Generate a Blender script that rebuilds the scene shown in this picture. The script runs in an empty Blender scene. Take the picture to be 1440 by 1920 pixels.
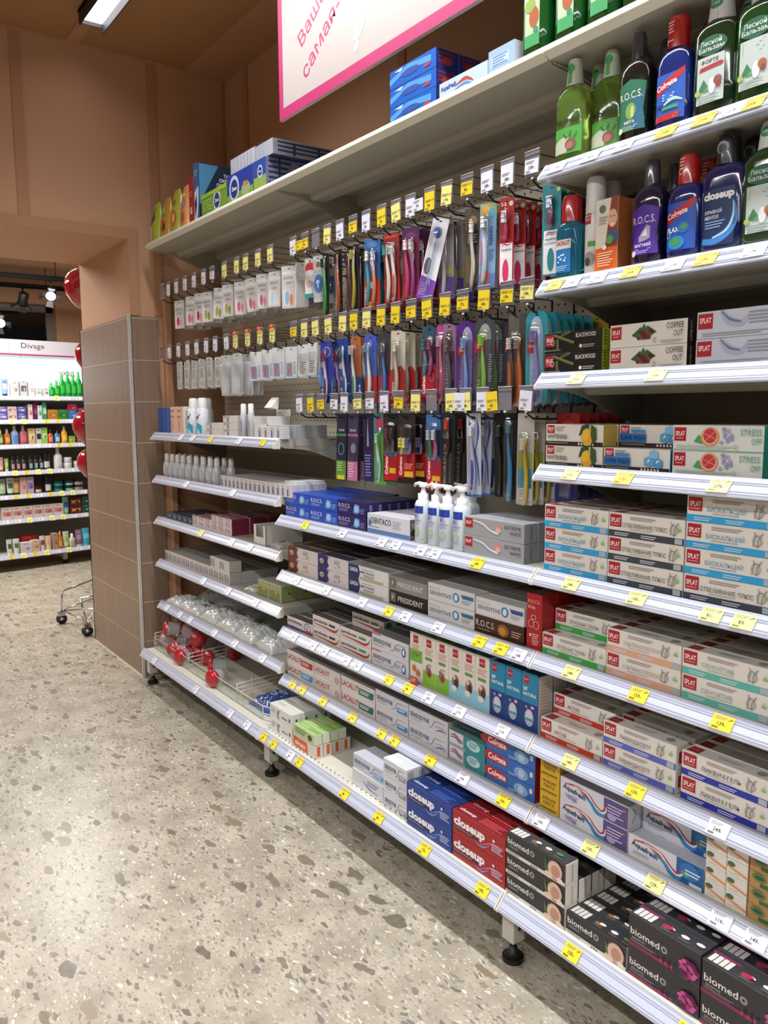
import bpy, bmesh, math, random
from mathutils import Vector, Matrix
PI = math.pi
rnd = random.Random(7)
SC = bpy.context.scene
COL = SC.collection

# ---------------------------------------------------------------- camera, world, exposure, lights
cam_d = bpy.data.cameras.new('camera'); cam = bpy.data.objects.new('camera', cam_d); COL.objects.link(cam)
cam_d.sensor_fit = 'VERTICAL'; cam_d.sensor_height = 36.0; cam_d.lens = 1516.36 / 1920 * 36.0
cam_d.clip_start = .05; cam_d.clip_end = 60
cam.matrix_world = Matrix(((-0.580785, 0.097364, -0.808214, -1.300527), (-0.814041, -0.075703, 0.575852, 1.369584), (-0.005117, 0.992365, 0.123226, 1.321772), (0, 0, 0, 1)))
SC.camera = cam
vs = SC.view_settings
vs.view_transform = 'Standard'; vs.look = 'None'; vs.gamma = 1; vs.use_curve_mapping = False
vs.exposure = -0.30
SC.render.film_transparent = False
W = bpy.data.worlds.new('world'); SC.world = W; W.use_nodes = True
W.node_tree.nodes['Background'].inputs[0].default_value = (.9, .93, 1, 1)
W.node_tree.nodes['Background'].inputs[1].default_value = 0.05
SC.cycles.max_bounces = 8; SC.cycles.diffuse_bounces = 3; SC.cycles.glossy_bounces = 3
SC.cycles.transmission_bounces = 6; SC.cycles.transparent_max_bounces = 12
SC.cycles.caustics_reflective = False; SC.cycles.caustics_refractive = False
SC.cycles.sample_clamp_indirect = 4

FLOOR_LIGHT = 9.0     # glow of the strip diffusers themselves
STRIP_WATTS = [(122, 138), (135, 170), (110, 170)]     # power and beam spread of the three strips
STRIPS = [(-5.2, 2.29, .235, .325), (-5.2, 2.29, 2.45, 2.54), (-5.2, 2.29, 4.6, 4.69)]   # x0, x1, y0, y1
FAR_LAMPS = [(4.9, 5.7, -.15, 50), (4.2, 5.6, 1.3, 120)]       # x0, x1, y, watts: the next room's ceiling lights

# ---------------------------------------------------------------- materials
def lin(c):
    if isinstance(c, str):
        c = c.lstrip('#'); c = [int(c[i:i+2], 16) / 255 for i in (0, 2, 4)]
    return tuple((v / 12.92 if v <= .04045 else ((v + .055) / 1.055) ** 2.4) for v in c[:3]) + (1,)
_M = {}
def mat(col, rough=.5, **k):
    key = (str(col), rough, tuple(sorted(k.items())))
    if key in _M: return _M[key]
    m = bpy.data.materials.new('paint_' + str(col).strip('#')); m.use_nodes = True
    b = m.node_tree.nodes['Principled BSDF']
    b.inputs['Base Color'].default_value = lin(col); b.inputs['Roughness'].default_value = rough
    if 'metal' in k: b.inputs['Metallic'].default_value = k['metal']
    if 'trans' in k: b.inputs['Transmission Weight'].default_value = k['trans']; b.inputs['IOR'].default_value = k.get('ior', 1.4)
    if 'coat' in k: b.inputs['Coat Weight'].default_value = k['coat']; b.inputs['Coat Roughness'].default_value = .08
    if 'emit' in k: b.inputs['Emission Color'].default_value = lin(col); b.inputs['Emission Strength'].default_value = k['emit']
    if 'alpha' in k: b.inputs['Alpha'].default_value = k['alpha']
    m.diffuse_color = lin(col)
    _M[key] = m
    return m
def nt(name):
    m = bpy.data.materials.new(name); m.use_nodes = True
    t = m.node_tree; return m, t, t.nodes['Principled BSDF'], (lambda ty, **kw: mk(t, ty, **kw)), t.links.new
def mk(t, ty, **kw):
    n = t.nodes.new('ShaderNode' + ty)
    for k, v in kw.items(): setattr(n, k, v)
    return n
def math_n(N, L, op, a, b=None):
    n = N('Math', operation=op)
    for i, v in enumerate((a, b)):
        if v is None: continue
        if isinstance(v, (int, float)): n.inputs[i].default_value = v
        else: L(v, n.inputs[i])
    return n.outputs[0]
def mixc(N, L, fac, a, b):
    n = N('Mix', data_type='RGBA')
    for i, v in ((0, fac), (6, a), (7, b)):
        if isinstance(v, (int, float)): n.inputs[i].default_value = v
        elif isinstance(v, str): n.inputs[i].default_value = lin(v)
        else: L(v, n.inputs[i])
    return n.outputs[2]

def mat_terrazzo():
    m, t, b, N, L = nt('terrazzo_tiles')
    tc = N('TexCoord'); P = tc.outputs['Object']
    nz = N('TexNoise'); nz.inputs['Scale'].default_value = 9; nz.inputs['Detail'].default_value = 3; L(P, nz.inputs['Vector'])
    r1 = N('ValToRGB'); L(nz.outputs[0], r1.inputs[0])
    r1.color_ramp.elements[0].position = .3; r1.color_ramp.elements[0].color = lin('#979080')
    r1.color_ramp.elements[1].position = .7; r1.color_ramp.elements[1].color = lin('#b9b2a0')
    cur = r1.outputs[0]
    wob = N('TexNoise'); wob.inputs['Scale'].default_value = 26; wob.inputs['Detail'].default_value = 2; L(P, wob.inputs['Vector'])
    def warp(amt, rot, sx, sy):
        a = N('VectorMath', operation='SUBTRACT'); L(wob.outputs['Color'], a.inputs[0]); a.inputs[1].default_value = (.5, .5, .5)
        s = N('VectorMath', operation='SCALE'); L(a.outputs[0], s.inputs[0]); s.inputs['Scale'].default_value = amt
        ad = N('VectorMath', operation='ADD'); L(P, ad.inputs[0]); L(s.outputs[0], ad.inputs[1])
        mp = N('Mapping'); mp.inputs['Rotation'].default_value = (0, 0, rot); mp.inputs['Scale'].default_value = (sx, sy, 1); L(ad.outputs[0], mp.inputs[0])
        return mp.outputs[0]
    ramps = [(120, .34, .50, .03, .3, ('#8d8678', '#c4bdac', '#9a8f7e', '#cbc5b6', '#857e72')),
             (62, .32, .34, .035, .6, ('#8a7f70', '#77706a', '#d8d2c4', '#9d8c78', '#6c6763')),
             (33, .30, .26, .035, .5, ('#75695a', '#6b6566', '#8b7a66', '#857f78', '#5f5850')),
             (14, .33, .17, .04, .7, ('#6e6252', '#8a7c66', '#5c5448', '#7d6a55', '#6d675c'))]
    for k, (sc, rad, prob, amt, rot, cols) in enumerate(ramps):
        v = N('TexVoronoi', voronoi_dimensions='2D'); v.inputs['Scale'].default_value = sc
        L(warp(amt, rot, .62, 1.5), v.inputs['Vector'])
        sp = N('SeparateColor'); L(v.outputs['Color'], sp.inputs[0])
        # chip radius varies from cell to cell
        rr = math_n(N, L, 'MULTIPLY', sp.outputs[1], rad * .6); rr = math_n(N, L, 'ADD', rr, rad * .55)
        inside = math_n(N, L, 'LESS_THAN', v.outputs['Distance'], rr)
        present = math_n(N, L, 'LESS_THAN', sp.outputs[0], prob)
        fac = math_n(N, L, 'MULTIPLY', inside, present)
        cr = N('ValToRGB'); cr.color_ramp.interpolation = 'CONSTANT'; L(sp.outputs[2], cr.inputs[0])
        cr.color_ramp.elements[0].color = lin(cols[0]); cr.color_ramp.elements[1].position = .2; cr.color_ramp.elements[1].color = lin(cols[1])
        for j, c in enumerate(cols[2:]):
            e = cr.color_ramp.elements.new(.4 + .2 * j); e.color = lin(c)
        vein = N('TexNoise'); vein.inputs['Scale'].default_value = 70; L(P, vein.inputs['Vector'])
        cc = mixc(N, L, math_n(N, L, 'MULTIPLY', vein.outputs[0], .35), cr.outputs[0], '#b3aa9a')
        cur = mixc(N, L, fac, cur, cc)
    sx = N('SeparateXYZ'); L(P, sx.inputs[0])
    lines = None
    for out, off in ((sx.outputs[0], .18), (sx.outputs[1], .34)):
        a = math_n(N, L, 'SUBTRACT', out, off - 60); a = math_n(N, L, 'MODULO', a, .6)
        lo = math_n(N, L, 'LESS_THAN', a, .0022)
        lines = lo if lines is None else math_n(N, L, 'MAXIMUM', lines, lo)
    cur = mixc(N, L, math_n(N, L, 'MULTIPLY', lines, .6), cur, '#8d867b')
    L(cur, b.inputs['Base Color'])
    b.inputs['Roughness'].default_value = .30
    rn = N('MapRange'); L(nz.outputs[0], rn.inputs[0]); rn.inputs[3].default_value = .22; rn.inputs[4].default_value = .4; L(rn.outputs[0], b.inputs['Roughness'])
    return m
def mat_plaster(name, c, rough=.75):
    m, t, b, N, L = nt(name)
    tc = N('TexCoord'); nz = N('TexNoise'); nz.inputs['Scale'].default_value = 3; nz.inputs['Detail'].default_value = 4; L(tc.outputs['Object'], nz.inputs['Vector'])
    h = N('HueSaturation'); h.inputs['Color'].default_value = lin(c)
    r = N('MapRange'); L(nz.outputs[0], r.inputs[0]); r.inputs[3].default_value = .94; r.inputs[4].default_value = 1.06; L(r.outputs[0], h.inputs['Value'])
    L(h.outputs[0], b.inputs['Base Color']); b.inputs['Roughness'].default_value = rough
    n2 = N('TexNoise'); n2.inputs['Scale'].default_value = 220; L(tc.outputs['Object'], n2.inputs['Vector'])
    bp = N('Bump'); bp.inputs['Strength'].default_value = .06; L(n2.outputs[0], bp.inputs['Height']); L(bp.outputs[0], b.inputs['Normal'])
    return m
def mat_tiles():
    m, t, b, N, L = nt('brown_wall_tiles')
    tc = N('TexCoord'); sx = N('SeparateXYZ'); L(tc.outputs['Object'], sx.inputs[0])
    def line(o, off, per, wd):
        a = math_n(N, L, 'SUBTRACT', o, off - 40 * per); a = math_n(N, L, 'MODULO', a, per); return math_n(N, L, 'LESS_THAN', a, wd)
    hz = line(sx.outputs[2], .1825, .1985, .0035); vt = line(sx.outputs[0], 2.607, .1, .0025)
    gm = N('NewGeometry'); sn = N('SeparateXYZ'); L(gm.outputs['Normal'], sn.inputs[0])
    side = math_n(N, L, 'GREATER_THAN', math_n(N, L, 'ABSOLUTE', sn.outputs[1]), .5)
    vt = math_n(N, L, 'MULTIPLY', vt, side)
    # fine vertical brushing in the glaze
    mp = N('Mapping'); mp.inputs['Scale'].default_value = (90, 90, 1.5); L(tc.outputs['Object'], mp.inputs[0])
    nz = N('TexNoise'); nz.inputs['Scale'].default_value = 1; L(mp.outputs[0], nz.inputs['Vector'])
    base = mixc(N, L, nz.outputs[0], '#7c6656', '#97806d')
    cur = mixc(N, L, math_n(N, L, 'MULTIPLY', vt, .45), base, '#b9a593')
    cur = mixc(N, L, math_n(N, L, 'MULTIPLY', hz, .8), cur, '#cdb8a2')
    L(cur, b.inputs['Base Color']); b.inputs['Roughness'].default_value = .35
    return m
def mat_pegboard():
    m, t, b, N, L = nt('perforated_steel')
    tc = N('TexCoord'); sx = N('SeparateXYZ'); L(tc.outputs['Object'], sx.inputs[0])
    def fr(o, off):
        a = math_n(N, L, 'ADD', o, 10 + off); a = math_n(N, L, 'MODULO', a, .025); a = math_n(N, L, 'SUBTRACT', a, .0125); return math_n(N, L, 'MULTIPLY', a, a)
    zrow = math_n(N, L, 'FLOOR', math_n(N, L, 'DIVIDE', math_n(N, L, 'ADD', sx.outputs[2], 10), .025))
    odd = math_n(N, L, 'MULTIPLY', math_n(N, L, 'MODULO', zrow, 2), .0125)
    xs = math_n(N, L, 'ADD', sx.outputs[0], odd)
    d = math_n(N, L, 'ADD', fr(xs, 0), fr(sx.outputs[2], 0))
    hole = math_n(N, L, 'LESS_THAN', d, .0034 ** 2)
    inz = math_n(N, L, 'GREATER_THAN', sx.outputs[2], 1.15); top = math_n(N, L, 'LESS_THAN', sx.outputs[2], 1.985)
    hole = math_n(N, L, 'MULTIPLY', hole, math_n(N, L, 'MULTIPLY', inz, top))
    L(mixc(N, L, hole, '#ebe5d3', '#2c2822'), b.inputs['Base Color']); b.inputs['Roughness'].default_value = .5
    return m
M_STEEL = mat('#bdbab0', .42)          # cream-grey powder coat of the shelving
M_SHELF = mat('#b0aea1', .42)  # shelf coat darkened: the shade of the undersides is put into the colour
M_RAIL = mat('#bcc2d2', .24, coat=.5)
M_CHROME = mat('#c9ccd0', .18, metal=1.0)
M_DARKWIRE = mat('#2c3238', .3, metal=.6)
M_BLACK = mat('#141414', .5)
M_WALL = mat_plaster('terracotta_plaster', '#c69a79')
M_CEIL = mat_plaster('terracotta_ceiling', '#a87c52')
M_BAND = mat_plaster('terracotta_batten', '#b58766')
M_FLOOR = mat_terrazzo()
M_TILES = mat_tiles()
M_PEG = mat_pegboard()
def mat_film(name, col, a, rough=.1):
    m, t, b, N, L = nt(name)
    tr = N('BsdfTransparent'); tr.inputs[0].default_value = lin(col); gl = N('BsdfGlossy'); gl.inputs['Roughness'].default_value = rough
    gl.inputs[0].default_value = (.9, .9, .9, 1)
    mx = N('MixShader'); mx.inputs[0].default_value = a
    L(tr.outputs[0], mx.inputs[1]); L(gl.outputs[0], mx.inputs[2]); L(mx.outputs[0], t.nodes['Material Output'].inputs[0]); t.nodes.remove(b)
    return m
M_FILM = mat_film('clear_blister', '#f4f6f8', .14, .12)
M_ACRYL = mat_film('clear_acrylic', '#eef2ee', .10, .05)
M_HOLDER = mat('#8a8894', .3, alpha=.6)
M_POLY = mat('#d8dade', .2, alpha=.42, coat=.6)

# ---------------------------------------------------------------- mesh builder
_TXT = {}
def glyphs(s, bold, shear):
    key = (s, bold, shear)
    if key in _TXT: return _TXT[key]
    c = bpy.data.curves.new('t', 'FONT'); c.body = s; c.resolution_u = 2; c.offset = bold; c.shear = shear
    o = bpy.data.objects.new('t', c); me = o.to_mesh()
    vs_ = [(v.co.x, v.co.y) for v in me.vertices]; fs = [tuple(p.vertices) for p in me.polygons]
    o.to_mesh_clear(); bpy.data.objects.remove(o); bpy.data.curves.remove(c)
    if not vs_: vs_ = [(0, 0)]
    x0 = min(v[0] for v in vs_); x1 = max(v[0] for v in vs_)
    _TXT[key] = ([((v[0] - x0) / .70, v[1] / .70) for v in vs_], fs, (x1 - x0) / .70)
    return _TXT[key]
def slices(polys, ax, st):
    """cut flat outlines into strips so that they can follow a curved surface"""
    out = []
    for P_ in polys:
        lo = math.floor(min(p[ax] for p in P_) / st); hi = math.ceil(max(p[ax] for p in P_) / st)
        for q in range(lo, hi):
            cur = P_
            for lim, sg in ((q * st, 1), ((q + 1) * st, -1)):
                nx = []
                for i, a in enumerate(cur):
                    b = cur[(i + 1) % len(cur)]; da, db = sg * (a[ax] - lim), sg * (b[ax] - lim)
                    if da >= 0: nx.append(a)
                    if da * db < 0: t = da / (da - db); nx.append((a[0] + (b[0] - a[0]) * t, a[1] + (b[1] - a[1]) * t))
                cur = nx
                if len(cur) < 3: break
            if len(cur) >= 3: out.append(cur)
    return out
class MB:
    """collects geometry with materials and links it as one mesh object"""
    def __init__(s): s.v = []; s.f = []; s.m = []; s.mats = []; s.sm = []
    def mi(s, m):
        if isinstance(m, str): m = mat(m, .4)
        if m not in s.mats: s.mats.append(m)
        return s.mats.index(m)
    def add(s, vs, fs, m, smooth=False):
        o = len(s.v); s.v += [tuple(v) for v in vs]; i = s.mi(m)
        for f in fs: s.f.append(tuple(o + k for k in f)); s.m.append(i); s.sm.append(smooth)
    def box(s, x0, x1, y0, y1, z0, z1, m, cut=0.0):
        if x0 > x1: x0, x1 = x1, x0
        if y0 > y1: y0, y1 = y1, y0
        if isinstance(m, (tuple, list)): ms = m
        else: ms = (m,) * 6
        if cut:
            bm = bmesh.new(); r = bmesh.ops.create_cube(bm, size=1)
            for v in r['verts']: v.co = Vector(((x0 + x1) / 2 + v.co.x * (x1 - x0), (y0 + y1) / 2 + v.co.y * (y1 - y0), (z0 + z1) / 2 + v.co.z * (z1 - z0)))
            bmesh.ops.bevel(bm, geom=list(bm.edges), offset=cut, segments=1, profile=.5, affect='EDGES')
            bm.normal_update()
            for f in bm.faces:
                n = f.normal; k = 0 if n.y > .72 else 1 if n.z > .72 else 2 if n.x < -.72 else 3 if n.x > .72 else 4 if n.z < -.72 else 5 if n.y < -.72 else (0 if n.y > .5 else 2)
                s.add([v.co for v in f.verts], [tuple(range(len(f.verts)))], ms[k])
            bm.free(); return
        p = [(x0, y0, z0), (x1, y0, z0), (x1, y1, z0), (x0, y1, z0), (x0, y0, z1), (x1, y0, z1), (x1, y1, z1), (x0, y1, z1)]
        for f, k in (((2, 3, 7, 6), 0), ((4, 5, 6, 7), 1), ((3, 0, 4, 7), 2), ((1, 2, 6, 5), 3), ((3, 2, 1, 0), 4), ((0, 1, 5, 4), 5)):
            s.add([p[i] for i in f], [(0, 1, 2, 3)], ms[k])
    def prism(s, pts, axis, a, b, m):
        """outline in the two other axes, extruded along axis ('x','y','z') from a to b"""
        n = len(pts)
        def q(p, t): return {'x': (t, p[0], p[1]), 'y': (p[0], t, p[1]), 'z': (p[0], p[1], t)}[axis]
        vs = [q(p, a) for p in pts] + [q(p, b) for p in pts]
        fs = [tuple(range(n))[::-1], tuple(range(n, 2 * n))] + [(i, (i + 1) % n, n + (i + 1) % n, n + i) for i in range(n)]
        s.add(vs, fs, m)
    def tube(s, pts, r, m, seg=6, closed=False):
        pts = [Vector(p) for p in pts]; n = len(pts); rings = []
        rr = r if isinstance(r, (list, tuple)) else [r] * n
        up = None
        for i, p in enumerate(pts):
            d = (pts[min(i + 1, n - 1)] - pts[max(i - 1, 0)]).normalized() if not closed else (pts[(i + 1) % n] - pts[i - 1]).normalized()
            if up is None: up = d.orthogonal().normalized()
            up = (up - d * up.dot(d)).normalized(); w = d.cross(up)
            rings.append([p + (up * math.cos(2 * PI * k / seg) + w * math.sin(2 * PI * k / seg)) * rr[i] for k in range(seg)])
        vs = [v for r_ in rings for v in r_]; fs = []
        for i in range(n if closed else n - 1):
            j = (i + 1) % n
            for k in range(seg): fs.append((i * seg + k, i * seg + (k + 1) % seg, j * seg + (k + 1) % seg, j * seg + k))
        if not closed: fs += [tuple(range(seg))[::-1], tuple((n - 1) * seg + k for k in range(seg))]
        s.add(vs, fs, m, True)
    def loft(s, prof, m, seg=20, cy=0.0, cap=True, cx=0.0):
        """prof: (z, rx, ry, exponent) rings about (cx, cy)"""
        vs = []; n = len(prof)
        for z, rx, ry, e in prof:
            for k in range(seg):
                a = 2 * PI * (k + .5) / seg; c, s_ = math.cos(a), math.sin(a)
                vs.append((cx + rx * math.copysign(abs(c) ** (2 / e), c), cy + ry * math.copysign(abs(s_) ** (2 / e), s_), z))
        fs = [(i * seg + k, i * seg + (k + 1) % seg, (i + 1) * seg + (k + 1) % seg, (i + 1) * seg + k) for i in range(n - 1) for k in range(seg)]
        s.add(vs, fs, m, True)
        if cap: s.add(vs[:seg], [tuple(range(seg))[::-1]], m); s.add(vs[-seg:], [tuple(range(seg))], m)
    def art(s, F, items, k=.001):
        """flat graphics in millimetres laid on a face; F maps (u, v, layer) to 3D"""
        lay = 1
        for it in items:
            t = it[0]; lay += 1
            if t == 'r':
                _, x, y, w, h, c = it[:6]; nx = max(1, int(w / 6)) if F.curved else 1; ny = max(1, int(h / 8)) if F.curved else 1
                vs = [F(( x + w * i / nx) * k, (y + h * j / ny) * k, lay) for j in range(ny + 1) for i in range(nx + 1)]
                fs = [(j * (nx + 1) + i, j * (nx + 1) + i + 1, (j + 1) * (nx + 1) + i + 1, (j + 1) * (nx + 1) + i) for j in range(ny) for i in range(nx)]
                s.add(vs, fs, c)
            elif t in 'ep' and F.curved:
                if t == 'e': _, x, y, rx, ry, c = it[:6]; pts = [(x + rx * math.cos(2 * PI * i / 24), y + ry * math.sin(2 * PI * i / 24)) for i in range(24)]
                else: _, pts, c = it[:3]
                for pc in slices(slices([pts], 0, 5.0), 1, 9.0): s.add([F(a * k, b * k, lay) for a, b in pc], [tuple(range(len(pc)))], c)
            elif t == 'e':
                _, x, y, rx, ry, c = it[:6]; n = 18
                vs = [F(x * k, y * k, lay)] + [F((x + rx * math.cos(2 * PI * i / n)) * k, (y + ry * math.sin(2 * PI * i / n)) * k, lay) for i in range(n)]
                s.add(vs, [(0, 1 + i, 1 + (i + 1) % n) for i in range(n)], c)
            elif t == 'o':     # ring
                _, x, y, rx, ry, wd, c = it[:7]; n = 20; vs = []
                for i in range(n):
                    a = 2 * PI * i / n
                    vs += [F((x + rx * math.cos(a)) * k, (y + ry * math.sin(a)) * k, lay), F((x + (rx - wd) * math.cos(a)) * k, (y + (ry - wd) * math.sin(a)) * k, lay)]
                s.add(vs, [(2 * i, 2 * ((i + 1) % n), 2 * ((i + 1) % n) + 1, 2 * i + 1) for i in range(n)], c)
            elif t == 'p':
                _, pts, c = it[:3]; s.add([F(a * k, b * k, lay) for a, b in pts], [tuple(range(len(pts)))], c)
            elif t == 'c':     # stroked curve: points, width(s)
                _, pts, wd, c = it[:4]; n = len(pts); vs = []
                if n > 2 or F.curved:      # round the corners of the stroke
                    ws = list(wd) if isinstance(wd, (list, tuple)) else [wd] * n; q = []; qw = []
                    for i in range(n - 1):
                        p0, p1, p2, p3 = (pts[max(0, min(n - 1, i + d))] for d in (-1, 0, 1, 2))
                        for j in range(5):
                            u = j / 5; q.append(tuple(.5 * (2 * p1[a] + (p2[a] - p0[a]) * u + (2 * p0[a] - 5 * p1[a] + 4 * p2[a] - p3[a]) * u * u + (3 * p1[a] - p0[a] - 3 * p2[a] + p3[a]) * u ** 3) for a in (0, 1))); qw.append(ws[i] * (1 - u) + ws[min(i + 1, len(ws) - 1)] * u)
                    pts = q + [pts[-1]]; wd = qw + [ws[-1]]; n = len(pts)
                for i, (a, b) in enumerate(pts):
                    d = Vector(pts[min(i + 1, n - 1)]) - Vector(pts[max(i - 1, 0)]); d = d.normalized() if d.length else Vector((1, 0))
                    w_ = (wd[i] if isinstance(wd, (list, tuple)) else wd) / 2
                    vs += [F((a - d.y * w_) * k, (b + d.x * w_) * k, lay), F((a + d.y * w_) * k, (b - d.x * w_) * k, lay)]
                s.add(vs, [(2 * i, 2 * i + 1, 2 * i + 3, 2 * i + 2) for i in range(n - 1)], c)
            elif t == 't':     # text, x, y, cap height, colour, fitted width, bold, rotation, shear
                o = dict(w=None, b=.0, rot=0, sh=0); o.update(it[6] if len(it) > 6 else {})
                _, txt, x, y, h, c = it[:6]
                gv, gf, gw = glyphs(txt, o['b'], o['sh']); sx = (o['w'] / gw) if o['w'] else h
                ca, sa = math.cos(o['rot']), math.sin(o['rot']); vs = []
                for a, b in gv:
                    a *= sx; b *= h; vs.append(F((x + a * ca - b * sa) * k, (y + a * sa + b * ca) * k, lay))
                s.add(vs, gf, c)
            elif t == 'l':     # fine print: x, y, w, lines, pitch, colour
                _, x, y, w, n, p, c = it[:7]
                for j in range(n):
                    ww = w * (1 - .22 * ((j * 7) % 3) / 2); hh = p * .42
                    s.add([F(x * k, (y - j * p) * k, lay), F((x + ww) * k, (y - j * p) * k, lay), F((x + ww) * k, (y - j * p + hh) * k, lay), F(x * k, (y - j * p + hh) * k, lay)], [(0, 1, 2, 3)], c)
    def mesh(s, name):
        me = bpy.data.meshes.new(name); me.from_pydata(s.v, [], s.f)
        for m in s.mats: me.materials.append(m)
        me.polygons.foreach_set('material_index', s.m); me.polygons.foreach_set('use_smooth', s.sm); me.update()
        return me
    def build(s, name, parent=None, loc=None, label=None):
        o = bpy.data.objects.new(name, s.mesh(name)); COL.objects.link(o)
        if parent: o.parent = parent
        if loc: o.location = loc
        if label: o['label'] = label
        return o
class Plane:
    curved = False
    def __init__(s, o, u, v, n, e=.00018): s.o = Vector(o); s.u = Vector(u); s.v = Vector(v); s.n = Vector(n); s.e = e
    def __call__(s, a, b, lay): return s.o + s.u * a + s.v * b + s.n * (s.e * lay)
class Front:
    """the front of a lofted bottle: u sideways from the middle, v up"""
    curved = True
    def __init__(s, prof, cy): s.p = prof; s.cy = cy
    def __call__(s, a, b, lay):
        P_ = s.p; z = b
        for i in range(len(P_) - 1):
            if P_[i][0] <= z <= P_[i + 1][0]: break
        q = P_[i]; r = P_[i + 1]; t = min(1, max(0, (z - q[0]) / max(1e-6, r[0] - q[0])))
        rx, ry, e = (q[j] * (1 - t) + r[j] * t for j in (1, 2, 3))
        xx = max(-.985, min(.985, a / rx)); y = ry * (1 - abs(xx) ** e) ** (1 / e)
        return Vector((-xx * rx, s.cy + y + .0006 + .0002 * lay, z))
def FACES(w, d, h):
    return (Plane((w / 2, 0, 0), (-1, 0, 0), (0, 0, 1), (0, 1, 0)), Plane((w / 2, 0, h), (-1, 0, 0), (0, -1, 0), (0, 0, 1)), Plane((-w / 2, 0, 0), (0, -1, 0), (0, 0, 1), (-1, 0, 0)))

# ---------------------------------------------------------------- things
def tag(o, label, cat, group=None):
    o['label'] = label; o['category'] = cat
    if group: o['group'] = group
    return o
def thing(name, label, cat, loc=(0, 0, 0), rz=0, group=None):
    o = bpy.data.objects.new(name, None); o.empty_display_size = .03; COL.objects.link(o)
    o.location = loc; o.rotation_euler = (0, 0, rz)
    return tag(o, label, cat, group)
def struct(o): o['kind'] = 'structure'; return o
KIDS = {}
def copy_tree(o, parent=None):
    c = o.copy(); COL.objects.link(c); c.parent = parent
    for ch in o.children: copy_tree(ch, c)
    return c
ORD = ['first', 'second', 'third', 'fourth', 'fifth', 'sixth', 'seventh', 'eighth', 'ninth', 'tenth', 'eleventh', 'twelfth', 'thirteenth', 'fourteenth', 'fifteenth', 'sixteenth', 'seventeenth', 'eighteenth', 'nineteenth', 'twentieth']
def lev(i, n):
    if n == 1: return ''
    if n == 2: return ('bottom', 'top')[i]
    if n == 3: return ('bottom', 'middle', 'top')[i]
    return ('bottom', 'second up', 'third up', 'top')[i] if n == 4 else ORD[i] + ' up'
def rowname(j, n):
    if n == 1: return ''
    return ('front row', 'second row', 'third row', 'fourth row', 'fifth row', 'sixth row')[j]
SHELF_Z = dict(t=2.10, u1=1.8495, u2=1.605, u3=1.402, u4=1.197, l1=.955, l2=.755, l3=.547, l4=.369, base=.18, c1=1.226, c2=1.021, c3=.822, c4=.614, c5=.407)
WHERE = {}
PROTO = {}
def carton_mesh(key, w, d, h, cols, fa=(), ta=(), sa=()):
    """a folded carton: cols = front, top, side"""
    if key in PROTO: return PROTO[key]
    b = MB(); c = [mat(x, .33) if isinstance(x, str) else x for x in cols]
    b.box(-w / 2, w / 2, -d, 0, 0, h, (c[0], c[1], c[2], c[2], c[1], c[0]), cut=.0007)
    F, T, S = FACES(w, d, h)
    b.art(F, fa); b.art(T, ta); b.art(S, sa)
    PROTO[key] = b.mesh('toothpaste_box'); return PROTO[key]
def stack(key, where, xl, xr, z, h, d, nlev, rows, cols, fa, ta=(), sa=(), desc='', y=-.012, name='toothpaste_box', cat='toothpaste box', ncol=1, colw=None, group=None, jit=1.0, skip=(), gap=.0018, dz=0, step=None):
    """cartons side by side, on top of each other and one behind the other; each is its own object"""
    w = abs(xl - xr) / ncol - .001
    me = carton_mesh(key, w, d, h, cols, fa, ta, sa); me.name = name
    for c in range(ncol):
        for j in range(rows):
            for i in range(nlev):
                if (c, j, i) in skip: continue
                loc = (xl - (c + .5) * (w + .001), y - j * (step or (d + gap)) + rnd.uniform(-.0006, .0), z + i * (h + .0006) + .0004 + dz)
                rot = math.radians(rnd.uniform(-.35, .35) * jit)
                p = [q for q in (lev(i, nlev), (ORD[c] + ' column' if ncol > 1 else ''), rowname(j, rows)) if q]
                lab = desc + (', ' + ' '.join(p) if p else '') + ', ' + where
                far = (loc[0] + 1.3) ** 2 + (loc[1] - 1.37) ** 2 + (loc[2] - 1.32) ** 2
                sc = (3 if j == 0 else .5 / (j + 1) if i == nlev - 1 else .005) / far
                DEFER.append((sc, name, me, loc, rot, lab, cat, group or (desc + 's, ' + where)))
DEFER = []
def finish_stacks():
    for nm in sorted({d[1] for d in DEFER}):
        ds = sorted((d for d in DEFER if d[1] == nm), key=lambda d: -d[0]); rest = MB()
        for q, (sc, name, me, loc, rot, lab, cat, grp) in enumerate(ds):
            if q < 296:
                o = bpy.data.objects.new(name, me); COL.objects.link(o); o.location = loc; o.rotation_euler = (0, 0, rot); tag(o, lab, cat, grp)
            else:
                M_ = Matrix.Translation(loc) @ Matrix.Rotation(rot, 4, 'Z'); n0 = len(rest.v)
                mi = [rest.mi(m) for m in me.materials]
                rest.v += [tuple(M_ @ v.co) for v in me.vertices]
                for p in me.polygons: rest.f.append(tuple(n0 + k for k in p.vertices)); rest.m.append(mi[p.material_index]); rest.sm.append(False)
        if rest.v:
            o = rest.build(nm); o['kind'] = 'stuff'; tag(o, 'rows of cartons farther back on the shelves, behind the front ones', cat)

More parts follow.
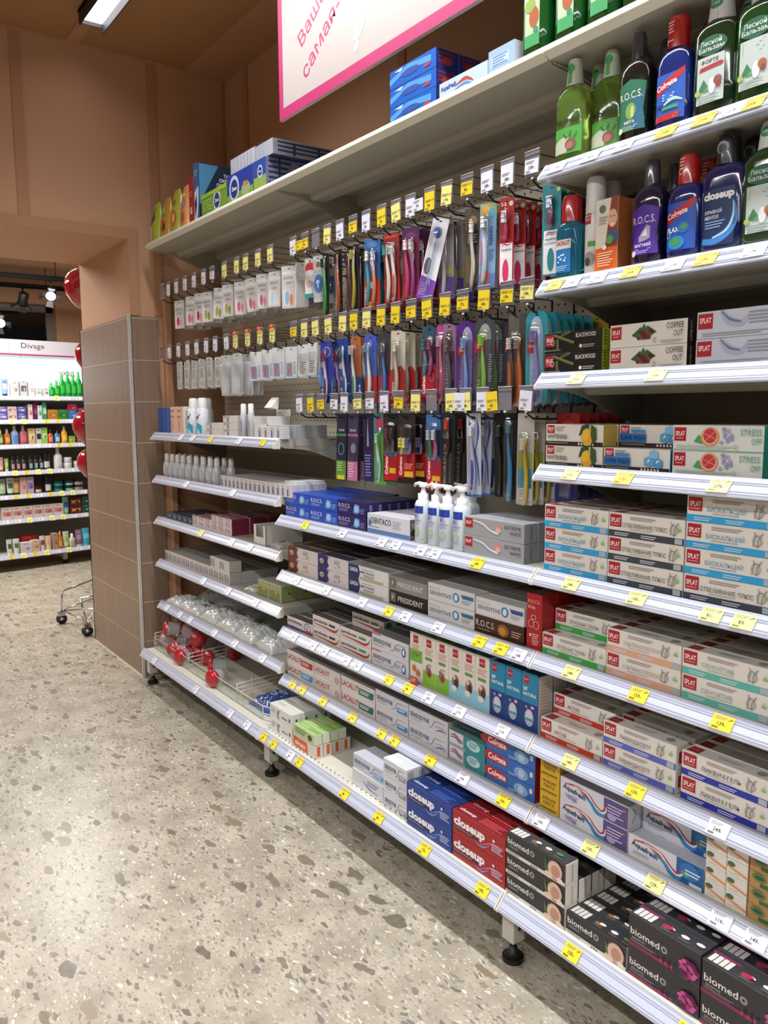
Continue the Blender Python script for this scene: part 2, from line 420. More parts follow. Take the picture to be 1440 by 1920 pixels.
# ================================================================ THE SETTING
CZ = 2.957; WX = 2.62; FX = 3.44; RY = -.461; PY = .06; HZ = 2.138
b = MB(); b.box(-6, 9.2, -3.2, 6.2, -.06, 0, M_FLOOR); struct(b.build('floor'))
b = MB(); b.box(-6, WX, RY - .1, 6.2, CZ, CZ + .06, M_CEIL); struct(b.build('ceiling'))
b = MB(); b.box(-6, FX, RY - .12, RY, 0, CZ, M_WALL); struct(b.build('wall_right'))
b = MB()
b.box(WX, FX, RY, PY, 0, CZ, M_WALL)
b.box(WX, FX, PY, 3.4, HZ, CZ, M_WALL); b.box(WX, FX, 3.4, 6.2, 0, CZ, M_WALL)
struct(b.build('wall_end'))
b = MB(); b.box(-6, WX, 6.1, 6.2, 0, CZ, mat('#6e6259', .8)); struct(b.build('wall_left'))
b = MB(); b.box(-6.1, -6, RY, 6.2, 0, CZ, mat('#6e6259', .8)); struct(b.build('wall_rear'))
# battens over the panel joints
for k, (a, c_, z0, z1) in enumerate([(.49, .535, HZ + .045, CZ), (-.105, -.062, 1.79, CZ), (-.461, -.445, 1.2, CZ), (1.9, 1.945, HZ + .045, CZ)]):
    b = MB(); b.box(WX - .006, WX, a, c_, z0, z1, M_BAND); struct(b.build('trim_%d' % (k + 1)))
b = MB(); b.box(WX - .008, WX, PY - .045, 3.4, HZ, HZ + .045, M_BAND); b.box(WX - .008, WX, PY - .045, PY, 1.785, HZ, M_BAND); struct(b.build('trim_5'))
b = MB(); b.box(-6, WX, .25, .305, CZ - .006, CZ, M_BAND); b.box(WX - .03, WX, RY, 6.1, CZ - .007, CZ, M_BAND); struct(b.build('trim_6'))
b = MB(); b.box(-6, WX, RY, RY + .22, CZ - .012, CZ, M_BAND); struct(b.build('trim_7'))
for k, x in enumerate((2.36, 1.12, -.12)):
    b = MB(); b.box(x, x + .045, RY, RY + .006, 2.0, CZ - .012, M_BAND); struct(b.build('trim_%d' % (8 + k)))
# tiled cladding of the pier
b = MB(); b.box(WX - .012, WX, -.07, PY + .010, 0, 1.78, M_TILES); b.box(WX - .012, FX + .012, PY, PY + .012, 0, 1.78, M_TILES)
b.box(FX, FX + .012, RY, PY + .012, 0, 1.78, M_TILES); struct(b.build('trim_11'))
b = MB(); b.box(WX - .017, WX - .004, PY + .004, PY + .017, 0, 1.79, mat('#cfcdc6', .3, metal=.35)); struct(b.build('trim_12'))
b = MB(); b.box(WX - .01, FX, PY + .012, PY + .017, 0, .006, mat('#d8cdbd', .6)); struct(b.build('trim_13'))
# vertical pipe-like corner moulding between the tiles and the shelving
b = MB(); b.box(WX - .035, WX, -.135, -.095, 0, 1.95, M_BAND, cut=.006); struct(b.build('trim_14'))

# ---- the next room
b = MB(); b.box(FX, 9.2, -3.2, 6.2, 2.62, 2.68, mat_plaster('pink_beige_ceiling', '#c09a7c')); struct(b.build('ceiling_next'))
b = MB(); b.box(FX, 9.2, -.01, 0.0, 2.612, 2.62, M_BAND); b.box(4.6, 4.64, -3.2, 6.2, 2.614, 2.62, M_BAND); b.box(5.9, 5.94, -3.2, 6.2, 2.614, 2.62, M_BAND); struct(b.build('trim_15'))
b = MB()
WY0, WY1, WZ0, WZ1 = -.78, 1.9, 1.1, 2.40
b.box(7.4, 7.6, -3.2, WY0, 0, 2.62, M_WALL); b.box(7.4, 7.6, WY1, 6.2, 0, 2.62, M_WALL); b.box(7.4, 7.6, WY0, WY1, 0, WZ0, M_WALL); b.box(7.4, 7.6, WY0, WY1, WZ1, 2.62, M_WALL)
struct(b.build('wall_far'))
b = MB(); b.box(FX, 7.6, -3.2, -3.1, 0, 2.62, M_WALL); struct(b.build('wall_far_right'))
b = MB(); b.box(FX, 7.6, 6.1, 6.2, 0, 2.62, M_WALL); struct(b.build('wall_far_left'))
fr = MB(); mw = mat('#8f8780', .4)
fr.box(7.5, 7.55, WY0, WY0 + .07, WZ0, WZ1, mw); fr.box(7.5, 7.55, WY1 - .07, WY1, WZ0, WZ1, mw); fr.box(7.5, 7.55, WY0, WY1, WZ1 - .07, WZ1, mw); fr.box(7.5, 7.55, WY0, WY1, WZ0, WZ0 + .07, mw); fr.box(7.5, 7.55, .5, .57, WZ0, WZ1, mw)
win = struct(fr.build('window_1'))
g = MB(); g.box(7.52, 7.53, WY0 + .07, WY1 - .07, WZ0 + .07, WZ1 - .07, mat('#0d0b0c', .06, coat=1.0)); g.build('pane', win)
# track spotlights under the next room's ceiling
def track(x, z, label):
    t = thing('light_track', label, 'light track', (x, .4, z))
    r = MB(); r.box(-.02, .02, -1.06, 2.2, -.02, .02, mat('#0b0a0a', .95), cut=.003); r.build('rail', t)
    for yy in (-.9, .6, 2.0):
        r = MB(); r.tube([(0, yy, .02), (0, yy, 2.62 - z)], .004, M_BLACK); r.build('suspension_rod', t)
track(6.2, 2.475, 'black lighting track nearer the doorway in the next room'); track(6.55, 2.445, 'black lighting track nearer the dark window')
def spot(x, y, z, aim, on, label):
    t = thing('track_spotlight', label, 'spotlight', (x, y, z), group='spotlights on the black tracks')
    q = Vector(aim).normalized(); s = q.orthogonal().normalized(); w = q.cross(s)
    r = MB(); r.tube([(0, 0, 0), (0, 0, -.06)], .008, M_BLACK); r.build('stem', t)
    c = Vector((0, 0, -.10)); r = MB()
    r.tube([c - q * .07, c - q * .06, c + q * .01, c + q * .05], [.02, .04, .042, .048], M_BLACK, 16); r.build('lamp_head', t)
    r = MB(); r.tube([c + q * .046, c + q * .053], .04, mat('#f4fbff', .3, emit=14.0) if on else mat('#3a3a3c', .2), 16); r.build('lens', t)
    for k in range(4):
        a = PI / 4 + k * PI / 2; d = s * math.cos(a) + w * math.sin(a); e = s * math.cos(a + PI / 2) + w * math.sin(a + PI / 2)
        p0 = c + q * .05 + d * .048; p1 = p0 + (d * .75 + q * .6) * .055; r = MB()
        vs_ = [p0 - e * .02, p0 + e * .02, p1 + e * .032, p1 - e * .032]; r.add([v for v in vs_] + [v + q * .002 for v in vs_], [(0, 1, 2, 3), (4, 7, 6, 5), (0, 4, 5, 1), (1, 5, 6, 2), (2, 6, 7, 3), (3, 7, 4, 0)], mat('#1d2124', .4)); r.build('barn_door', t)
spot(6.2, -.455, 2.45, (-.75, .25, -.55), True, 'lit track spotlight facing the doorway beside the top balloon')
spot(6.55, -.30, 2.425, (.5, .1, -.85), False, 'unlit track spotlight pointing down, beside the lit one')
spot(6.9, -.17, 2.26, (-.85, .2, -.4), True, 'lit spotlight lower down before the dark window')
t = thing('ceiling_downlight', 'small round recessed downlight in the next room ceiling', 'light', (4.05, .27, 2.62))
r = MB(); r.tube([(0, 0, 0), (0, 0, -.006)], .05, mat('#d8c8b8', .5), 20); r.build('ring', t)
r = MB(); r.tube([(0, 0, -.001), (0, 0, -.008)], .036, mat('#5a3a30', .5), 20); r.build('lens', t)

# ---- ceiling strip lights (the room's own light)
M_LAMP = mat('#f6f4ff', .4, emit=FLOOR_LIGHT)
for k, (x0, x1, y0, y1) in enumerate(STRIPS):
    t = thing('strip_light', ('long white linear ceiling lamp above the shelving front', 'long linear ceiling lamp over the middle of the shop', 'long linear ceiling lamp farthest from the shelving')[k], 'ceiling light', (0, 0, CZ), group='ceiling strip lights')
    r = MB(); r.box(x0, x1, y0 - .004, y0, -(.07 if k == 0 else .038), -.012, mat('#2b2726', .6)); r.box(x0, x1, y1, y1 + .004, -(.06 if k == 0 else .038), -.012, mat('#2b2726', .6)); r.box(x0, x1, y0 - .012, y1 + .012, -.012, -.0125 + .0005, mat('#3b3634', .5)); r.box(x1, x1 + .004, y0 - .004, y1 + .004, -.05, -.0125, mat('#2b2726', .6)); r.build('housing', t)
    r = MB(); r.box(x0, x1, y0 + .002, y1 - .002, -.034, -.02, M_LAMP); r.build('diffuser', t)
    l = bpy.data.lights.new('strip_lamp', 'AREA'); l.shape = 'RECTANGLE'; l.size = x1 - .7 - x0; l.size_y = y1 - y0 - .01; l.energy = STRIP_WATTS[k][0]; l.spread = math.radians(STRIP_WATTS[k][1]); l.color = (.98, .98, 1)
    o = bpy.data.objects.new('strip_lamp', l); COL.objects.link(o); o.parent = t; o.location = ((x0 + x1 - .7) / 2, (y0 + y1) / 2, -.036)
for k, (x0, x1, y, wt) in enumerate(FAR_LAMPS):
    l = bpy.data.lights.new('next_room_lamp', 'AREA'); l.shape = 'RECTANGLE'; l.size = abs(x1 - x0); l.size_y = .3; l.energy = wt; l.color = (1, .95, .9)
    o = bpy.data.objects.new('next_room_lamp', l); COL.objects.link(o); o.location = ((x0 + x1) / 2, y, 2.6)

# ================================================================ GONDOLA SHELVING
XU = [2.5, 1.25, 0.0, -1.25]
BAYN = ['far bay', 'middle bay', 'near bay']
for k, x in enumerate(XU):
    t = thing('gondola_upright', ['cream steel upright and foot beside the tiled pier', 'cream steel upright and foot between far and middle bays', 'cream steel upright and foot between middle and near bays', 'cream steel upright at the near end of the shelving'][k], 'shelving upright', (x, 0, 0), group='gondola uprights')
    r = MB(); r.box(-.015, .015, -.40, -.3665, .0, 2.16, M_STEEL); r.build('post', t)
    r = MB(); r.box(-.014, .014, -.3665, .045, .075, .125, M_STEEL)
    r.box(-.02, .02, .045, .085, .055, .147, M_STEEL, cut=.002); r.box(-.0205, -.0195, .06, .069, .085, .125, M_BLACK); r.build('foot_beam', t)
    r = MB(); r.tube([(0, .065, .03), (0, .065, .06)], .006, M_CHROME, 8); r.prism([(.026 * math.cos(2 * PI * q / 24), .065 + .026 * math.sin(2 * PI * q / 24)) for q in range(24)], 'z', 0, .012, M_BLACK); r.tube([(0, .065, .012), (0, .065, .024), (0, .065, .036)], [.023, .013, .009], M_BLACK, 18); r.build('levelling_foot', t)
for k in range(3):
    x1, x0 = XU[k] - .003, XU[k + 1] + .003
    r = MB(); r.box(x0, x1, -.366, -.360, .16, 1.1395, mat('#c0bcac', .5)); tag(r.build('back_panel'), 'plain grey steel back panel low down in the ' + BAYN[k], 'back panel', 'back panels')
    r = MB(); r.box(x0, x1, -.366, -.360, 1.1405, 2.15, M_PEG if k < 2 else mat('#a09c8e', .5)); tag(r.build('back_panel'), ('perforated' if k < 2 else 'plain') + ' grey steel back panel high up in the ' + BAYN[k], 'back panel', 'back panels')
SH = {}
def shelf(x1, x0, z, label, yf=0.0, rail=True, holes=False, key=None):
    """x1 > x0; board with a folded underside, sloping price rail and two brackets"""
    L_ = x1 - x0 - .004; t = thing('shelf', label, 'shelf', ((x0 + x1) / 2, 0, z), group='cream steel shelves')
    k = (round(L_, 3), yf, rail, holes); M_SH = mat('#d2d0c2', .42) if yf > .05 else M_SHELF  # same coat made lighter for bottom boards, their light put into the colour
    if k not in SH:
        h = L_ / 2; r = MB()
        r.box(-h, h, -.358, yf, -.004, 0, M_SH); r.box(-h, h, -.13, yf, -.027, -.004, M_SHELF)
        r.prism([(-.13, -.004), (-.13, -.034), (-.145, -.044), (-.19, -.044), (-.205, -.03), (-.205, -.004)], 'x', -h, h, M_SHELF)
        r.prism([(-.358, -.004), (-.358, -.036), (-.338, -.036), (-.328, -.02), (-.328, -.004)], 'x', -h, h, M_SHELF)
        if holes:
            F = Plane((h, yf, 0), (-1, 0, 0), (0, -1, 0), (0, 0, 1), .0003)
            r.art(F, [('e', 14 + 25 * i, 14, 3.2, 2.6, M_BLACK) for i in range(int(L_ / .025))])
        if yf > .05: r.box(-h, h, -.358, -.35, -.045, 0, M_SHELF)
        bd = r.mesh('board'); r = MB()
        if rail:
            y = yf
            r.prism([(y + .001, .003), (y + .004, .004), (y + .006, -.001), (y + .0285, -.0265), (y + .029, -.030), (y + .0265, -.0325), (y + .001, -.0325)], 'x', -h + .003, h - .003, M_RAIL)
            for q in (.12, .26, .74, .9):     # ribs along the label channel
                yy = y + .006 + .0225 * q; zz = -.001 - .0255 * q
                r.prism([(yy, zz), (yy + .0016, zz + .0014), (yy + .0022, zz - .0008), (yy + .0012, zz - .0014)], 'x', -h + .004, h - .004, M_RAIL)
            for s in (-1, 1):                 # thick end caps
                r.prism([(y + .001, .004), (y + .005, .005), (y + .031, -.026), (y + .031, -.031), (y + .027, -.034), (y + .001, -.034)], 'x', s * h - s * .003, s * h, mat('#dcdad0', .3))
        else:
            y = yf
            r.prism([(y, .004), (y + .004, .004), (y + .018, -.010), (y + .018, -.015), (y, -.027)], 'x', -h, h, mat('#dedccd', .35))
        rl = r.mesh('price_rail' if rail else 'front_edge'); SH[k] = (bd, rl)
        r = MB(); dn = -.115
        P_ = [(-.36, -.002), (yf - .012, -.006), (yf - .012, -.027), (yf - .05, -.03)] + [(-.06 - .30 * q, -.032 - (-.032 - dn) * (3 * q * q - 2 * q ** 3) * .95) for q in (.1, .25, .4, .55, .7, .85, 1)] 
        if yf < .05: r.prism(P_, 'x', -.0015, .0015, M_SHELF); SH['br'] = r.mesh('bracket')
    bd, rl = SH[k]
    for nm, me in (('board', bd), ('price_rail' if rail else 'front_edge', rl)):
        o = bpy.data.objects.new(nm, me); COL.objects.link(o); o.parent = t
    if yf < .05:
        for s in (-1, 1):
            o = bpy.data.objects.new('bracket', SH['br']); COL.objects.link(o); o.parent = t; o.location = (s * (L_ / 2 + .0003 - .003) , 0, -.0045)
    return t
for k in range(3): shelf(XU[k], XU[k + 1], SHELF_Z['t'], 'cream top shelf with plain front edge, ' + BAYN[k], rail=False)
for i, n in enumerate(('u1', 'u2', 'u3', 'u4', 'l1', 'l2', 'l3', 'l4')): shelf(0, -1.25, SHELF_Z[n], 'cream shelf with white price rail, near bay, %s shelf' % ORD[i], holes=n[0] == 'l')
for i, n in enumerate(('l1', 'l2', 'l3', 'l4')): shelf(1.25, 0, SHELF_Z[n], 'cream shelf with white price rail, middle bay, %s shelf' % ORD[i], holes=True)
for i, n in enumerate(('c1', 'c2', 'c3', 'c4', 'c5')): shelf(2.5, 1.25, SHELF_Z[n], 'cream shelf with white price rail, far bay, %s shelf' % ORD[i])
for k in range(3): shelf(XU[k], XU[k + 1], SHELF_Z['base'], 'deep cream bottom shelf with white price rail, ' + BAYN[k], yf=.095, holes=k > 0)

# ---- price labels on the rails
YEL = '#e9cf2e'; PAL = '#ece58a'; WHI = '#dfe2ee'; INK = '#2a2723'
def label_mesh(c, num, w=.043, h=.031):
    key = ('lab', c, num)
    if key not in PROTO:
        b = MB(); pc = {'y': YEL, 'p': PAL, 'w': WHI}[c]; b.box(-w / 2, w / 2, -.0005, 0, -h / 2, h / 2, pc)
        F = Plane((w / 2, 0, -h / 2), (-1, 0, 0), (0, 0, 1), (0, 1, 0), .0001)
        b.art(F, [('l', 4, 26, 26, 3, 2.3, '#6b6552'), ('t', num, 13, 9.5, 7, INK, {'b': .02}), ('t', '00', 13 + 4.4 * len(num), 10, 3, INK)] + ([('c', [(31, 22), (40, 26)], 1.2, INK), ('t', '-35', 33, 25, 3, INK)] if c != 'w' else []) + [('r', 5 + i * 1.5, 2.5, .8, 4, INK) for i in range(9)])
        PROTO[key] = b.mesh('price_label')
    return PROTO[key]
CN = {'y': 'bright yellow', 'p': 'pale yellow', 'w': 'white'}
def rail_label(x, sh, c, num, label):
    yf = .095 if sh == 'base' else 0.0
    o = bpy.data.objects.new('price_label', label_mesh(c, num)); COL.objects.link(o)
    o.location = (x, yf + .006 + .0225 * .5 + .0022, SHELF_Z[sh] - .001 - .0255 * .5 + .0020); o.rotation_euler = (math.atan2(.0225, .0255), 0, math.radians(rnd.uniform(-.6, .6)))
    tag(o, label, 'price label', 'price labels on the shelf rails')
RL = {
 ('u1', 'near bay, first shelf'): ([-0.05, -0.141, -0.223, -0.318, -0.397, -0.452, -0.488], 'wwwyywy', '299 269 269 249 259 219 258'),
 ('u2', 'near bay, second shelf'): ([-0.049, -0.098, -0.166, -0.249, -0.346, -0.412, -0.504], 'ywwywyw', '249 249 239 249 239 179 179'),
 ('u3', 'near bay, third shelf'): ([-0.117, -0.316], 'pp', '259 199'),
 ('u4', 'near bay, fourth shelf'): ([-0.107, -0.246, -0.459], 'pyp', '115 115 279'),
 ('l1', 'near bay, fifth shelf'): ([-0.115, -0.288, -0.455, -0.519], 'pppp', '184 145 81 83'),
 ('l2', 'near bay, sixth shelf'): ([-0.121, -0.3, -0.487], 'pyy', '144 159 139'),
 ('l3', 'near bay, seventh shelf'): ([-0.124, -0.301, -0.489], 'pyw', '149 159 249'),
 ('l4', 'near bay, eighth shelf'): ([-0.04, -0.188, -0.356, -0.503, -0.574], 'wppww', '109 139 129 119 149'),
 ('base', 'near bay, bottom shelf'): ([-0.224, -0.505], 'yy', '105 129'),
 ('l1', 'middle bay, first shelf'): ([1.054, 0.821, 0.607, 0.538, 0.422, 0.36, 0.192], 'ywwwwwy', '98 248 299 299 288 299 289'),
 ('l2', 'middle bay, second shelf'): ([1.12, 0.922, 0.713, 0.574, 0.493, 0.345, 0.182, 0.104, 0.042], 'wwwywwyyw', '239 200 345 300 345 345 199 199 248'),
 ('l3', 'middle bay, third shelf'): ([1.147, 1.014, 0.938, 0.807, 0.743, 0.575, 0.481, 0.386, 0.258, 0.095], 'wwwwwyywww', '279 269 269 269 269 95 98 309 219 219'),
 ('l4', 'middle bay, fourth shelf'): ([1.161, 1.093, 0.953, 0.773, 0.612, 0.547, 0.378, 0.241, 0.088], 'yyyyyyywy', '96 96 99 219 99 99 99 109 105'),
 ('base', 'middle bay, bottom shelf'): ([1.209, 1.136, 1.017, 0.955, 0.677, 0.496, 0.285, 0.059], 'yywyyyyy', '89 89 88 99 98 98 175 199'),
 ('c1', 'far bay, first shelf'): ([2.137, 2.004, 1.814, 1.549, 1.349], 'wwywy', '79 79 75 68 65'),
 ('c2', 'far bay, second shelf'): ([2.094, 1.619], 'ww', '159 95'),
 ('c3', 'far bay, third shelf'): ([1.946, 1.642, 1.48], 'yww', '65 78 79'),
 ('c4', 'far bay, fourth shelf'): ([1.94, 1.691, 1.442], 'www', '85 95 75'),
 ('c5', 'far bay, fifth shelf'): ([2.391, 2.228, 2.107, 1.838, 1.639, 1.395], 'wwwwww', '55 69 75 79 85 85'),
 ('base', 'far bay, bottom shelf'): ([2.327, 1.83, 1.494, 1.346], 'wwww', '69 45 15 20')}
for (sh, wh), (xs, cs, nums) in RL.items():
    for i, (x, c, n) in enumerate(zip(xs, cs, nums.split())): rail_label(x, sh, c, n, '%s price label, %s from far end of rail, %s' % (CN[c], ORD[i], wh))
o = MB(); o.box(-.016, .016, 0, .0006, -.012, .012, '#b5304e'); F = Plane((.016, .0006, -.012), (-1, 0, 0), (0, 0, 1), (0, 1, 0), .0001)
o.art(F, [('l', 4, 17, 20, 3, 4, '#f1d84a')]); o = o.build('sale_sticker', None, (0.469, .0065, .547 + .012)); tag(o, 'crimson sale sticker above a yellow price label, middle bay, third shelf', 'sale sticker')

# ================================================================ HOOKS AND HANGING PACKS
ROWZ = (1.882, 1.602, 1.352)     # middle of the price labels on the hook arms
def hook_meshes():
    b = MB(); b.tube([(0, -.358, 0), (0, -.10, 0), (0, -.055, .001), (0, -.038, .010), (0, -.031, .018)], .0026, M_DARKWIRE, 6); b.box(-.014, .014, -.3595, -.3575, -.008, .012, M_DARKWIRE); b.tube([(0, -.032, .016), (0, -.030, .020)], .0036, mat('#d8dadc', .3), 8); pr = b.mesh('prong')
    b = MB(); b.tube([(0, -.358, .075), (0, -.035, .075), (0, -.031, .073), (0, -.031, .068)], .0018, mat('#8d9095', .3, metal=.8), 5); b.tube([(0, -.358, .0), (0, -.358, .075)], .002, M_DARKWIRE, 5); ar = b.mesh('label_arm')
    b = MB(); b.box(-.023, .023, -.0302, -.0296, .022, .0745, M_HOLDER); b.box(-.023, .023, -.0305, -.0285, .0685, .0785, mat('#77757f', .3)); b.tube([(-.023, -.0285, .0785), (.023, -.0285, .0785)], .0010, mat('#d6d8de', .2), 5); ho = b.mesh('label_holder')
    return pr, ar, ho
HOOK = hook_meshes(); HN = {}
REGW = {0: 'upper hook row', 1: 'middle hook row', 2: 'lower hook row'}
def peg_hook(row, x, c, num, label, wide=False):
    t = thing('peg_hook', label, 'peg hook', (x, 0, ROWZ[row] - .05), 0, 'peg hooks on the perforated panels')
    for nm, me in zip(('prong', 'label_arm', 'label_holder'), HOOK):
        o = bpy.data.objects.new(nm, me); COL.objects.link(o); o.parent = t
    if c == 'g': return
    for q, (cc, nn) in enumerate(zip(c, num.split('/'))):
        o = bpy.data.objects.new('price_label', label_mesh(cc, nn, .041, .047)); COL.objects.link(o)
        o.location = (x - q * .036, -.0275 + .0008 * q, ROWZ[row] - .006); o.rotation_euler = (0, math.radians(rnd.uniform(-5, 5)), 0)
        tag(o, '%s price label %son %s' % (CN[cc], 'beside another, ' if q else '', label.replace('dark steel peg hook, ', '')), 'price label', 'price labels on the peg hooks')
HOOKS = [
 [(0.073, 'w', '159'), (0.153, 'w', '189'), (0.223, 'w', '189'), (0.297, 'y', '95'), (0.376, 'p', '114'), (0.446, 'y', '93'), (0.53, 'ww', '189/79'), (0.597, 'p', '114'), (0.667, 'y', '92'), (0.746, 'w', '89'), (0.817, 'y', '99'), (0.89, 'w', '148'), (0.965, 'p', '90'), (1.038, 'g', ''), (1.107, 'y', '99'), (1.186, 'wy', '89/95'),
  (1.353, 'p', '45'), (1.449, 'p', '45'), (1.551, 'p', '49'), (1.629, 'p', '49'), (1.741, 'p', '55'), (1.859, 'w', '55'), (1.946, 'w', '58'), (2.048, 'w', '58'), (2.149, 'w', '59'), (2.249, 'w', '59'), (2.346, 'w', '62'), (2.435, 'g', '')],
 [(0.082, 'p', '199'), (0.149, 'y', '179'), (0.23, 'y', '149'), (0.31, 'y', '175'), (0.381, 'y', '215'), (0.457, 'y', '339'), (0.528, 'y', '95'), (0.601, 'y', '145'), (0.672, 'y', '140'), (0.747, 'p', '119'), (0.817, 'y', '104'), (0.88, 'p', '94'), (0.966, 'p', '99'), (1.047, 'p', '94'), (1.12, 'p', '94'), (1.194, 'y', '99'),
  (1.35, 'p', '45'), (1.447, 'p', '45'), (1.549, 'p', '49'), (1.657, 'p', '49'), (1.74, 'w', '35'), (1.849, 'w', '35'), (1.941, 'w', '38'), (2.043, 'w', '38'), (2.144, 'w', '39'), (2.251, 'w', '39'), (2.362, 'w', '42'), (2.458, 'g', '')],
 [(0.08, 'w', '77'), (0.152, 'g', ''), (0.232, 'wy', '349/43'), (0.297, 'p', '148'), (0.355, 'pw', '298/325'), (0.438, 'g', ''), (0.507, 'p', '119'), (0.587, 'y', '289'), (0.658, 'w', '298'), (0.733, 'w', '345'), (0.8, 'p', '139'), (0.876, 'w', '90'), (0.937, 'w', '248'), (1.02, 'y', '129'), (1.086, 'y', '109'), (1.162, 'w', '59')]]
for r_, row in enumerate(HOOKS):
    for i, (x, c, n) in enumerate(row):
        bay = 'middle bay' if x < 1.27 else 'far bay'; j = i if x < 1.27 else i - 16
        peg_hook(r_, x, c, n, 'dark steel peg hook, %s from near end, %s, %s' % (ORD[j], REGW[r_], bay))
        if bay == 'far bay' and r_ == 1 and 0 <= j < 4:
            b = MB(); b.box(-.018, .018, 0, .0006, -.011, .011, '#c2352c'); F = Plane((.018, .0006, -.011), (-1, 0, 0), (0, 0, 1), (0, 1, 0), .0001)
            b.art(F, [('p', [(0, 0), (36, 0), (36, 8), (0, 4)], '#efc42c'), ('l', 5, 16, 24, 2, 4, '#f6e8c0')]); o = b.build('sale_sticker', None, (x, -.0262, ROWZ[1] + .024)); tag(o, 'red and yellow sale sticker over the %s pale label from near end, far bay' % ORD[j], 'sale sticker', 'sale stickers')

def toothbrush(style, hc, bc, ac=None, L_=.185):
    """handle along -z from the head; bristles sideways ('s'), forward ('f')"""
    key = ('tb', style, hc, bc, ac, L_)
    if key in PROTO: return PROTO[key]
    b = MB(); n = 13; pts = []; rr = []
    for i in range(n):
        t = i / (n - 1); z = -L_ * t
        x = .0035 * math.sin(t * PI * 2.1 + .4) if style != 'st' else .0
        r = (.0048 if t < .12 else .0021 + .0028 * min(1, (t - .12) / .22) + .0012 * math.sin(max(0, t - .4) * PI / .6))
        if t == 0: r = .003
        if t == 1: r = .0025
        pts.append((x, .006, z)); rr.append(r)
    b.tube(pts, rr, mat(hc, .25, coat=.5), 8)
    if ac: b.tube([(p[0] + .0005, p[1] + .0015, p[2]) for p in pts[6:12]], [r * .93 for r in rr[6:12]], mat(ac, .35), 8)
    h = b.mesh('toothbrush'); b = MB()
    for k in range(5):
        z = -.002 - k * .0055; dz = .0046; ln = .0105 if k % 2 else .0115
        if style == 's': b.box(.0030, .0045 + ln, .0005, .0115, z - dz, z, mat(bc, .7), cut=.0006)
        else: b.box(-.0052, .0052, .0085, .0075 + ln * .85, z - dz, z, mat(bc, .7), cut=.0006)
    PROTO[key] = (h, b.mesh('bristles')); return PROTO[key]
def pack_proto(key, w, h, card, art, brushes=(), blist=None, round_=4, thick=None, hole=True, film=None, tilt=0):
    """hanging pack: origin at the hang hole; card > art, blister > none, toothbrush > bristles"""
    b = MB(); th = thick or .0008; W_, H_ = w * .001, h * .001; z1 = .010; z0 = z1 - H_
    r = round_ * .001; o_ = []
    for cx, cz, a0 in ((W_ / 2 - r, z1 - r, 0), (-W_ / 2 + r, z1 - r, 90), (-W_ / 2 + r, z0 + r, 180), (W_ / 2 - r, z0 + r, 270)):
        o_ += [(cx + r * math.cos(math.radians(a0 + 30 * q)), cz + r * math.sin(math.radians(a0 + 30 * q))) for q in range(4)]
    b.prism(o_, 'y', -th, 0, mat(card, .35) if isinstance(card, str) else card)
    F = Plane((W_ / 2, 0, z0), (-1, 0, 0), (0, 0, 1), (0, 1, 0), .00012)
    b.art(F, art)
    if hole: b.art(F, [('e', w / 2, h - 9, 4.5, 2, '#262626')])
    parts = [('card', b.mesh('card'), (0, 0, 0), None)]
    for (x, z, st, hc, bc, ac, L_) in brushes:
        parts.append(('toothbrush', toothbrush(st, hc, bc, ac, L_)[0], (x * .001, .001, z * .001), toothbrush(st, hc, bc, ac, L_)[1]))
    if blist:
        bw, bz1, bz0, bd = (q * .001 for q in blist); b = MB(); n = 12; rings = []
        zs = [bz1 + (bz0 - bz1) * q for q in (0, .015, .05, .12, .5, .9, .97, 1)]; sc = (.25, .7, .93, 1, 1, 1, .85, .5); vs_ = []
        for z, s in zip(zs, sc):
            for k in range(n + 1):
                a = PI * k / n; c_ = math.cos(a); s2 = math.sin(a)
                vs_.append((bw / 2 * s * math.copysign(abs(c_) ** .6, c_), .0006 + bd * s * abs(s2) ** .5, z))
        b.add(vs_, [(i * (n + 1) + k, i * (n + 1) + k + 1, (i + 1) * (n + 1) + k + 1, (i + 1) * (n + 1) + k) for i in range(len(zs) - 1) for k in range(n)], film or M_FILM, True)
        parts.append(('blister', b.mesh('blister'), (0, 0, 0), None))
    return parts
PK = {}
def hang(kind, row, x, n, step, desc, name='toothbrush_pack', cat='toothbrush pack', yfirst=-.062, swing=0, reg=None, dz=0, group=None, yaw=16):
    parts = PK[kind]; z = ROWZ[row] - .05 - .006 + dz + (.010 if row == 2 else 0); reg = reg or REGW[row]
    for j in range(n):
        pos = 'frontmost' if j == 0 and n > 1 else ('' if n == 1 else ORD[j] + ' on hook')
        t = thing(name, desc + (', ' + pos if pos else '') + ', ' + reg, cat, (x + rnd.uniform(-.0015, .0015), yfirst - j * step, z), 0, group or (desc + 's'))
        t.rotation_euler = (math.radians(rnd.uniform(-1.5, 1.5)), math.radians(rnd.uniform(-1.2, 1.2) + (swing if j == 0 else 0)), math.radians(rnd.uniform(-5, 5) + yaw))
        for nm, me, lc, sub in parts:
            if nm == 'blister' and j > 2: continue
            o = bpy.data.objects.new(nm, me); COL.objects.link(o); o.parent = t; o.location = lc
            if sub:
                q = bpy.data.objects.new('bristles', sub); COL.objects.link(q); q.parent = o
WH = '#e9e6e0'; RD = '#b3202a'
CG = lambda w, x=4, h=7, c='#f4f2ee', L_=46: ('t', 'Colgate', x + h, 8, h, c, {'rot': PI / 2, 'w': L_, 'b': .02})
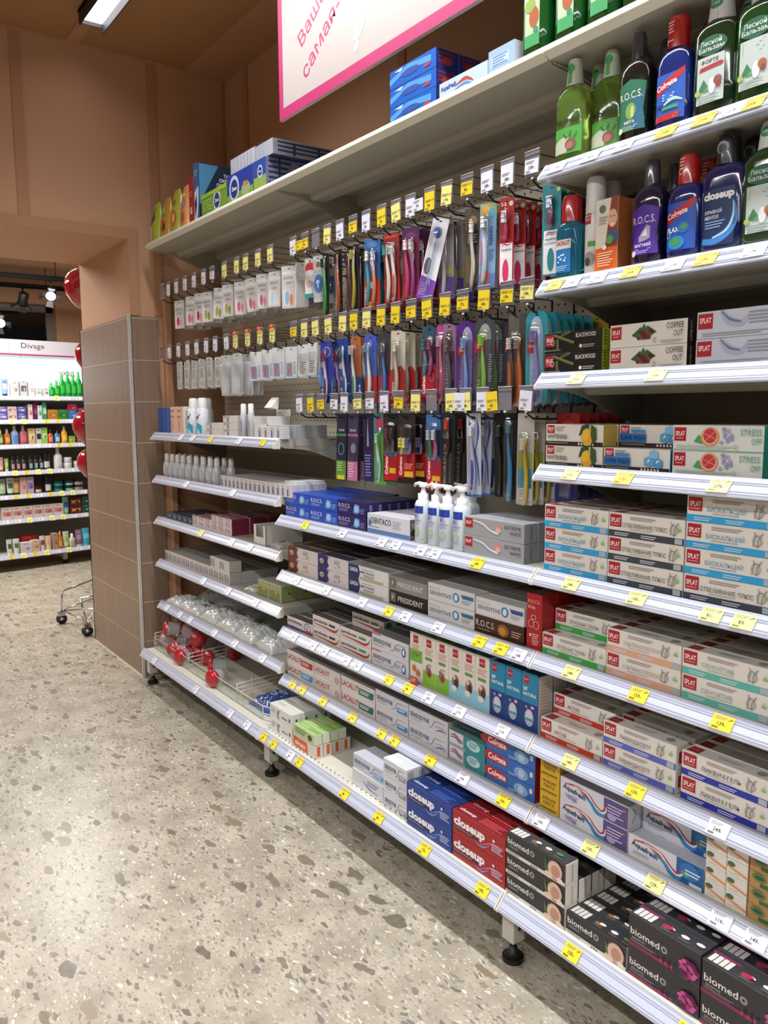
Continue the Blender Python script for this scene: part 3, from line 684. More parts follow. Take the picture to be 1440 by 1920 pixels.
PK['teal'] = pack_proto('teal', 48, 205, '#0c7f88', [('r', 4, 4, 40, 78, '#e8e8ea'), ('r', 5, 62, 38, 40, '#f2f2f2'), ('c', [(9, 94), (18, 98), (28, 96), (38, 99)], [1, 3, 3, 1], '#c02c48'), ('c', [(9, 90), (18, 94), (28, 92), (38, 95)], [1, 2, 2, 1], '#2a5fa8'), ('t', 'Aquafresh', 8, 80, 5, '#1d5f78', {'w': 32, 'b': .02}), ('t', 'EXTREME', 8, 70, 5, '#1d5f78', {'w': 32}), ('e', 24, 36, 9, 26, '#0f7f88'), ('e', 24, 160, 10, 18, '#0a5d68'), ('e', 42, 190, 5, 5, '#b7d8a0')], [(0, -18, 'f', '#a6356c', '#c9d8e8', None, .07)], [26, -16, -90, 16])
PK['redkids'] = pack_proto('redkids', 42, 205, '#a9201c', [('r', 3, 3, 36, 92, '#eceaea'), ('r', 3, 62, 36, 36, '#f4f2f2'), ('c', [(7, 92), (16, 96), (26, 93), (36, 97)], [1, 3, 3, 1], '#c02c48'), ('t', 'Aquafresh', 6, 80, 5, '#3a4a8c', {'w': 30, 'b': .02}), ('t', '3-5', 6, 186, 8, '#f4efe6', {'b': .02}), ('e', 34, 190, 6, 6, '#cdd8a0'), ('e', 20, 32, 9, 28, '#d2356a'), ('e', 20, 166, 12, 15, '#c8405a')], [(0, -22, 'f', '#d0345f', '#d8d0e0', None, .07)], [24, -14, -90, 16])
PK['nano'] = pack_proto('nano', 50, 205, '#7fa6c8', [('r', 0, 170, 50, 35, '#9fb68c'), ('e', 18, 190, 14, 10, '#e0a84c'), ('e', 36, 180, 12, 12, '#5aa8c0'), ('r', 0, 60, 24, 60, '#a98fae'), ('r', 0, 0, 50, 34, '#5f7fc0'), ('e', 20, 26, 16, 18, '#c06a58'), ('t', 'NANO', 40, 104, 11, '#2a58a8', {'rot': PI / 2, 'w': 44, 'b': .03}), ('l', 30, 90, 16, 6, 5, '#5a6f9c')], [(6, -22, 'f', '#dcdce4', '#efeae4', None, .17)], [24, -14, -200, 16])
PK['gold'] = pack_proto('gold', 46, 205, '#4a4232', [('r', 4, 110, 38, 40, '#1f1c18'), ('e', 24, 174, 12, 12, '#9a7c3c'), ('r', 6, 20, 34, 70, '#6d5b34'), ('l', 10, 138, 26, 4, 6, '#c8b070')], [(-4, -24, 'f', '#d8d2c4', '#ebe7dc', None, .17)], [24, -16, -200, 14])
PK['ortho'] = pack_proto('ortho', 56, 215, '#e6e4ec', [('p', [(0, 0), (56, 0), (56, 52), (0, 62)], '#7a4ab0'), ('e', 26, 176, 15, 15, '#5a76c8'), ('e', 30, 172, 9, 9, '#3c4c9c'), ('e', 16, 88, 12, 22, '#5c5458'), ('t', 'Orthodontic', 21, 72, 6, '#efe9ee', {'rot': PI / 2, 'w': 34}), ('l', 6, 40, 24, 7, 5, '#b79be0'), ('c', [(34, 40), (34, 150)], 3, '#b8cfe4'), ('c', [(26, 40), (26, 150)], 3, '#7fb6d0')], [], [30, -12, -190, 18])
PK['clearv'] = pack_proto('clearv', 52, 210, '#a6a2a4', [('r', 0, 0, 52, 58, '#6a4a98'), ('r', 8, 66, 36, 16, '#c8b83c'), ('l', 8, 50, 30, 7, 5, '#a58ad0'), ('r', 3, 60, 2, 140, '#d8d8dc'), ('r', 24, 90, 3, 110, '#c8c8cc')], [(4, -24, 'f', '#cfcfd4', '#e8e8e8', None, .17)], [34, -12, -195, 18])
PK['pinktwin'] = pack_proto('pinktwin', 58, 200, '#7a2444', [('r', 0, 168, 58, 32, '#5a2858'), ('r', 0, 0, 58, 40, '#b02838'), ('e', 29, 176, 18, 10, '#7a3c78')], [(10, -24, 'f', '#d83c74', '#efe4ea', None, .165), (-9, -24, 'f', '#a83c8c', '#f0dfe8', None, .165)], [44, -16, -192, 16])
PK['redtwin'] = pack_proto('redtwin', 56, 200, '#8c1f22', [('r', 0, 150, 56, 50, '#8c3030'), ('p', [(0, 0), (56, 0), (56, 70), (28, 80), (0, 70)], '#ae2426'), ('r', 4, 186, 48, 10, '#d84034')], [(10, -22, 's', '#e6dfd4', '#2a9c8c', None, .165), (-10, -22, 's', '#e4dcd0', '#ddd8d0', '#d06048', .165)], [44, -14, -190, 15])
PK['bluetwin'] = pack_proto('bluetwin', 58, 205, '#2c62a4', [('r', 0, 165, 58, 40, '#3c74b8'), ('p', [(0, 0), (58, 0), (58, 84), (29, 96), (0, 84)], '#bf3426'), ('t', 'COMFORT', 11, 14, 8, '#f2efe9', {'rot': PI / 2, 'w': 52, 'b': .02}), ('r', 16, 6, 22, 16, '#e2b92c'), ('t', '1+1', 18, 10, 8, '#5a3c10', {'w': 18}), ('e', 28, 70, 10, 10, '#e8e2e0'), ('e', 28, 188, 20, 9, '#5a8cc8')], [(11, -26, 'f', '#3c9ca4', '#e8e4e0', None, .16), (-11, -26, 'f', '#d98a5c', '#dfe4ea', None, .16)], [46, -16, -190, 16])
for kk, hc, bc in (('green', '#1f9c40', '#182418'), ('whiteb', '#d8d4cc', '#c0bcb4'), ('orange', '#b04820', '#201818'), ('wine', '#6c1c40', '#201418'), ('yellow', '#b0a030', '#c8bc50'), ('navy', '#22306c', '#182038')):
    PK['slim_' + kk] = pack_proto('slim' + kk, 26, 200, '#26221f', [('r', 2, 4, 22, 50, '#1a1716'), ('l', 5, 44, 15, 6, 6, '#b8b0a8')], [(0, -6, 's', hc, bc, None, .185)], [22, 4, -190, 16])
PK['oralb'] = pack_proto('oralb', 50, 205, '#2b3f9c', [('r', 0, 0, 50, 62, '#1b3478'), ('e', 16, 90, 26, 38, '#4f86c8'), ('e', 36, 110, 30, 40, '#3a3a9c'), ('e', 14, 128, 11, 11, '#c8a890'), ('e', 14, 128, 6, 8, '#d8d0e0'), ('o', 30, 168, 17, 17, 3, '#b89ac0'), ('r', 0, 0, 50, 50, '#1b3070'), ('t', 'Oral-B', 13, 8, 8, '#eef0f6', {'rot': PI / 2, 'w': 40, 'b': .02})], [(-4, -26, 'f', '#d8cfdc', '#8c2c4c', '#6c1f38', .175)], [30, -16, -200, 16])
PK['oralg'] = pack_proto('oralg', 46, 205, '#1d3f86', [('e', 18, 96, 26, 40, '#3c4a9c'), ('e', 12, 118, 10, 10, '#d8cfd8'), ('r', 0, 0, 46, 46, '#173274'), ('c', [(6, 84), (14, 74), (30, 62), (44, 60)], 3, '#b8c8e8'), ('t', 'Oral-B', 13, 8, 8, '#eef0f6', {'rot': PI / 2, 'w': 40, 'b': .02})], [(-6, -18, 's', '#dfe6e8', '#1f8c94', '#2a5c90', .18)], [28, -10, -200, 16])
PK['whitegreen'] = pack_proto('whitegreen', 46, 205, '#a8643c', [('r', 0, 0, 46, 80, '#1f4a8c'), ('t', 'Oral-B', 40, 12, 8, '#eef0f6', {'rot': PI / 2, 'w': 44, 'b': .02})], [(6, -16, 's', '#e4e2dc', '#cfd0cc', '#1f8c5c', .185)], [30, -8, -200, 16])
PK['whiteblue'] = pack_proto('whiteblue', 50, 205, '#4a6cb4', [('r', 0, 150, 50, 55, '#3a58b0'), ('p', [(0, 0), (50, 0), (50, 76), (30, 84), (0, 76)], '#b42c2c'), ('e', 14, 150, 9, 20, '#7fb0e0')], [(2, -14, 's', '#e6e4e4', '#6fb0e0', None, .185)], [34, -6, -200, 16])
PK['grip'] = pack_proto('grip', 50, 205, '#4c3c48', [('r', 0, 150, 50, 55, '#39363c'), ('p', [(0, 0), (50, 0), (50, 74), (25, 84), (0, 74)], '#a82440'), ('e', 14, 156, 6, 10, '#c8c0c0'), ('t', 'Colgate', 12, 8, 6, '#e8d8dc', {'rot': PI / 2, 'w': 30, 'b': .02})], [(-2, -20, 'f', '#2c7cc0', '#8c9096', None, .18)], [32, -12, -200, 18])
PK['cream'] = pack_proto('cream', 52, 210, '#bfb6a2', [('p', [(0, 0), (52, 0), (52, 92), (38, 110), (0, 96)], '#a82626'), ('t', 'Colgate', 12, 10, 8, '#f0dcd4', {'rot': PI / 2, 'w': 52, 'b': .02}), ('r', 12, 122, 18, 70, '#cfc8b4')], [(2, -22, 'f', '#c8bea8', '#e0dccc', None, .175)], [30, -14, -195, 16])
PK['colpink'] = pack_proto('colpink', 54, 200, '#4a2c48', [('r', 0, 160, 54, 40, '#2c4c5c'), ('r', 3, 4, 48, 92, '#b01c26'), ('r', 6, 82, 42, 12, '#c84a8c'), ('t', 'Colgate', 15, 14, 10, '#f4f0ec', {'rot': PI / 2, 'w': 56, 'b': .03}), ('r', 30, 4, 20, 18, '#e2b92c'), ('o', 38, 60, 8, 12, 2, '#c86a9c')], [(10, -26, 'f', '#2c7c8c', '#2c6c78', None, .10), (-10, -26, 'f', '#8c3c6c', '#9c4c78', None, .10)], [46, -16, -100, 16])
PK['pinksoft'] = pack_proto('pinksoft', 40, 205, '#9c3c5c', [('r', 0, 170, 40, 35, '#a83c84'), ('r', 0, 0, 40, 60, '#7c2438')], [(0, -20, 's', '#d88ca0', '#e0b4c4', '#c04868', .185)], [30, -8, -198, 16])
PK['president'] = pack_proto('president', 46, 210, '#6c3c70', [('r', 2, 2, 42, 206, '#8a6888'), ('r', 6, 6, 34, 130, '#4a3048'), ('t', 'PRESIDENT', 20, 26, 9, '#e8e0e8', {'rot': PI / 2, 'w': 100}), ('t', 'sensitive', 36, 60, 5, '#d0c0d0', {'rot': PI / 2, 'w': 44}), ('r', 14, 150, 18, 40, '#5a5048')], [(-2, -26, 'f', '#5a4c58', '#6c6454', None, .175)], [30, -16, -198, 16])
PK['ultrav'] = pack_proto('ultrav', 64, 215, '#4a2478', [('e', 34, 160, 18, 40, '#a09cb0'), ('r', 16, 6, 36, 160, '#7c6c9c'), ('r', 4, 126, 30, 28, RD), ('t', 'SPLAT', 10, 136, 8, '#f0eaea', {'w': 18, 'b': .02}), ('t', 'ULTRA', 24, 16, 11, '#6a8cc8', {'rot': PI / 2, 'w': 48, 'b': .03}), ('t', 'sensitive', 24, 68, 9, '#6a8cc8', {'rot': PI / 2, 'w': 46}), ('l', 44, 112, 10, 12, 6, '#a898c0'), ('e', 48, 26, 6, 6, '#c8c0d0')], [(-4, -32, 's', '#7c9cd8', '#8cb8ec', None, .18)], [38, -18, -208, 18], 20)
PK['ultrag'] = pack_proto('ultrag', 64, 215, '#3a3c40', [('e', 32, 160, 20, 42, '#94968e'), ('r', 12, 6, 40, 156, '#55575a'), ('r', 2, 130, 34, 28, RD), ('t', 'SPLAT', 9, 140, 8, '#f0eaea', {'w': 20, 'b': .02}), ('t', 'ULTRA', 24, 16, 11, '#7ca83c', {'rot': PI / 2, 'w': 48, 'b': .03}), ('t', 'complete', 24, 68, 9, '#8cb83c', {'rot': PI / 2, 'w': 46}), ('l', 46, 122, 10, 12, 6, '#a8a8a0'), ('e', 50, 26, 6, 6, '#c8c8c0')], [(-2, -30, 's', '#84b848', '#9cdc30', None, .185)], [40, -16, -208, 18], 20)
PK['ultrad'] = pack_proto('ultrad', 62, 215, '#1f2024', [('e', 32, 160, 20, 42, '#4c4e50'), ('r', 2, 130, 34, 28, '#8c1c24'), ('t', 'SPLAT', 9, 140, 8, '#c8b0b0', {'w': 20, 'b': .02}), ('t', 'ULTRA', 24, 16, 11, '#5c8c2c', {'rot': PI / 2, 'w': 48, 'b': .03}), ('t', 'complete', 24, 68, 9, '#4c6c2c', {'rot': PI / 2, 'w': 46})], [], [40, -16, -208, 16], 20)
PK['orangeb'] = pack_proto('orangeb', 50, 225, '#5c5850', [('r', 0, 0, 50, 110, '#c4601c'), ('l', 8, 180, 20, 6, 6, '#a8a498'), ('r', 30, 0, 20, 225, '#3c3a34')], [(8, -46, 's', '#2c2624', '#c8c4bc', None, .175), (-12, -46, 's', '#c8641c', '#8c8880', None, .17)], [44, -34, -215, 16])
PK['tealsplat'] = pack_proto('tealsplat', 58, 220, '#1f8c9c', [('e', 28, 168, 17, 40, '#a8c4d0'), ('r', 12, 4, 34, 166, '#9cb0cc'), ('r', 4, 122, 24, 34, '#b3303a'), ('t', 'SPLAT', 8, 136, 6, '#f0dede', {'w': 18, 'b': .02}), ('t', 'ULTRA', 26, 20, 9, '#8c8cc0', {'rot': PI / 2, 'w': 70})], [(-3, -34, 's', '#8c84c0', '#8c7cc8', None, .18)], [40, -14, -212, 18], 20)
PK['boxg'] = pack_proto('boxg', 46, 215, '#26263c', [('r', 0, 0, 46, 62, '#5c8c3c'), ('r', 6, 0, 34, 14, '#cfc02c'), ('r', 0, 142, 46, 8, '#3c7c4c'), ('t', 'Oral-B', 10, 158, 8, '#b8b8c8', {'w': 26, 'b': .02}), ('o', 23, 100, 14, 20, 3, '#5c9cb8'), ('l', 6, 52, 24, 4, 8, '#a8c890')], [], None, thick=.012)
PK['boxp'] = pack_proto('boxp', 46, 215, '#3c3450', [('r', 0, 0, 46, 62, '#b06c8c'), ('r', 0, 142, 46, 8, '#9c5c7c'), ('t', 'Oral-B', 10, 158, 8, '#b8b8c8', {'w': 26, 'b': .02}), ('e', 26, 104, 12, 16, '#8c8494'), ('l', 6, 52, 24, 6, 8, '#e0b8c8')], [], None, thick=.012)
PK['boxn'] = pack_proto('boxn', 46, 212, '#1f2040', [('r', 0, 0, 46, 96, '#242458'), ('l', 6, 80, 24, 8, 9, '#8c94b8'), ('p', [(16, 110), (24, 110), (22, 200)], '#9c9cb0')], [], None, thick=.012)
PK['greenp'] = pack_proto('greenp', 48, 220, '#5c9c3c', [('r', 0, 160, 48, 60, '#3c7c78'), ('e', 22, 190, 16, 20, '#a83c58'), ('r', 2, 4, 44, 150, '#6cac4c'), ('r', 24, 4, 3, 150, '#4c8c34')], [(2, -50, 'f', '#d0e8dc', '#8ccca8', '#58b0a8', .155)], [30, -30, -210, 14])
PK['colblack'] = pack_proto('colblack', 54, 205, '#1c1818', [('e', 27, 186, 24, 18, '#2c2422'), ('r', 3, 4, 48, 84, '#ae1c22'), ('r', 6, 78, 42, 14, '#4c8cc0'), ('t', 'Colgate', 16, 22, 10, '#f4f0ec', {'rot': PI / 2, 'w': 54, 'b': .03}), ('r', 22, 26, 22, 16, '#e2b92c')], [(8, -34, 'f', '#4c2438', '#6c3448', None, .08), (-8, -34, 'f', '#2c2024', '#4c3438', None, .08)], [44, -14, -110, 16])
PK['coltriple'] = pack_proto('coltriple', 66, 205, '#1c1818', [('r', 4, 160, 58, 42, '#2a2624'), ('p', [(2, 18), (64, 18), (64, 92), (33, 84), (2, 92)], '#b41c1e'), ('t', 'Colgate', 16, 24, 9, '#f4f0ec', {'rot': PI / 2, 'w': 54, 'b': .03}), ('r', 26, 20, 32, 16, '#e2b92c'), ('l', 26, 56, 30, 3, 6, '#e8a8a0'), ('e', 42, 72, 9, 12, '#7c1418')], [(14, -60, 'f', '#c8c85c', '#b8b84c', None, .05), (0, -60, 'f', '#5c5c8c', '#d8d07c', None, .05), (-14, -60, 'f', '#6c4c8c', '#5c5c9c', None, .05)], [56, -20, -110, 16])
PK['colblue'] = pack_proto('colblue', 56, 215, '#1f2c4c', [('r', 3, 170, 50, 42, '#3c6ca0'), ('p', [(2, 0), (54, 0), (54, 88), (28, 98), (2, 88)], '#b41c24'), ('r', 8, 84, 40, 14, '#3c7cc0'), ('t', 'Colgate', 15, 30, 9, '#f4f0ec', {'rot': PI / 2, 'w': 52, 'b': .03}), ('r', 22, 26, 28, 14, '#e2b92c'), ('o', 34, 70, 8, 12, 3, '#4c4c9c'), ('e', 22, 12, 5, 14, '#e8e0d4'), ('e', 38, 12, 5, 14, '#e8e0d4')], [(9, -34, 'f', '#1f6c5c', '#9cc0dc', None, .085), (-9, -34, 'f', '#b84c7c', '#c8d0e0', None, .085)], [46, -14, -120, 16])
PK['biorepair'] = pack_proto('biorepair', 44, 220, '#1a1e22', [('t', 'BIOREPAIR', 16, 30, 9, '#8a8070', {'rot': PI / 2, 'w': 110, 'b': .01}), ('l', 26, 110, 8, 14, 6, '#5c6068')], [(-2, -4, 'f', '#3c1c1c', '#c83c24', None, .10)], [24, 0, -60, 16])
PK['blackslim'] = pack_proto('blackslim', 40, 215, '#101412', [('r', 3, 6, 34, 200, '#0b0e0c')], [(0, -20, 'f', '#1a2420', '#24302c', None, .18)], None)
PK['whitestripe'] = pack_proto('whitestripe', 46, 220, '#b8bcc8', [('r', 0, 0, 46, 7, '#3c6cb8'), ('c', [(10, 200), (16, 150), (34, 90), (40, 30)], [3, 7, 5, 2], '#2c4cac'), ('c', [(34, 205), (38, 170), (28, 120)], [2, 6, 2], '#2c3c9c')], [(0, -20, 'f', '#dcdfe6', '#e8ecf4', '#2c4cac', .185)], [26, -8, -205, 14])
PK['bluegrip'] = pack_proto('bluegrip', 34, 215, '#14181c', [('l', 5, 30, 20, 3, 6, '#4c5258')], [(0, -10, 'f', '#2c88c0', '#5c8ca0', None, .20)], [28, 2, -208, 18])
PK['greengrip'] = pack_proto('greengrip', 34, 215, '#14181c', [('l', 5, 30, 20, 3, 6, '#4c5258')], [(0, -10, 'f', '#1f6c34', '#3c4c44', None, .20)], [28, 2, -208, 18])
PK['yellowkid'] = pack_proto('yellowkid', 48, 225, '#a8a49a', [('r', 4, 40, 40, 60, '#3c8cac'), ('r', 4, 90, 40, 40, '#8c9c4c'), ('r', 4, 12, 40, 30, '#c8c8c4'), ('l', 8, 34, 20, 3, 7, '#8c8c8c')], [(-6, -50, 's', '#d8b418', '#e0e0c8', None, .165)], [32, -34, -215, 14])
PK['redback'] = pack_proto('redback', 60, 215, '#9c1c20', [('r', 0, 0, 60, 40, '#1f2c6c'), ('e', 30, 180, 20, 16, '#c03c30'), ('l', 8, 140, 40, 5, 7, '#d88078')], [], [40, -14, -200, 14])
PK['yellowsp'] = pack_proto('yellowsp', 58, 200, '#c8a81c', [('r', 6, 100, 26, 24, '#a8201c'), ('e', 36, 50, 12, 40, '#c85c1c')], [], [40, -14, -190, 12])
PK['floss'] = pack_proto('floss', 48, 150, '#c4c8cc', [('e', 24, 118, 17, 14, '#d8d4d0'), ('e', 24, 122, 10, 10, '#8c6c64'), ('e', 24, 60, 22, 30, '#4c7cc0')], [], [40, -70, -128, 20], film=M_FILM)
PK['redcap'] = pack_proto('redcap', 48, 130, '#cfcfcc', [('e', 24, 100, 22, 17, '#c83c30'), ('e', 24, 82, 22, 10, '#e8e4e4'), ('e', 22, 46, 14, 12, '#c8a0a4'), ('r', 0, 0, 48, 14, '#2c8c94')], [], None)
def demeter(a, b_, sz=(60, 125)):
    w, h = sz
    return pack_proto('dem' + a, w, h, '#c9c9c6', [('r', 2, h - 30, w - 4, 12, '#dcdcda'), ('t', 'ДЕМЕТЕР', 8, h - 44, 7, '#55555a', {'w': w * .62}), ('r', 4, 6, w - 8, h * .42, '#d6cfcc'), ('e', w * .35, h * .25, w * .13, h * .16, a), ('e', w * .62, h * .2, w * .12, h * .14, b_), ('l', w * .3, h - 56, w * .4, 2, 4, '#9a9a9a')], thick=.009)
PK['manpink'] = demeter('#c8607c', '#d88ca0'); PK['mangreen'] = demeter('#9aa04c', '#8c9048'); PK['manred'] = demeter('#b02c5c', '#d89ca8'); PK['manorange'] = demeter('#7cb0d8', '#d8845c', (70, 145)); PK['manblue'] = demeter('#a8c0d8', '#c8d0d8')
PK['greyblock'] = pack_proto('greyblock', 62, 150, '#9a9c9a', [('r', 0, 0, 3, 150, '#d8d8d4'), ('l', 10, 110, 40, 3, 8, '#b8bab8')], [], None, thick=.010)
PK['strip'] = pack_proto('strip', 34, 125, '#c6c4be', [('r', 4, 90, 26, 24, '#a8a6a2'), ('l', 7, 80, 20, 6, 7, '#7c7c7c'), ('r', 6, 10, 22, 18, '#b0aeaa')], [], None, thick=.007)
PK['bagp'] = pack_proto('bagp', 60, 165, '#b4b6b4', [('r', 8, 10, 44, 60, '#c4c4c0'), ('r', 34, 14, 16, 14, '#8c88a0'), ('l', 12, 110, 36, 5, 8, '#9a9a9c')], [], [50, -20, -150, 14], film=M_POLY)
PK['dental'] = pack_proto('dental', 60, 110, '#cdcfd0', [('r', 4, 6, 30, 48, '#7c94c0'), ('c', [(10, 12), (18, 26), (14, 38), (26, 50)], [6, 9, 8, 3], '#d8683c'), ('r', 36, 4, 22, 60, '#d8dada'), ('l', 39, 56, 15, 8, 6, '#7c8088')], [], None, thick=.010)
PK['dental2'] = pack_proto('dental2', 44, 110, '#cdcfd0', [('r', 4, 50, 36, 30, '#b0b4b4'), ('l', 8, 46, 26, 6, 7, '#6c7078')], [], None, thick=.008)
H0, H1, H2 = 0, 1, 2
hang('teal', 0, 0.04, 4, .030, 'teal toothbrush pack with white lower panel')
hang('redkids', 0, 0.188, 6, .038, 'red child toothbrush pack with white lower panel')
hang('nano', 0, 0.251, 3, .040, 'iridescent blue toothbrush pack')
hang('gold', 0, 0.311, 2, .050, 'dark gold toothbrush pack with white brush')
hang('ortho', 0, 0.438, 1, .02, 'tilted white and violet toothbrush pack', swing=-15)
hang('clearv', 0, 0.447, 5, .036, 'clear toothbrush pack with violet foot', yfirst=-.085)
hang('pinktwin', 0, 0.572, 6, .036, 'pink and purple twin toothbrush pack')
hang('redtwin', 0, 0.665, 5, .038, 'red twin toothbrush pack with pale brushes')
hang('bluetwin', 0, 0.761, 4, .046, 'blue twin toothbrush pack with red foot')
hang('slim_yellow', 0, 0.854, 2, .05, 'slim pack with yellow toothbrush'); hang('slim_navy', 0, 0.833, 4, .04, 'slim pack with navy toothbrush', yfirst=-.10)
hang('slim_orange', 0, 0.947, 3, .045, 'slim pack with burnt orange toothbrush'); hang('slim_wine', 0, 0.912, 4, .045, 'slim pack with wine red toothbrush', yfirst=-.08)
hang('slim_green', 0, 1.028, 1, .05, 'slim pack with glossy green toothbrush'); hang('slim_whiteb', 0, 0.982, 3, .05, 'slim pack with off-white toothbrush', yfirst=-.08)
hang('floss', 0, 1.079, 2, .05, 'clear hanging card with blue capsule', 'accessory_pack', 'dental accessory pack', dz=.0)
hang('redcap', 0, 1.132, 3, .045, 'small card with red top and teal foot', 'accessory_pack', 'dental accessory pack')
hang('oralb', 1, 1.036, 3, .045, 'deep blue toothbrush pack with striped maroon brush')
hang('oralg', 1, 0.93, 3, .045, 'deep blue toothbrush pack with teal bristles')
hang('whitegreen', 1, 0.859, 4, .042, 'brown and blue pack with white-green toothbrush')
hang('whiteblue', 1, 0.775, 4, .042, 'blue and red pack with white toothbrush')
hang('grip', 1, 0.699, 3, .05, 'grey and red pack with blue-gripped toothbrush')
hang('cream', 1, 0.632, 7, .036, 'cream and red toothbrush pack')
hang('colpink', 1, 0.487, 3, .04, 'red twin toothbrush pack with pink band')
hang('pinksoft', 1, 0.438, 3, .04, 'rose pack with pink toothbrush', yfirst=-.07)
hang('president', 1, 0.4, 3, .04, 'mauve toothbrush pack with tall vertical lettering')
hang('ultrav', 1, 0.33, 4, .036, 'violet toothbrush pack with pale blue brush')
hang('ultrag', 1, 0.26, 6, .036, 'charcoal toothbrush pack with lime green brush')
hang('ultrad', 1, 0.187, 3, .036, 'black toothbrush pack with green lettering', yfirst=-.10)
hang('orangeb', 1, 0.146, 4, .036, 'orange and black twin toothbrush pack')
hang('tealsplat', 1, 0.082, 8, .032, 'turquoise toothbrush pack with lilac brush')
hang('boxg', 2, 0.942, 3, .045, 'tall navy box with green foot'); hang('boxp', 2, 0.875, 3, .045, 'tall navy box with pink foot'); hang('boxn', 2, 0.793, 3, .05, 'tall plain navy toothbrush box')
hang('greenp', 2, 0.73, 3, .05, 'bright green toothbrush pack')
hang('colblack', 2, 0.671, 3, .05, 'black and red twin toothbrush pack with blue band')
hang('coltriple', 2, 0.591, 6, .04, 'black and red multi toothbrush pack with dark bristles')
hang('colblue', 2, 0.467, 3, .045, 'blue and red twin toothbrush pack')
hang('biorepair', 2, 0.4, 3, .05, 'black pack with vermilion brush head')
hang('blackslim', 2, 0.354, 3, .06, 'plain black toothbrush pack left of the striped ones', yfirst=-.10)
hang('whitestripe', 2, 0.302, 5, .042, 'white toothbrush pack with blue stripes')
hang('blackslim', 2, 0.217, 5, .05, 'plain black toothbrush pack beside blue-handled brush', yfirst=-.08)
hang('bluegrip', 2, 0.165, 2, .05, 'slim black pack with sky-blue handle'); hang('greengrip', 2, 0.146, 3, .05, 'slim black pack with dark green handle', yfirst=-.09)
hang('yellowkid', 2, 0.109, 6, .036, 'grey pack with yellow toothbrush')
hang('redback', 2, .045, 6, .034, 'red toothbrush pack at near end', yfirst=-.14)
hang('yellowsp', 1, -.0 + .062, 3, .03, 'yellow toothbrush pack deep behind turquoise packs', yfirst=-.255)
# far bay: manicure and dental cards
for i, (x, k, n, d) in enumerate([(1.277, 'manorange', 3, 'large white card with orange picture'), (1.182, 'greyblock', 3, 'plain grey card with white edge'),
     (1.385, 'manblue', 4, 'white card with faint blue picture'), (1.482, 'manpink', 4, 'white card with rose picture'), (1.58, 'manpink', 4, 'white card with rose picture'), (1.673, 'manpink', 4, 'white card with rose picture'),
     (1.787, 'mangreen', 4, 'white card with olive picture'), (1.87, 'mangreen', 4, 'white card with olive picture'), (1.995, 'mangreen', 4, 'white card with olive picture'), (2.075, 'manred', 4, 'white card with crimson picture'), (2.17, 'manpink', 4, 'white card with rose picture'), (2.308, 'manred', 4, 'white card with crimson picture')]):
    hang(k, 0, x, n, .042, '%s, %s from near end' % (d, ORD[i]), 'manicure_card', 'manicure set card', reg='upper far-bay row', dz=-.004 - .002 * (i % 3), swing=rnd.uniform(-3, 3), group='cards on the upper far-bay hooks', yaw=22)
for i, (x, k, n, d) in enumerate([(1.126, 'dental2', 2, 'narrow white card with grey print'), (1.189, 'dental2', 3, 'narrow white card with grey print'), (1.272, 'dental', 3, 'white card with orange picture'), (1.369, 'dental', 3, 'white card with orange picture'), (1.453, 'dental', 3, 'white card with orange picture'), (1.55, 'dental', 3, 'white card with orange picture'),
     (1.715, 'bagp', 3, 'crinkled clear bag with grey print'), (1.821, 'bagp', 3, 'crinkled clear bag with grey print'),
     (1.906, 'strip', 3, 'thin beige card'), (1.995, 'strip', 4, 'thin beige card'), (2.075, 'strip', 4, 'thin beige card'), (2.158, 'strip', 4, 'thin beige card'), (2.245, 'strip', 4, 'thin beige card'), (2.335, 'strip', 4, 'thin beige card')]):
    hang(k, 1, x, n, .045, '%s, %s from near end' % (d, ORD[i]), 'manicure_card' if k == 'strip' else 'dental_card', 'hanging card', reg='middle far-bay row', dz=-.002 * (i % 3), group='cards on the middle far-bay hooks', yaw=20)

# ================================================================ CARTONS
CR = '#dedad2'; RED = '#a81c2a'
def splat(w, h, name, cn, stripe, nw=78, pic='#8a8680', stl=.27):
    k = h / 50; q_ = w * (.07 if nw > 100 else 0)
    return [('r', 0, 0, w, h * stl, stripe), ('l', 16, h * stl * .55, w * .2, 2, 4, '#cfd6dc'), ('l', w * .45, h * stl * .55, w * .2, 2, 4, '#cfd6dc'), ('r', w - 21, 1.5, 17, h * stl - 2.5, '#a9b4bc'),
        ('r', 4, h * .42, 29 * k, h * .52, RED), ('t', 'SPLAT', 6.5, h * .60, 9.5 * k, '#f4ecea', {'w': 24 * k, 'b': .015}), ('l', 7, h * .50, 22 * k, 1, 3, '#e0b8b8'),
        ('l', w * .30, h * .86, w * .34, 2, 4 * k, '#9c8c88'), ('t', name, w * (.20 if nw > 100 else .24), h * .44, 8.5 * k, cn, {'w': nw}), ('l', w * .30, h * .36, w * .3, 1, 3, '#a8a4a0'),
        ('e', w * .80 + q_, h * .56, 10 * k, 8 * k, '#c4c0b8'), ('o', w * .80 + q_, h * .58, 8 * k, 11 * k, 1.2, pic), ('c', [(w * .76 + q_, h * .36), (w * .78 + q_, h * .7), (w * .77 + q_, h * .9)], 1.6, pic), ('c', [(w * .81 + q_, h * .34), (w * .82 + q_, h * .66), (w * .86 + q_, h * .88)], 1.8, pic), ('r', w * .915, h * .56, 9, 5, '#8cb86c'), ('c', [(w * .93, h * .68), (w * .95, h * .8)], 1.2, '#99cc99')]
def splat_top(w, d):
    return [('r', 6, d * .12, 26, d * .66, '#9c2430'), ('l', 10, d * .4, 18, 1, 3, '#d8a8a8'), ('l', w * .36, d * .6, w * .3, 3, 4, '#a8a49c'), ('e', w * .85, d * .5, 9, d * .25, '#8c8a86')]
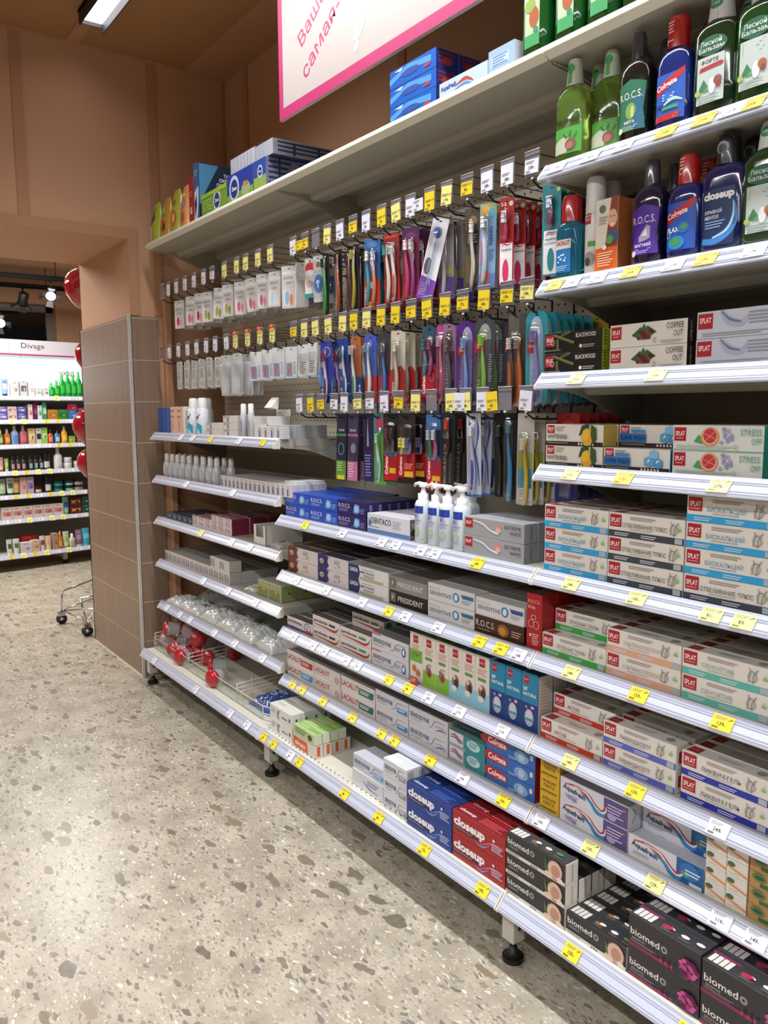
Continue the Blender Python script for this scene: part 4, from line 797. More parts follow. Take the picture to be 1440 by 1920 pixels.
SS = [('r', 9, 12, 20, 24, RED), ('t', 'SPLAT', 22, 16, 6, '#f0e0e0', {'rot': PI / 2, 'w': 16})]
D = .040; H5 = .0505
def S_(key, where, xl, xr, z, nl, rows, name, cn, st, desc, nw=78, **k):
    w = abs(xl - xr) * 1000 - 1
    stack(key, where, xl, xr, z, H5, D, nl, rows, (CR, '#cdc9c0', CR), splat(w, 50, name, cn, st, nw), splat_top(w, 40), SS, desc, **k)
N5, N6, N7, N8, NB = 'near bay, fifth shelf', 'near bay, sixth shelf', 'near bay, seventh shelf', 'near bay, eighth shelf', 'near bay, bottom shelf'
S_('bio', N5, -.003, -.186, .955, 3, 5, 'БИОКАЛЬЦИЙ', '#5ea4c4', '#2f9fd6', 'white carton with sky-blue band')
S_('otb', N5, -.187, -.371, .955, 3, 5, 'ОТБЕЛИВАНИЕ ПЛЮС', '#5c5a58', '#39434f', 'white carton with slate band', nw=108)
S_('otb2', N5, -.373, -.557, .955, 1, 1, 'ОТБЕЛИВАНИЕ ПЛЮС', '#5c5a58', '#39434f', 'white carton with slate band under blue-banded ones', nw=108)
S_('bio2', N5, -.373, -.557, .955 + .0513, 3, 1, 'БИОКАЛЬЦИЙ', '#5ea4c4', '#2f9fd6', 'white sky-blue-banded carton atop a slate one')
S_('bio2', N5, -.373, -.557, .955, 3, 3, 'БИОКАЛЬЦИЙ', '#5ea4c4', '#2f9fd6', 'white sky-blue-banded carton behind the tallest stack', y=-.056)
for i in range(3):
    stack('cbox', N5, -.560, -.70, .955 + i * .052, .051, .045, 1, 2, ('#b8c4cc', '#9c2430', '#b0202c'), [('r', 0, 0, 140, 16, '#2f9fc0'), ('r', 0, 18, 60, 30, '#b8202c'), ('t', 'Colgate', 6, 26, 14, '#f4ecec', {'w': 50, 'b': .02}), ('r', 64, 20, 60, 12, '#4cb0c8')], desc='red and aqua toothpaste carton, %s in pile' % lev(i, 3))
S_('lech', N6, -.003, -.190, .755, 1, 1, 'ЛЕЧЕБНЫЕ ТРАВЫ', '#8c9484', '#3aa648', 'white carton with green band pulled forward', nw=86)
S_('lech', N6, -.003, -.190, .755, 2, 5, 'ЛЕЧЕБНЫЕ ТРАВЫ', '#8c9484', '#3aa648', 'white carton with green band', nw=86, y=-.055)
S_('ultr', N6, -.191, -.375, .755, 2, 6, 'УЛЬТРАКОМПЛЕКС', '#b8aaa0', '#d8a488', 'white carton with peach band', nw=96)
S_('sens', N6, -.377, -.561, .755, 2, 5, 'СЕНСИТИВ', '#8cb0a8', '#5cb4a4', 'white carton with mint band', nw=66)
S_('sens', N6, -.563, -.747, .755, 2, 3, 'СЕНСИТИВ', '#8cb0a8', '#5cb4a4', 'white mint-banded carton at the near end', nw=66)
S_('akt', N7, -.003, -.187, .547, 1, 1, 'АКТИВ', '#a86058', '#c03a24', 'white carton with red band pulled forward', nw=36)
S_('akt', N7, -.003, -.187, .547, 2, 5, 'АКТИВ', '#a86058', '#c03a24', 'white carton with red band', nw=36, y=-.056)
S_('lav', N7, -.189, -.373, .547, 2, 1, 'ЛАВАНДАСЕПТ', '#6c6878', '#5a64b8', 'white carton with periwinkle band', nw=80)
S_('lav', N7, -.189, -.373, .547, 2, 4, 'ЛАВАНДАСЕПТ', '#6c6878', '#5a64b8', 'white periwinkle-banded carton set back', nw=80, y=-.075)
S_('lik', N7, -.385, -.569, .547, 2, 6, 'ЛИКВУМ-ГЕЛЬ', '#54525c', '#2c34a0', 'white carton with royal blue band', nw=84)
stack('xmas', N7, -.574, -.72, .547, .060, .05, 2, 3, ('#b82c28', '#8c2424', '#a02828'), [('e', 30, 30, 26, 24, '#1f6c3c'), ('l', 50, 44, 60, 3, 8, '#e8d8c8')], desc='red carton with dark green disc')

# third and fourth shelves of the near bay
U3, U4 = 'near bay, third shelf', 'near bay, fourth shelf'
def leafpic(cx, cy, kind):
    if kind == 'coffee':
        return [('p', [(cx - 30, cy - 2), (cx - 8, cy + 14), (cx, cy), (cx - 12, cy - 8)], '#2c5c34'), ('p', [(cx + 30, cy + 2), (cx + 8, cy + 16), (cx, cy), (cx + 12, cy - 6)], '#2c5c34'), ('p', [(cx - 10, cy + 4), (cx, cy + 20), (cx + 10, cy + 6)], '#3c6c38')] + [('e', cx - 12 + 8 * (i % 4) + 3 * (i // 4), cy - 8 + 6 * (i // 4), 4.6, 3.6, ('#5c2c24', '#7c4434', '#4a241e')[i % 3]) for i in range(12)]
    if kind == 'lemon':
        return [('p', [(cx - 26, cy - 4), (cx - 18, cy + 18), (cx + 2, cy + 24), (cx + 2, cy + 10), (cx - 12, cy + 2)], '#2c4c2c'), ('e', cx - 2, cy - 6, 16, 19, '#d8a42c'), ('e', cx - 6, cy - 2, 10, 12, '#e4b840'), ('p', [(cx + 8, cy + 22), (cx + 22, cy + 14), (cx + 24, cy - 10), (cx + 14, cy - 22), (cx + 8, cy - 2)], '#34542c')]
    if kind == 'ice':
        return [('p', [(cx - 20, cy - 12), (cx - 20, cy + 2), (cx - 8, cy + 6), (cx + 2, cy), (cx + 2, cy - 12), (cx - 8, cy - 16)], '#5ca0c8'), ('p', [(cx - 8, cy + 4), (cx - 8, cy + 16), (cx + 4, cy + 20), (cx + 14, cy + 14), (cx + 12, cy)], '#7cb8d8'), ('p', [(cx + 2, cy - 14), (cx + 2, cy), (cx + 12, cy + 4), (cx + 24, cy - 2), (cx + 24, cy - 14), (cx + 12, cy - 18)], '#4c94c4'), ('p', [(cx - 14, cy - 8), (cx - 6, cy - 4), (cx - 8, cy + 2)], '#c4e0ec'), ('p', [(cx + 8, cy - 8), (cx + 18, cy - 4), (cx + 12, cy)], '#c4e0ec')]
    if kind == 'grape':
        return [('p', [(cx - 34, cy - 10), (cx - 24, cy + 4), (cx - 16, cy - 2), (cx - 14, cy - 14)], '#4c9c5c'), ('e', cx, cy, 19, 18, '#d88c54'), ('e', cx, cy + 1, 16, 16, '#e8b8a0'), ('e', cx, cy + 2, 14, 14, '#c03c3c'), ('c', [(cx - 10, cy - 8), (cx + 10, cy + 10)], 1, '#e8a8a0'), ('c', [(cx - 12, cy + 6), (cx + 12, cy - 4)], 1, '#e8a8a0')] + [('e', cx + 24 + (i * 7) % 22, cy - 10 + (i * 11) % 26, 4, 3.4, ('#a89cc8', '#8c90b8')[i % 2]) for i in range(9)]
    if kind == 'fir':
        return [('c', [(bx, by), (bx + 7 * math.cos(a), by + 7 * math.sin(a))], [1.6, .5], ('#7f8c4c', '#98a35e', '#66743a')[q % 3]) for q, (bx, by, a) in enumerate([(cx - 34 + 2.6 * i, cy + 16 - .8 * i + s, -2.2 + .5 * s + (i % 3) * .35) for i in range(25) for s in (0, -2)] + [(cx - 18 + .3 * i, cy + 4 - 1.7 * i, -1.2 - .9 * (i % 3)) for i in range(13)] + [(cx - 8 + 2 * i, cy + 8 + .5 * i, .6 + .5 * (i % 3)) for i in range(14)])]
    return [('c', [(cx - 24, cy + 20), (cx - 8, cy + 2), (cx + 16, cy - 4), (cx + 30, cy + 10)], [8, 16, 12, 4], '#a8b0c8'), ('c', [(cx - 24, cy + 20), (cx - 6, cy + 4), (cx + 16, cy - 2)], [2, 5, 3], '#6c7898')]
def lg(h, k=.5): return [('r', 3, h * .36, 26, h * .56, RED), ('t', 'SPLAT', 6, h * .58, 8.5, '#f4ecea', {'w': 20, 'b': .015}), ('l', 8, h * .47, 15, 1, 3, '#e0c0c0')]
stack('black', U3, .008, -.156, 1.402, .0455, .04, 2, 4, ('#1b1c1c', '#232423', '#a8bc2c'), lg(45) + leafpic(66, 26, 'fir') + [('t', 'BLACKWOOD', 104, 30, 9, '#e8e4dc', {'w': 54}), ('o', 38, 22, 5, 6, 1, '#d8d4cc'), ('e', 118, 11, 4, 4, '#d8d4cc'), ('l', 124, 12, 32, 2, 4, '#a8a49c'), ('l', 12, 5, 50, 1, 3, '#a8a49c')], (), [('l', 6, 40, 8, 5, 7, '#4c5c1c')], 'black carton with fir sprig and lime end')
stack('coffee', U3, -.176, -.359, 1.402, .0465, .045, 2, 4, ('#dad6cc', '#c8c4ba', '#241c1c'), lg(46) + leafpic(84, 24, 'coffee') + [('t', 'COFFEE', 138, 30, 11, '#2a2422', {'w': 38}), ('t', 'OUT', 154, 15, 11, '#2a2422', {'w': 21}), ('l', 125, 7, 50, 2, 3, '#8c8880'), ('o', 112, 10, 4, 5, 1, '#5c5854')], (), [('t', 'COFFEE OUT', 16, 4, 6, '#c8c0b8', {'rot': PI / 2, 'w': 38})], 'white carton with coffee beans and dark end')
stack('silver', U3, -.378, -.56, 1.402, .050, .045, 2, 3, ('#c2c8d2', '#b0b6c0', '#c2c8d2'), [('r', 3, 18, 30, 28, RED), ('t', 'SPLAT', 6, 29, 9.5, '#f4ecea', {'w': 24, 'b': .015})] + leafpic(74, 28, 'water') + [('l', 12, 8, 130, 2, 4, '#8c94a4'), ('l', 104, 40, 60, 4, 6, '#8c94a4')], desc='silver carton with grey splash')
wcar = lambda w, pic, word, cap: [('r', 4, 27, 22, 18, RED), ('t', 'SPLAT', 6.5, 34, 6.5, '#f4ecea', {'w': 17, 'b': .015}), ('l', 8, 31, 12, 1, 3, '#e0c0c0')] + [('l', 30, 40, 26, 3, 4, '#8c8880'), ('r', 0, 0, w, 9, '#22201f'), ('l', 6, 5, 60, 1, 3, '#a8a49c')] + [('e', w * .6 + i * 8, 4.5, 2.4, 2.8, '#d8d4cc') for i in range(6)] + leafpic(w * .76, 26, pic) + cap
wwht = ('t', 'WHITENING', 7, 15, 9, '#2a2624', {'w': 58, 'b': .01})
stack('whit', U4, -.002, -.166, 1.197, .0465, .045, 2, 1, ('#dad6cc', '#c8c4ba', '#c8b04c'), wcar(163, 'lemon', '', [('o', 36, 19, 33, 8, .6, '#a8a49c'), wwht]), desc='white carton with lemon')
stack('whit', U4, -.002, -.166, 1.197, .0465, .045, 2, 4, ('#dad6cc', '#c8c4ba', '#c8b04c'), (), desc='white lemon carton behind front pair', y=-.060)
fresh = wcar(163, 'ice', '', [('r', 4, 11, 66, 18, '#1f6cb0'), ('r', 32, 32, 36, 5, '#3c8cc8'), ('t', 'SUPER FRESH', 6, 15, 9, '#12284c', {'w': 62, 'b': .01})])
stack('fresh', U4, -.168, -.332, 1.197, .0465, .045, 1, 1, ('#dad6cc', '#c8c4ba', '#2c6cb0'), fresh, desc='white carton with ice cubes, in front at the bottom')
stack('fresh', U4, -.168, -.332, 1.197, .0465, .045, 2, 3, ('#dad6cc', '#c8c4ba', '#2c6cb0'), fresh, desc='white carton with ice cubes, set back', y=-.062)
stack('stress', U4, -.336, -.522, 1.197, .0475, .045, 2, 4, ('#d6dad2', '#c8cec6', '#2c9c8c'), lg(47) + leafpic(80, 26, 'grape') + [('t', 'STRESS', 142, 30, 11, '#4c9c8c', {'w': 40}), ('t', 'OFF', 164, 14, 11, '#4c9c8c', {'w': 19}), ('r', 0, 0, 184, 1.2, '#2c9c8c'), ('l', 10, 8, 120, 2, 3, '#9cb0a8'), ('o', 134, 8, 4, 4, 1, '#8c9c94')], desc='white carton with halved grapefruit')

# eighth shelf of the near bay
stack('yel', N8, -.004, -.066, .369, .0425, .10, 3, 2, ('#d8a81c', '#e0b83c', '#c8981c'), [('t', 'ЗУБНАЯ', 9, 27, 7, '#4c3c14', {'w': 42, 'b': .02}), ('t', 'ПАСТА', 13, 16, 7, '#4c3c14', {'w': 34, 'b': .02}), ('r', 4, 4, 50, 4, '#5c6c1c')], desc='yellow carton seen end-on')
def aqua(w, right, rc):
    return [('r', 0, 0, w, 50, '#d2d4dc'), ('r', w * .66, 0, w * .34, 50, rc), ('t', 'Aquafresh', 8, 27, 11, '#24345c', {'w': 66, 'b': .035, 'rot': -.12}),
            ('c', [(14, 39), (48, 43), (82, 34), (104, 16), (122, 12), (130, 24), (128, 36)], [2, 5, 12, 14, 9, 4, 1], '#b43c34'), ('c', [(40, 43), (78, 38), (100, 20), (118, 10), (132, 16), (134, 30)], [1, 4, 5, 5, 4, 1], '#e8e8ee'), ('c', [(60, 34), (88, 24), (106, 8), (124, 5), (134, 14)], [1, 8, 11, 8, 1], '#3c84b8'), ('l', 14, 14, 40, 2, 4, '#8c90a4')] + right
stack('aqp', N8, -.069, -.262, .369, .0515, .045, 2, 5, ('#d2d4dc', '#b8bac4', '#cfd0d8'), aqua(192, [('l', 138, 36, 42, 4, 7, '#c8bcd8'), ('e', 150, 12, 12, 8, '#a89cc8'), ('e', 184, 40, 3, 3, '#c85c4c'), ('e', 30, 10, 10, 4, '#9c8cc0'), ('e', 44, 7, 8, 3, '#8c7cb8')], '#5c4c84'), (), [('c', [(14, 10), (24, 30), (16, 44)], 2, '#5c5c6c')], 'white and purple striped-wave carton')
aqb = aqua(180, [('e', 150, 30, 22, 18, '#2c74b4'), ('e', 140, 22, 9, 6, '#5c9c8c'), ('l', 140, 30, 34, 2, 7, '#d8e8f4'), ('r', 150, 2, 28, 8, '#c8d4e0')], '#1f5c9c')
stack('aqb', N8, -.264, -.443, .369, .046, .045, 1, 1, ('#d2d4dc', '#b8bac4', '#cfd0d8'), aqb, desc='white and blue striped-wave carton, alone in front')
stack('aqb', N8, -.264, -.443, .369, .046, .045, 3, 1, ('#d2d4dc', '#b8bac4', '#cfd0d8'), aqb, desc='white and blue striped-wave carton', y=-.060)
sm = [('r', 0, 12, 50, 7, '#d88c4c'), ('e', 12, 22, 9, 6, '#3c6c4c'), ('l', 8, 8, 30, 1, 3, '#b8b4ac'), ('l', 22, 28, 18, 1, 4, '#c8a88c')]
stack('small', N8, -.447, -.535, .369, .0325, .05, 4, 4, ('#ddd9d0', '#d0ccc2', '#d8d4ca'), [('p', [(0, 22), (44, 10), (44, 5), (0, 17)], '#dc9058'), ('e', 10, 24, 8, 5, '#3c6c4c'), ('l', 6, 6, 20, 1, 3, '#b8b4ac')], desc='small white and orange carton', ncol=2)
stack('kraft', N8, -.537, -.633, .369, .0325, .05, 4, 4, ('#b08a50', '#a07c48', '#a07c48'), [('e', 20, 22, 14, 8, '#1f5c34'), ('o', 20, 22, 12, 6, .8, '#c8b88c'), ('r', 22, 5, 22, 8, '#2c6c3c'), ('l', 8, 30, 20, 1, 4, '#7c5c30')], desc='small kraft-brown carton with green oval', ncol=2)
# bottom shelf, near bay
def biomed(w, c2, sub, fl):
    return [('t', 'biomed', 5, 25, 14, '#e2ded8', {'w': 68, 'b': .012}), ('t', sub, 9, 16, 5, '#b8b4ac', {'w': 30}), ('o', 84, 31, 7, 7, 1.2, '#c8c4bc'), ('o', 84, 31, 4.5, 4.5, 1, '#c8c4bc')] + ([('r', 0, 0, w, 8.5, '#d2cec6'), ('e', w * .84, 25, 23, 23, '#7c5a48'), ('e', w * .84, 25, 20.5, 20.5, '#d8b8a4'), ('e', w * .85, 23, 13, 14, '#b88c74'), ('e', w * .92, 8, 9, 6, '#e4d4c8'), ('e', w * .74, 8, 12, 8, '#dcc4b4'), ('c', [(w * .68, 40), (w * .70, 22), (w * .72, 12)], [1, 4, 1], '#5c8c3c'), ('l', 6, 6, 40, 2, 3, '#7c7870'), ('e', w * .46, 4, 2, 2, '#3c3c3c'), ('e', w * .5, 4, 2, 2, '#3c3c3c'), ('e', w * .54, 4, 2, 2, '#3c3c3c')] if fl == 'coco' else
        [('r', 0, 0, w * .6, 8, '#7c2450'), ('l', 6, 13, 60, 2, 3, '#8c8484')] + [('e', w * .86 + 14 * math.cos(i * .9) * (1 - .1 * (i % 3)), 24 + 13 * math.sin(i * .9) * (1 - .12 * (i % 4)), 9, 8, ('#8c1c5c', '#a82c70', '#701848', '#b84484')[i % 4]) for i in range(16)] + [('e', w * .86 + 17 * math.cos(i * 1.7 + .4), 25 + 15 * math.sin(i * 1.7 + .4), 5, 4, ('#54103c', '#c4549c')[i % 2]) for i in range(9)] + [('e', w * .5 + 12 * i, 10, 3, 3.6, '#b02c68') for i in range(3)])
BT = [('r', 6, 6, 9, 26, '#c8c4bc'), ('r', 17, 6, 9, 26, '#c8c4bc'), ('r', 28, 6, 9, 26, '#c8c4bc'), ('r', 39, 6, 9, 26, '#c8c4bc'), ('e', 76, 18, 10, 5, '#8c5c3c'), ('e', 84, 22, 8, 4, '#d8d0c4'), ('l', 68, 10, 24, 2, 3, '#6c6860'), ('e', 116, 20, 9, 5, '#d2d0cc'), ('l', 108, 10, 24, 2, 3, '#6c6860')]
BTG = BT + [('e', 148, 22, 10, 5, '#3c7c34'), ('l', 142, 10, 22, 2, 3, '#6c6860')]
BTM = [('r', 0, 34, 56, 6, '#7c2450')] + BT + [('e', 78, 20, 12, 5, '#a81c4c'), ('e', 148, 22, 9, 5, '#c8c4c0')]
bs = [('t', 'biomed', 26, 6, 8, '#8c8884', {'rot': PI / 2, 'w': 38})]
stack('bioc', NB, .008, -.176, .18, .0505, .042, 3, 1, ('#2c2d2f', '#303133', '#d6d0c4'), biomed(183, 0, 'SUPERWHITE', 'coco'), BTG, bs, 'black carton with coconut half', y=.085)
stack('bioc', NB, .008, -.176, .18, .0505, .042, 2, 3, ('#2c2d2f', '#303133', '#d6d0c4'), biomed(183, 0, 'SUPERWHITE', 'coco'), BTG, bs, 'black coconut carton behind the tallest stack', y=.040)
stack('bioc1', NB, -.178, -.341, .18, .0505, .042, 1, 6, ('#2c2d2f', '#303133', '#d6d0c4'), biomed(162, 0, 'SUPERWHITE', 'coco'), BTG, bs, 'black coconut carton in the single layer', y=.083)
stack('biom', NB, -.343, -.506, .18, .066, .048, 2, 5, ('#2c2a2e', '#303033', '#3a2c38'), biomed(162, 0, 'SENSITIVE', 'mag'), BTM, (), 'black carton with magenta flowers', y=.083)
stack('biom2', NB, -.508, -.680, .18, .064, .048, 2, 4, ('#2c2a2e', '#303033', '#3a2c38'), biomed(170, 0, 'SENSITIVE', 'mag'), BTM, (), 'black magenta-flowered carton at the near end', y=.083)

# ---------------- middle bay
B1, B2, B3, B4, BB = 'middle bay, first shelf', 'middle bay, second shelf', 'middle bay, third shelf', 'middle bay, fourth shelf', 'middle bay, bottom shelf'
def rocs(w, h, bg2, ink, pic): return [('t', 'R.O.C.S.', 6, h * .50, 12, ink, {'w': w * .42, 'b': .005}), ('p', [(w * .56, h * .2), (w * .62, h * .85), (w * .78, h * .8), (w * .8, h * .3), (w * .68, h * .12)], pic), ('e', w * .68, h * .5, w * .08, h * .26, '#9cc4e8' if pic != '#d89c2c' else '#e0b04c'), ('l', 8, h * .34, w * .34, 2, 5, bg2), ('l', w * .82, h * .5, w * .14, 3, 6, bg2)]
stack('rocb', B1, 1.246, .898, .955, .043, .040, 2, 6, ('#1f4cb8', '#1c44a4', '#1c3c94'), rocs(173, 43, '#8cb0e8', '#e4ecf8', '#4c8cd8'), [('l', 20, 26, 120, 3, 6, '#3c68c0')], [('t', 'ROCS', 24, 6, 8, '#c8d4ec', {'rot': PI / 2, 'w': 30})], 'blue carton with ice crystal', ncol=2)
stack('rocp', B1, .896, .735, .955, .043, .034, 2, 6, ('#241c5c', '#1f2050', '#1f1c54'), rocs(160, 43, '#8c84c8', '#d8d4e8', '#5c8cd0'), (), [('t', 'ROCS', 22, 6, 8, '#c8c8e0', {'rot': PI / 2, 'w': 30})], 'dark violet carton with blue crystals')
stack('dent', B1, .728, .512, .955, .060, .042, 1, 5, ('#d2d4da', '#c8cad0', '#6c6c74'), [('r', 0, 0, 215, 14, '#5c7cb0'), ('t', 'DENTACO', 24, 32, 17, '#2a3448', {'w': 100, 'b': .012}), ('p', [(6, 24), (10, 50), (14, 36), (18, 50), (22, 24)], '#2c6cac'), ('l', 132, 44, 40, 4, 6, '#9ca0ac'), ('r', 6, 20, 60, 1.6, '#3c4c6c')], (), [('e', 22, 20, 18, 10, '#2c2c30'), ('e', 22, 42, 16, 10, '#a8a4a0')], 'white carton with dark lettering and blue foot')
stack('extr', B1, .278, .062, .955, .048, .045, 2, 3, ('#9a9ca0', '#a4a6aa', '#7c8088'), [('r', 4, 20, 28, 24, RED), ('t', 'SPLAT', 7, 29, 8, '#f0e4e4', {'w': 21, 'b': .015}), ('c', [(34, 40), (70, 34), (100, 20), (128, 16)], [3, 5, 5, 8], '#d8dadc'), ('e', 124, 30, 12, 8, '#c88c80'), ('e', 128, 24, 10, 6, '#e0a89c'), ('t', 'EXTREME', 150, 30, 9, '#34363a', {'w': 56}), ('t', 'WHITE', 168, 16, 9, '#34363a', {'w': 38})], (), [('t', 'EXTREME WHITE', 28, 4, 6, '#3c4048', {'rot': PI / 2, 'w': 40})], 'grey carton with toothbrush swirl')
def korean(bg): return [('p', [(0, 0), (54, 0), (70, 12), (60, 26), (72, 46), (0, 46)], bg), ('e', 24, 24, 14, 9, '#c8b8a8'), ('l', 14, 24, 20, 2, 4, bg), ('p', [(60, 46), (66, 40), (84, 46)], '#c8a890'), ('c', [(110, 38), (106, 26), (118, 30)], 1.6, '#6c5c5c'), ('c', [(120, 40), (120, 22)], 1.6, '#6c5c5c'), ('o', 132, 32, 5, 5, 1.4, '#6c5c5c'), ('c', [(126, 20), (142, 20)], 1.6, '#6c5c5c'), ('c', [(134, 20), (134, 12)], 1.6, '#6c5c5c'), ('l', 100, 12, 20, 1, 3, '#8c8484')]
stack('korb', B2, 1.232, 1.028, .755, .046, .045, 2, 4, ('#d4ccc8', '#6c5c58', '#c8c0bc'), korean('#6c3420'), desc='white carton with brown end panel')
stack('korn', B2, 1.026, .838, .755, .046, .050, 2, 5, ('#d2ced2', '#4c4c5c', '#c8c0bc'), korean('#24246c'), desc='white carton with navy end panel')
gar = [('p', [(0, 0), (56, 0), (66, 22), (56, 44), (0, 44)], '#1a2c64'), ('t', 'GARDA', 8, 22, 12, '#e0e4ec', {'w': 46, 'b': .025}), ('l', 76, 34, 60, 1, 4, '#8c949c'), ('t', 'MINT BLANC', 70, 22, 7, '#2c5c8c', {'w': 76, 'b': .01}), ('r', 66, 2, 124, 7, '#b8ac8c'), ('l', 84, 16, 60, 2, 4, '#7c848c')]
stack('gard', B2, .836, .618, .755, .044, .042, 2, 4, ('#dcdcd8', '#a8a8a4', '#d4d4d0'), gar, (), [('t', 'GARDA', 28, 4, 9, '#2c3450', {'rot': PI / 2, 'w': 34, 'b': .02})], 'white carton with navy arrow panel')
pres = [('r', 6, 8, 26, 28, '#6c6a68'), ('t', 'F', 14, 14, 14, '#d0ccc8', {'b': .02}), ('t', 'PRESIDENT', 44, 14, 15, '#dcd8d4', {'w': 118, 'b': .01})]
stack('preb', B2, .614, .433, .755, .042, .042, 1, 5, ('#181614', '#24221f', '#181614'), pres, desc='black carton with silver lettering')
stack('pres', B2, .614, .433, .755 + .0428, .042, .042, 1, 5, ('#8c8886', '#94908c', '#7c7876'), pres, desc='pewter carton with silver lettering', dz=0)
rs = lambda w, top: [('t', 'R.O.C.S.', 8, 30, 9, '#9c9aa0', {'w': 44}), ('t', 'SENSITIVE', 8, 16, 10, '#5c6c84', {'w': w * .48, 'b': .012}), ('e', w * .62, 24, 13, 13, '#3c7cac'), ('e', w * .62, 24, 7, 9, '#d8e4ec'), ('p', [(w * .72, 36), (w * .98, 36), (w * .98, 26), (w * .76, 26)], top), ('l', w * .74, 20, w * .2, 3, 4, '#9ca4ac'), ('r', 0, 0, w, 2, '#b8bcc0')]
stack('rcs', B2, .430, .236, .755, .0475, .045, 2, 5, ('#d4d4d4', '#c4c4c2', '#ccccca'), rs(193, '#2c6c8c'), desc='white carton with round tooth emblem')
stack('rcc', B2, .268 - .034, .055, .755, .045, .045, 1, 4, ('#3c2018', '#48281c', '#341c14'), [('t', 'R.O.C.S.', 6, 18, 16, '#d8d0c8', {'w': 70}), ('e', 106, 22, 20, 16, '#8c5c28'), ('e', 104, 20, 12, 10, '#c8882c'), ('l', 136, 26, 34, 3, 6, '#b89c84'), ('l', 10, 10, 50, 1, 4, '#b89c84')], (), [('t', 'R.O.C.S.', 26, 5, 9, '#d0c8c0', {'rot': PI / 2, 'w': 36})], 'chocolate brown carton with orange slice', y=-.010)
stack('rcs2', B2, .232, .057, .755 + .0458, .046, .045, 1, 4, ('#d4d4d4', '#c4c4c2', '#ccccca'), rs(174, '#2c4c8c'), desc='white carton with tooth emblem atop a brown one', y=-.012)
stack('kids', B2, .050, .0, .755, .135, .05, 1, 4, ('#a81c24', '#7c1c20', '#981a20'), [('t', 'R.O.C.S.', 5, 112, 8, '#e8b8b0', {'w': 38}), ('t', 'Kids', 6, 98, 8, '#e8b8b0', {'w': 22, 'b': .01}), ('o', 16, 62, 9, 10, 1.2, '#e8c8c0'), ('o', 32, 60, 9, 10, 1.2, '#e8c8c0'), ('o', 24, 78, 8, 6, 1.2, '#e8c8c0'), ('e', 14, 34, 4, 4, '#e8b8b0'), ('l', 20, 36, 22, 6, 5, '#e8b8b0')], desc='tall red carton standing upright')
par = lambda w, c: [('r', 0, 0, w, 4, '#c8beb8'), ('t', 'parodontax', 8, 20, 11, '#26283c', {'w': w * .52, 'b': .02}), ('c', [(6, 12), (w * .5, 10), (w * .8, 8), (w * .92, 16), (w * .96, 28)], [2, 5, 8, 5, 1], '#a82c2c'), ('r', w * .62, 20, w * .22, 8, c)]
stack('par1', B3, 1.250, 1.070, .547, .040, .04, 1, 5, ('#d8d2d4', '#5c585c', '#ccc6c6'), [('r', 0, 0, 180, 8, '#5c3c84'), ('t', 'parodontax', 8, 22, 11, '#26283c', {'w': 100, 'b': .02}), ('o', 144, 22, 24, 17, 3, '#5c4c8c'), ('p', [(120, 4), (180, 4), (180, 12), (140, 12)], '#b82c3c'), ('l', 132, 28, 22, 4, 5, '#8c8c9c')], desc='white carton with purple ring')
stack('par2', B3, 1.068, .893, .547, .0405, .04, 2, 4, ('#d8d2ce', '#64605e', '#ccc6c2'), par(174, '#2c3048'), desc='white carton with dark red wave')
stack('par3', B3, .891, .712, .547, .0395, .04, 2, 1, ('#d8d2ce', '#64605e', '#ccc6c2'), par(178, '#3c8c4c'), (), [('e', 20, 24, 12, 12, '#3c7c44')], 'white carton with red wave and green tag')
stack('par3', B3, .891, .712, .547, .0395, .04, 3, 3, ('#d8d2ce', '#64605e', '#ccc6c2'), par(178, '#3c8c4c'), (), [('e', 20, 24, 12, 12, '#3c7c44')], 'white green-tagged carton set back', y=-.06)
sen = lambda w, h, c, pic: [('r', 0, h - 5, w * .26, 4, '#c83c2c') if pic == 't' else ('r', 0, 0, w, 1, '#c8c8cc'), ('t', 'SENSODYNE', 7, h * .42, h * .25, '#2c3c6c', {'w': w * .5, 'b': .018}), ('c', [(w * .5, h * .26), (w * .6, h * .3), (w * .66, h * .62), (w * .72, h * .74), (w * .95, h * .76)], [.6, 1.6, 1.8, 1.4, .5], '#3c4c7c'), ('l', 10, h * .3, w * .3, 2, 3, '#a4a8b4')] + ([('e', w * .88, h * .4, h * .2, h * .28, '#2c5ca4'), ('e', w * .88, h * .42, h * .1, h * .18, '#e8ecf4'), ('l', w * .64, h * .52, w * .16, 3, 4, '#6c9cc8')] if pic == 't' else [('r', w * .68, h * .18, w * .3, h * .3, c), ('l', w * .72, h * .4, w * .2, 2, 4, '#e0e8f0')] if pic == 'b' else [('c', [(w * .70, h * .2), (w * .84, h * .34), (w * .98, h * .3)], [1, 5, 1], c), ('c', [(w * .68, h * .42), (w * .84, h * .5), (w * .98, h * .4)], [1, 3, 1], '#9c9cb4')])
stack('sen1', B3, .708, .520, .547, .050, .045, 2, 5, ('#cfcfd4', '#7c7c80', '#c4c4c8'), sen(187, 50, '#2c5ca4', 't'), desc='pale grey carton with blue tooth emblem')
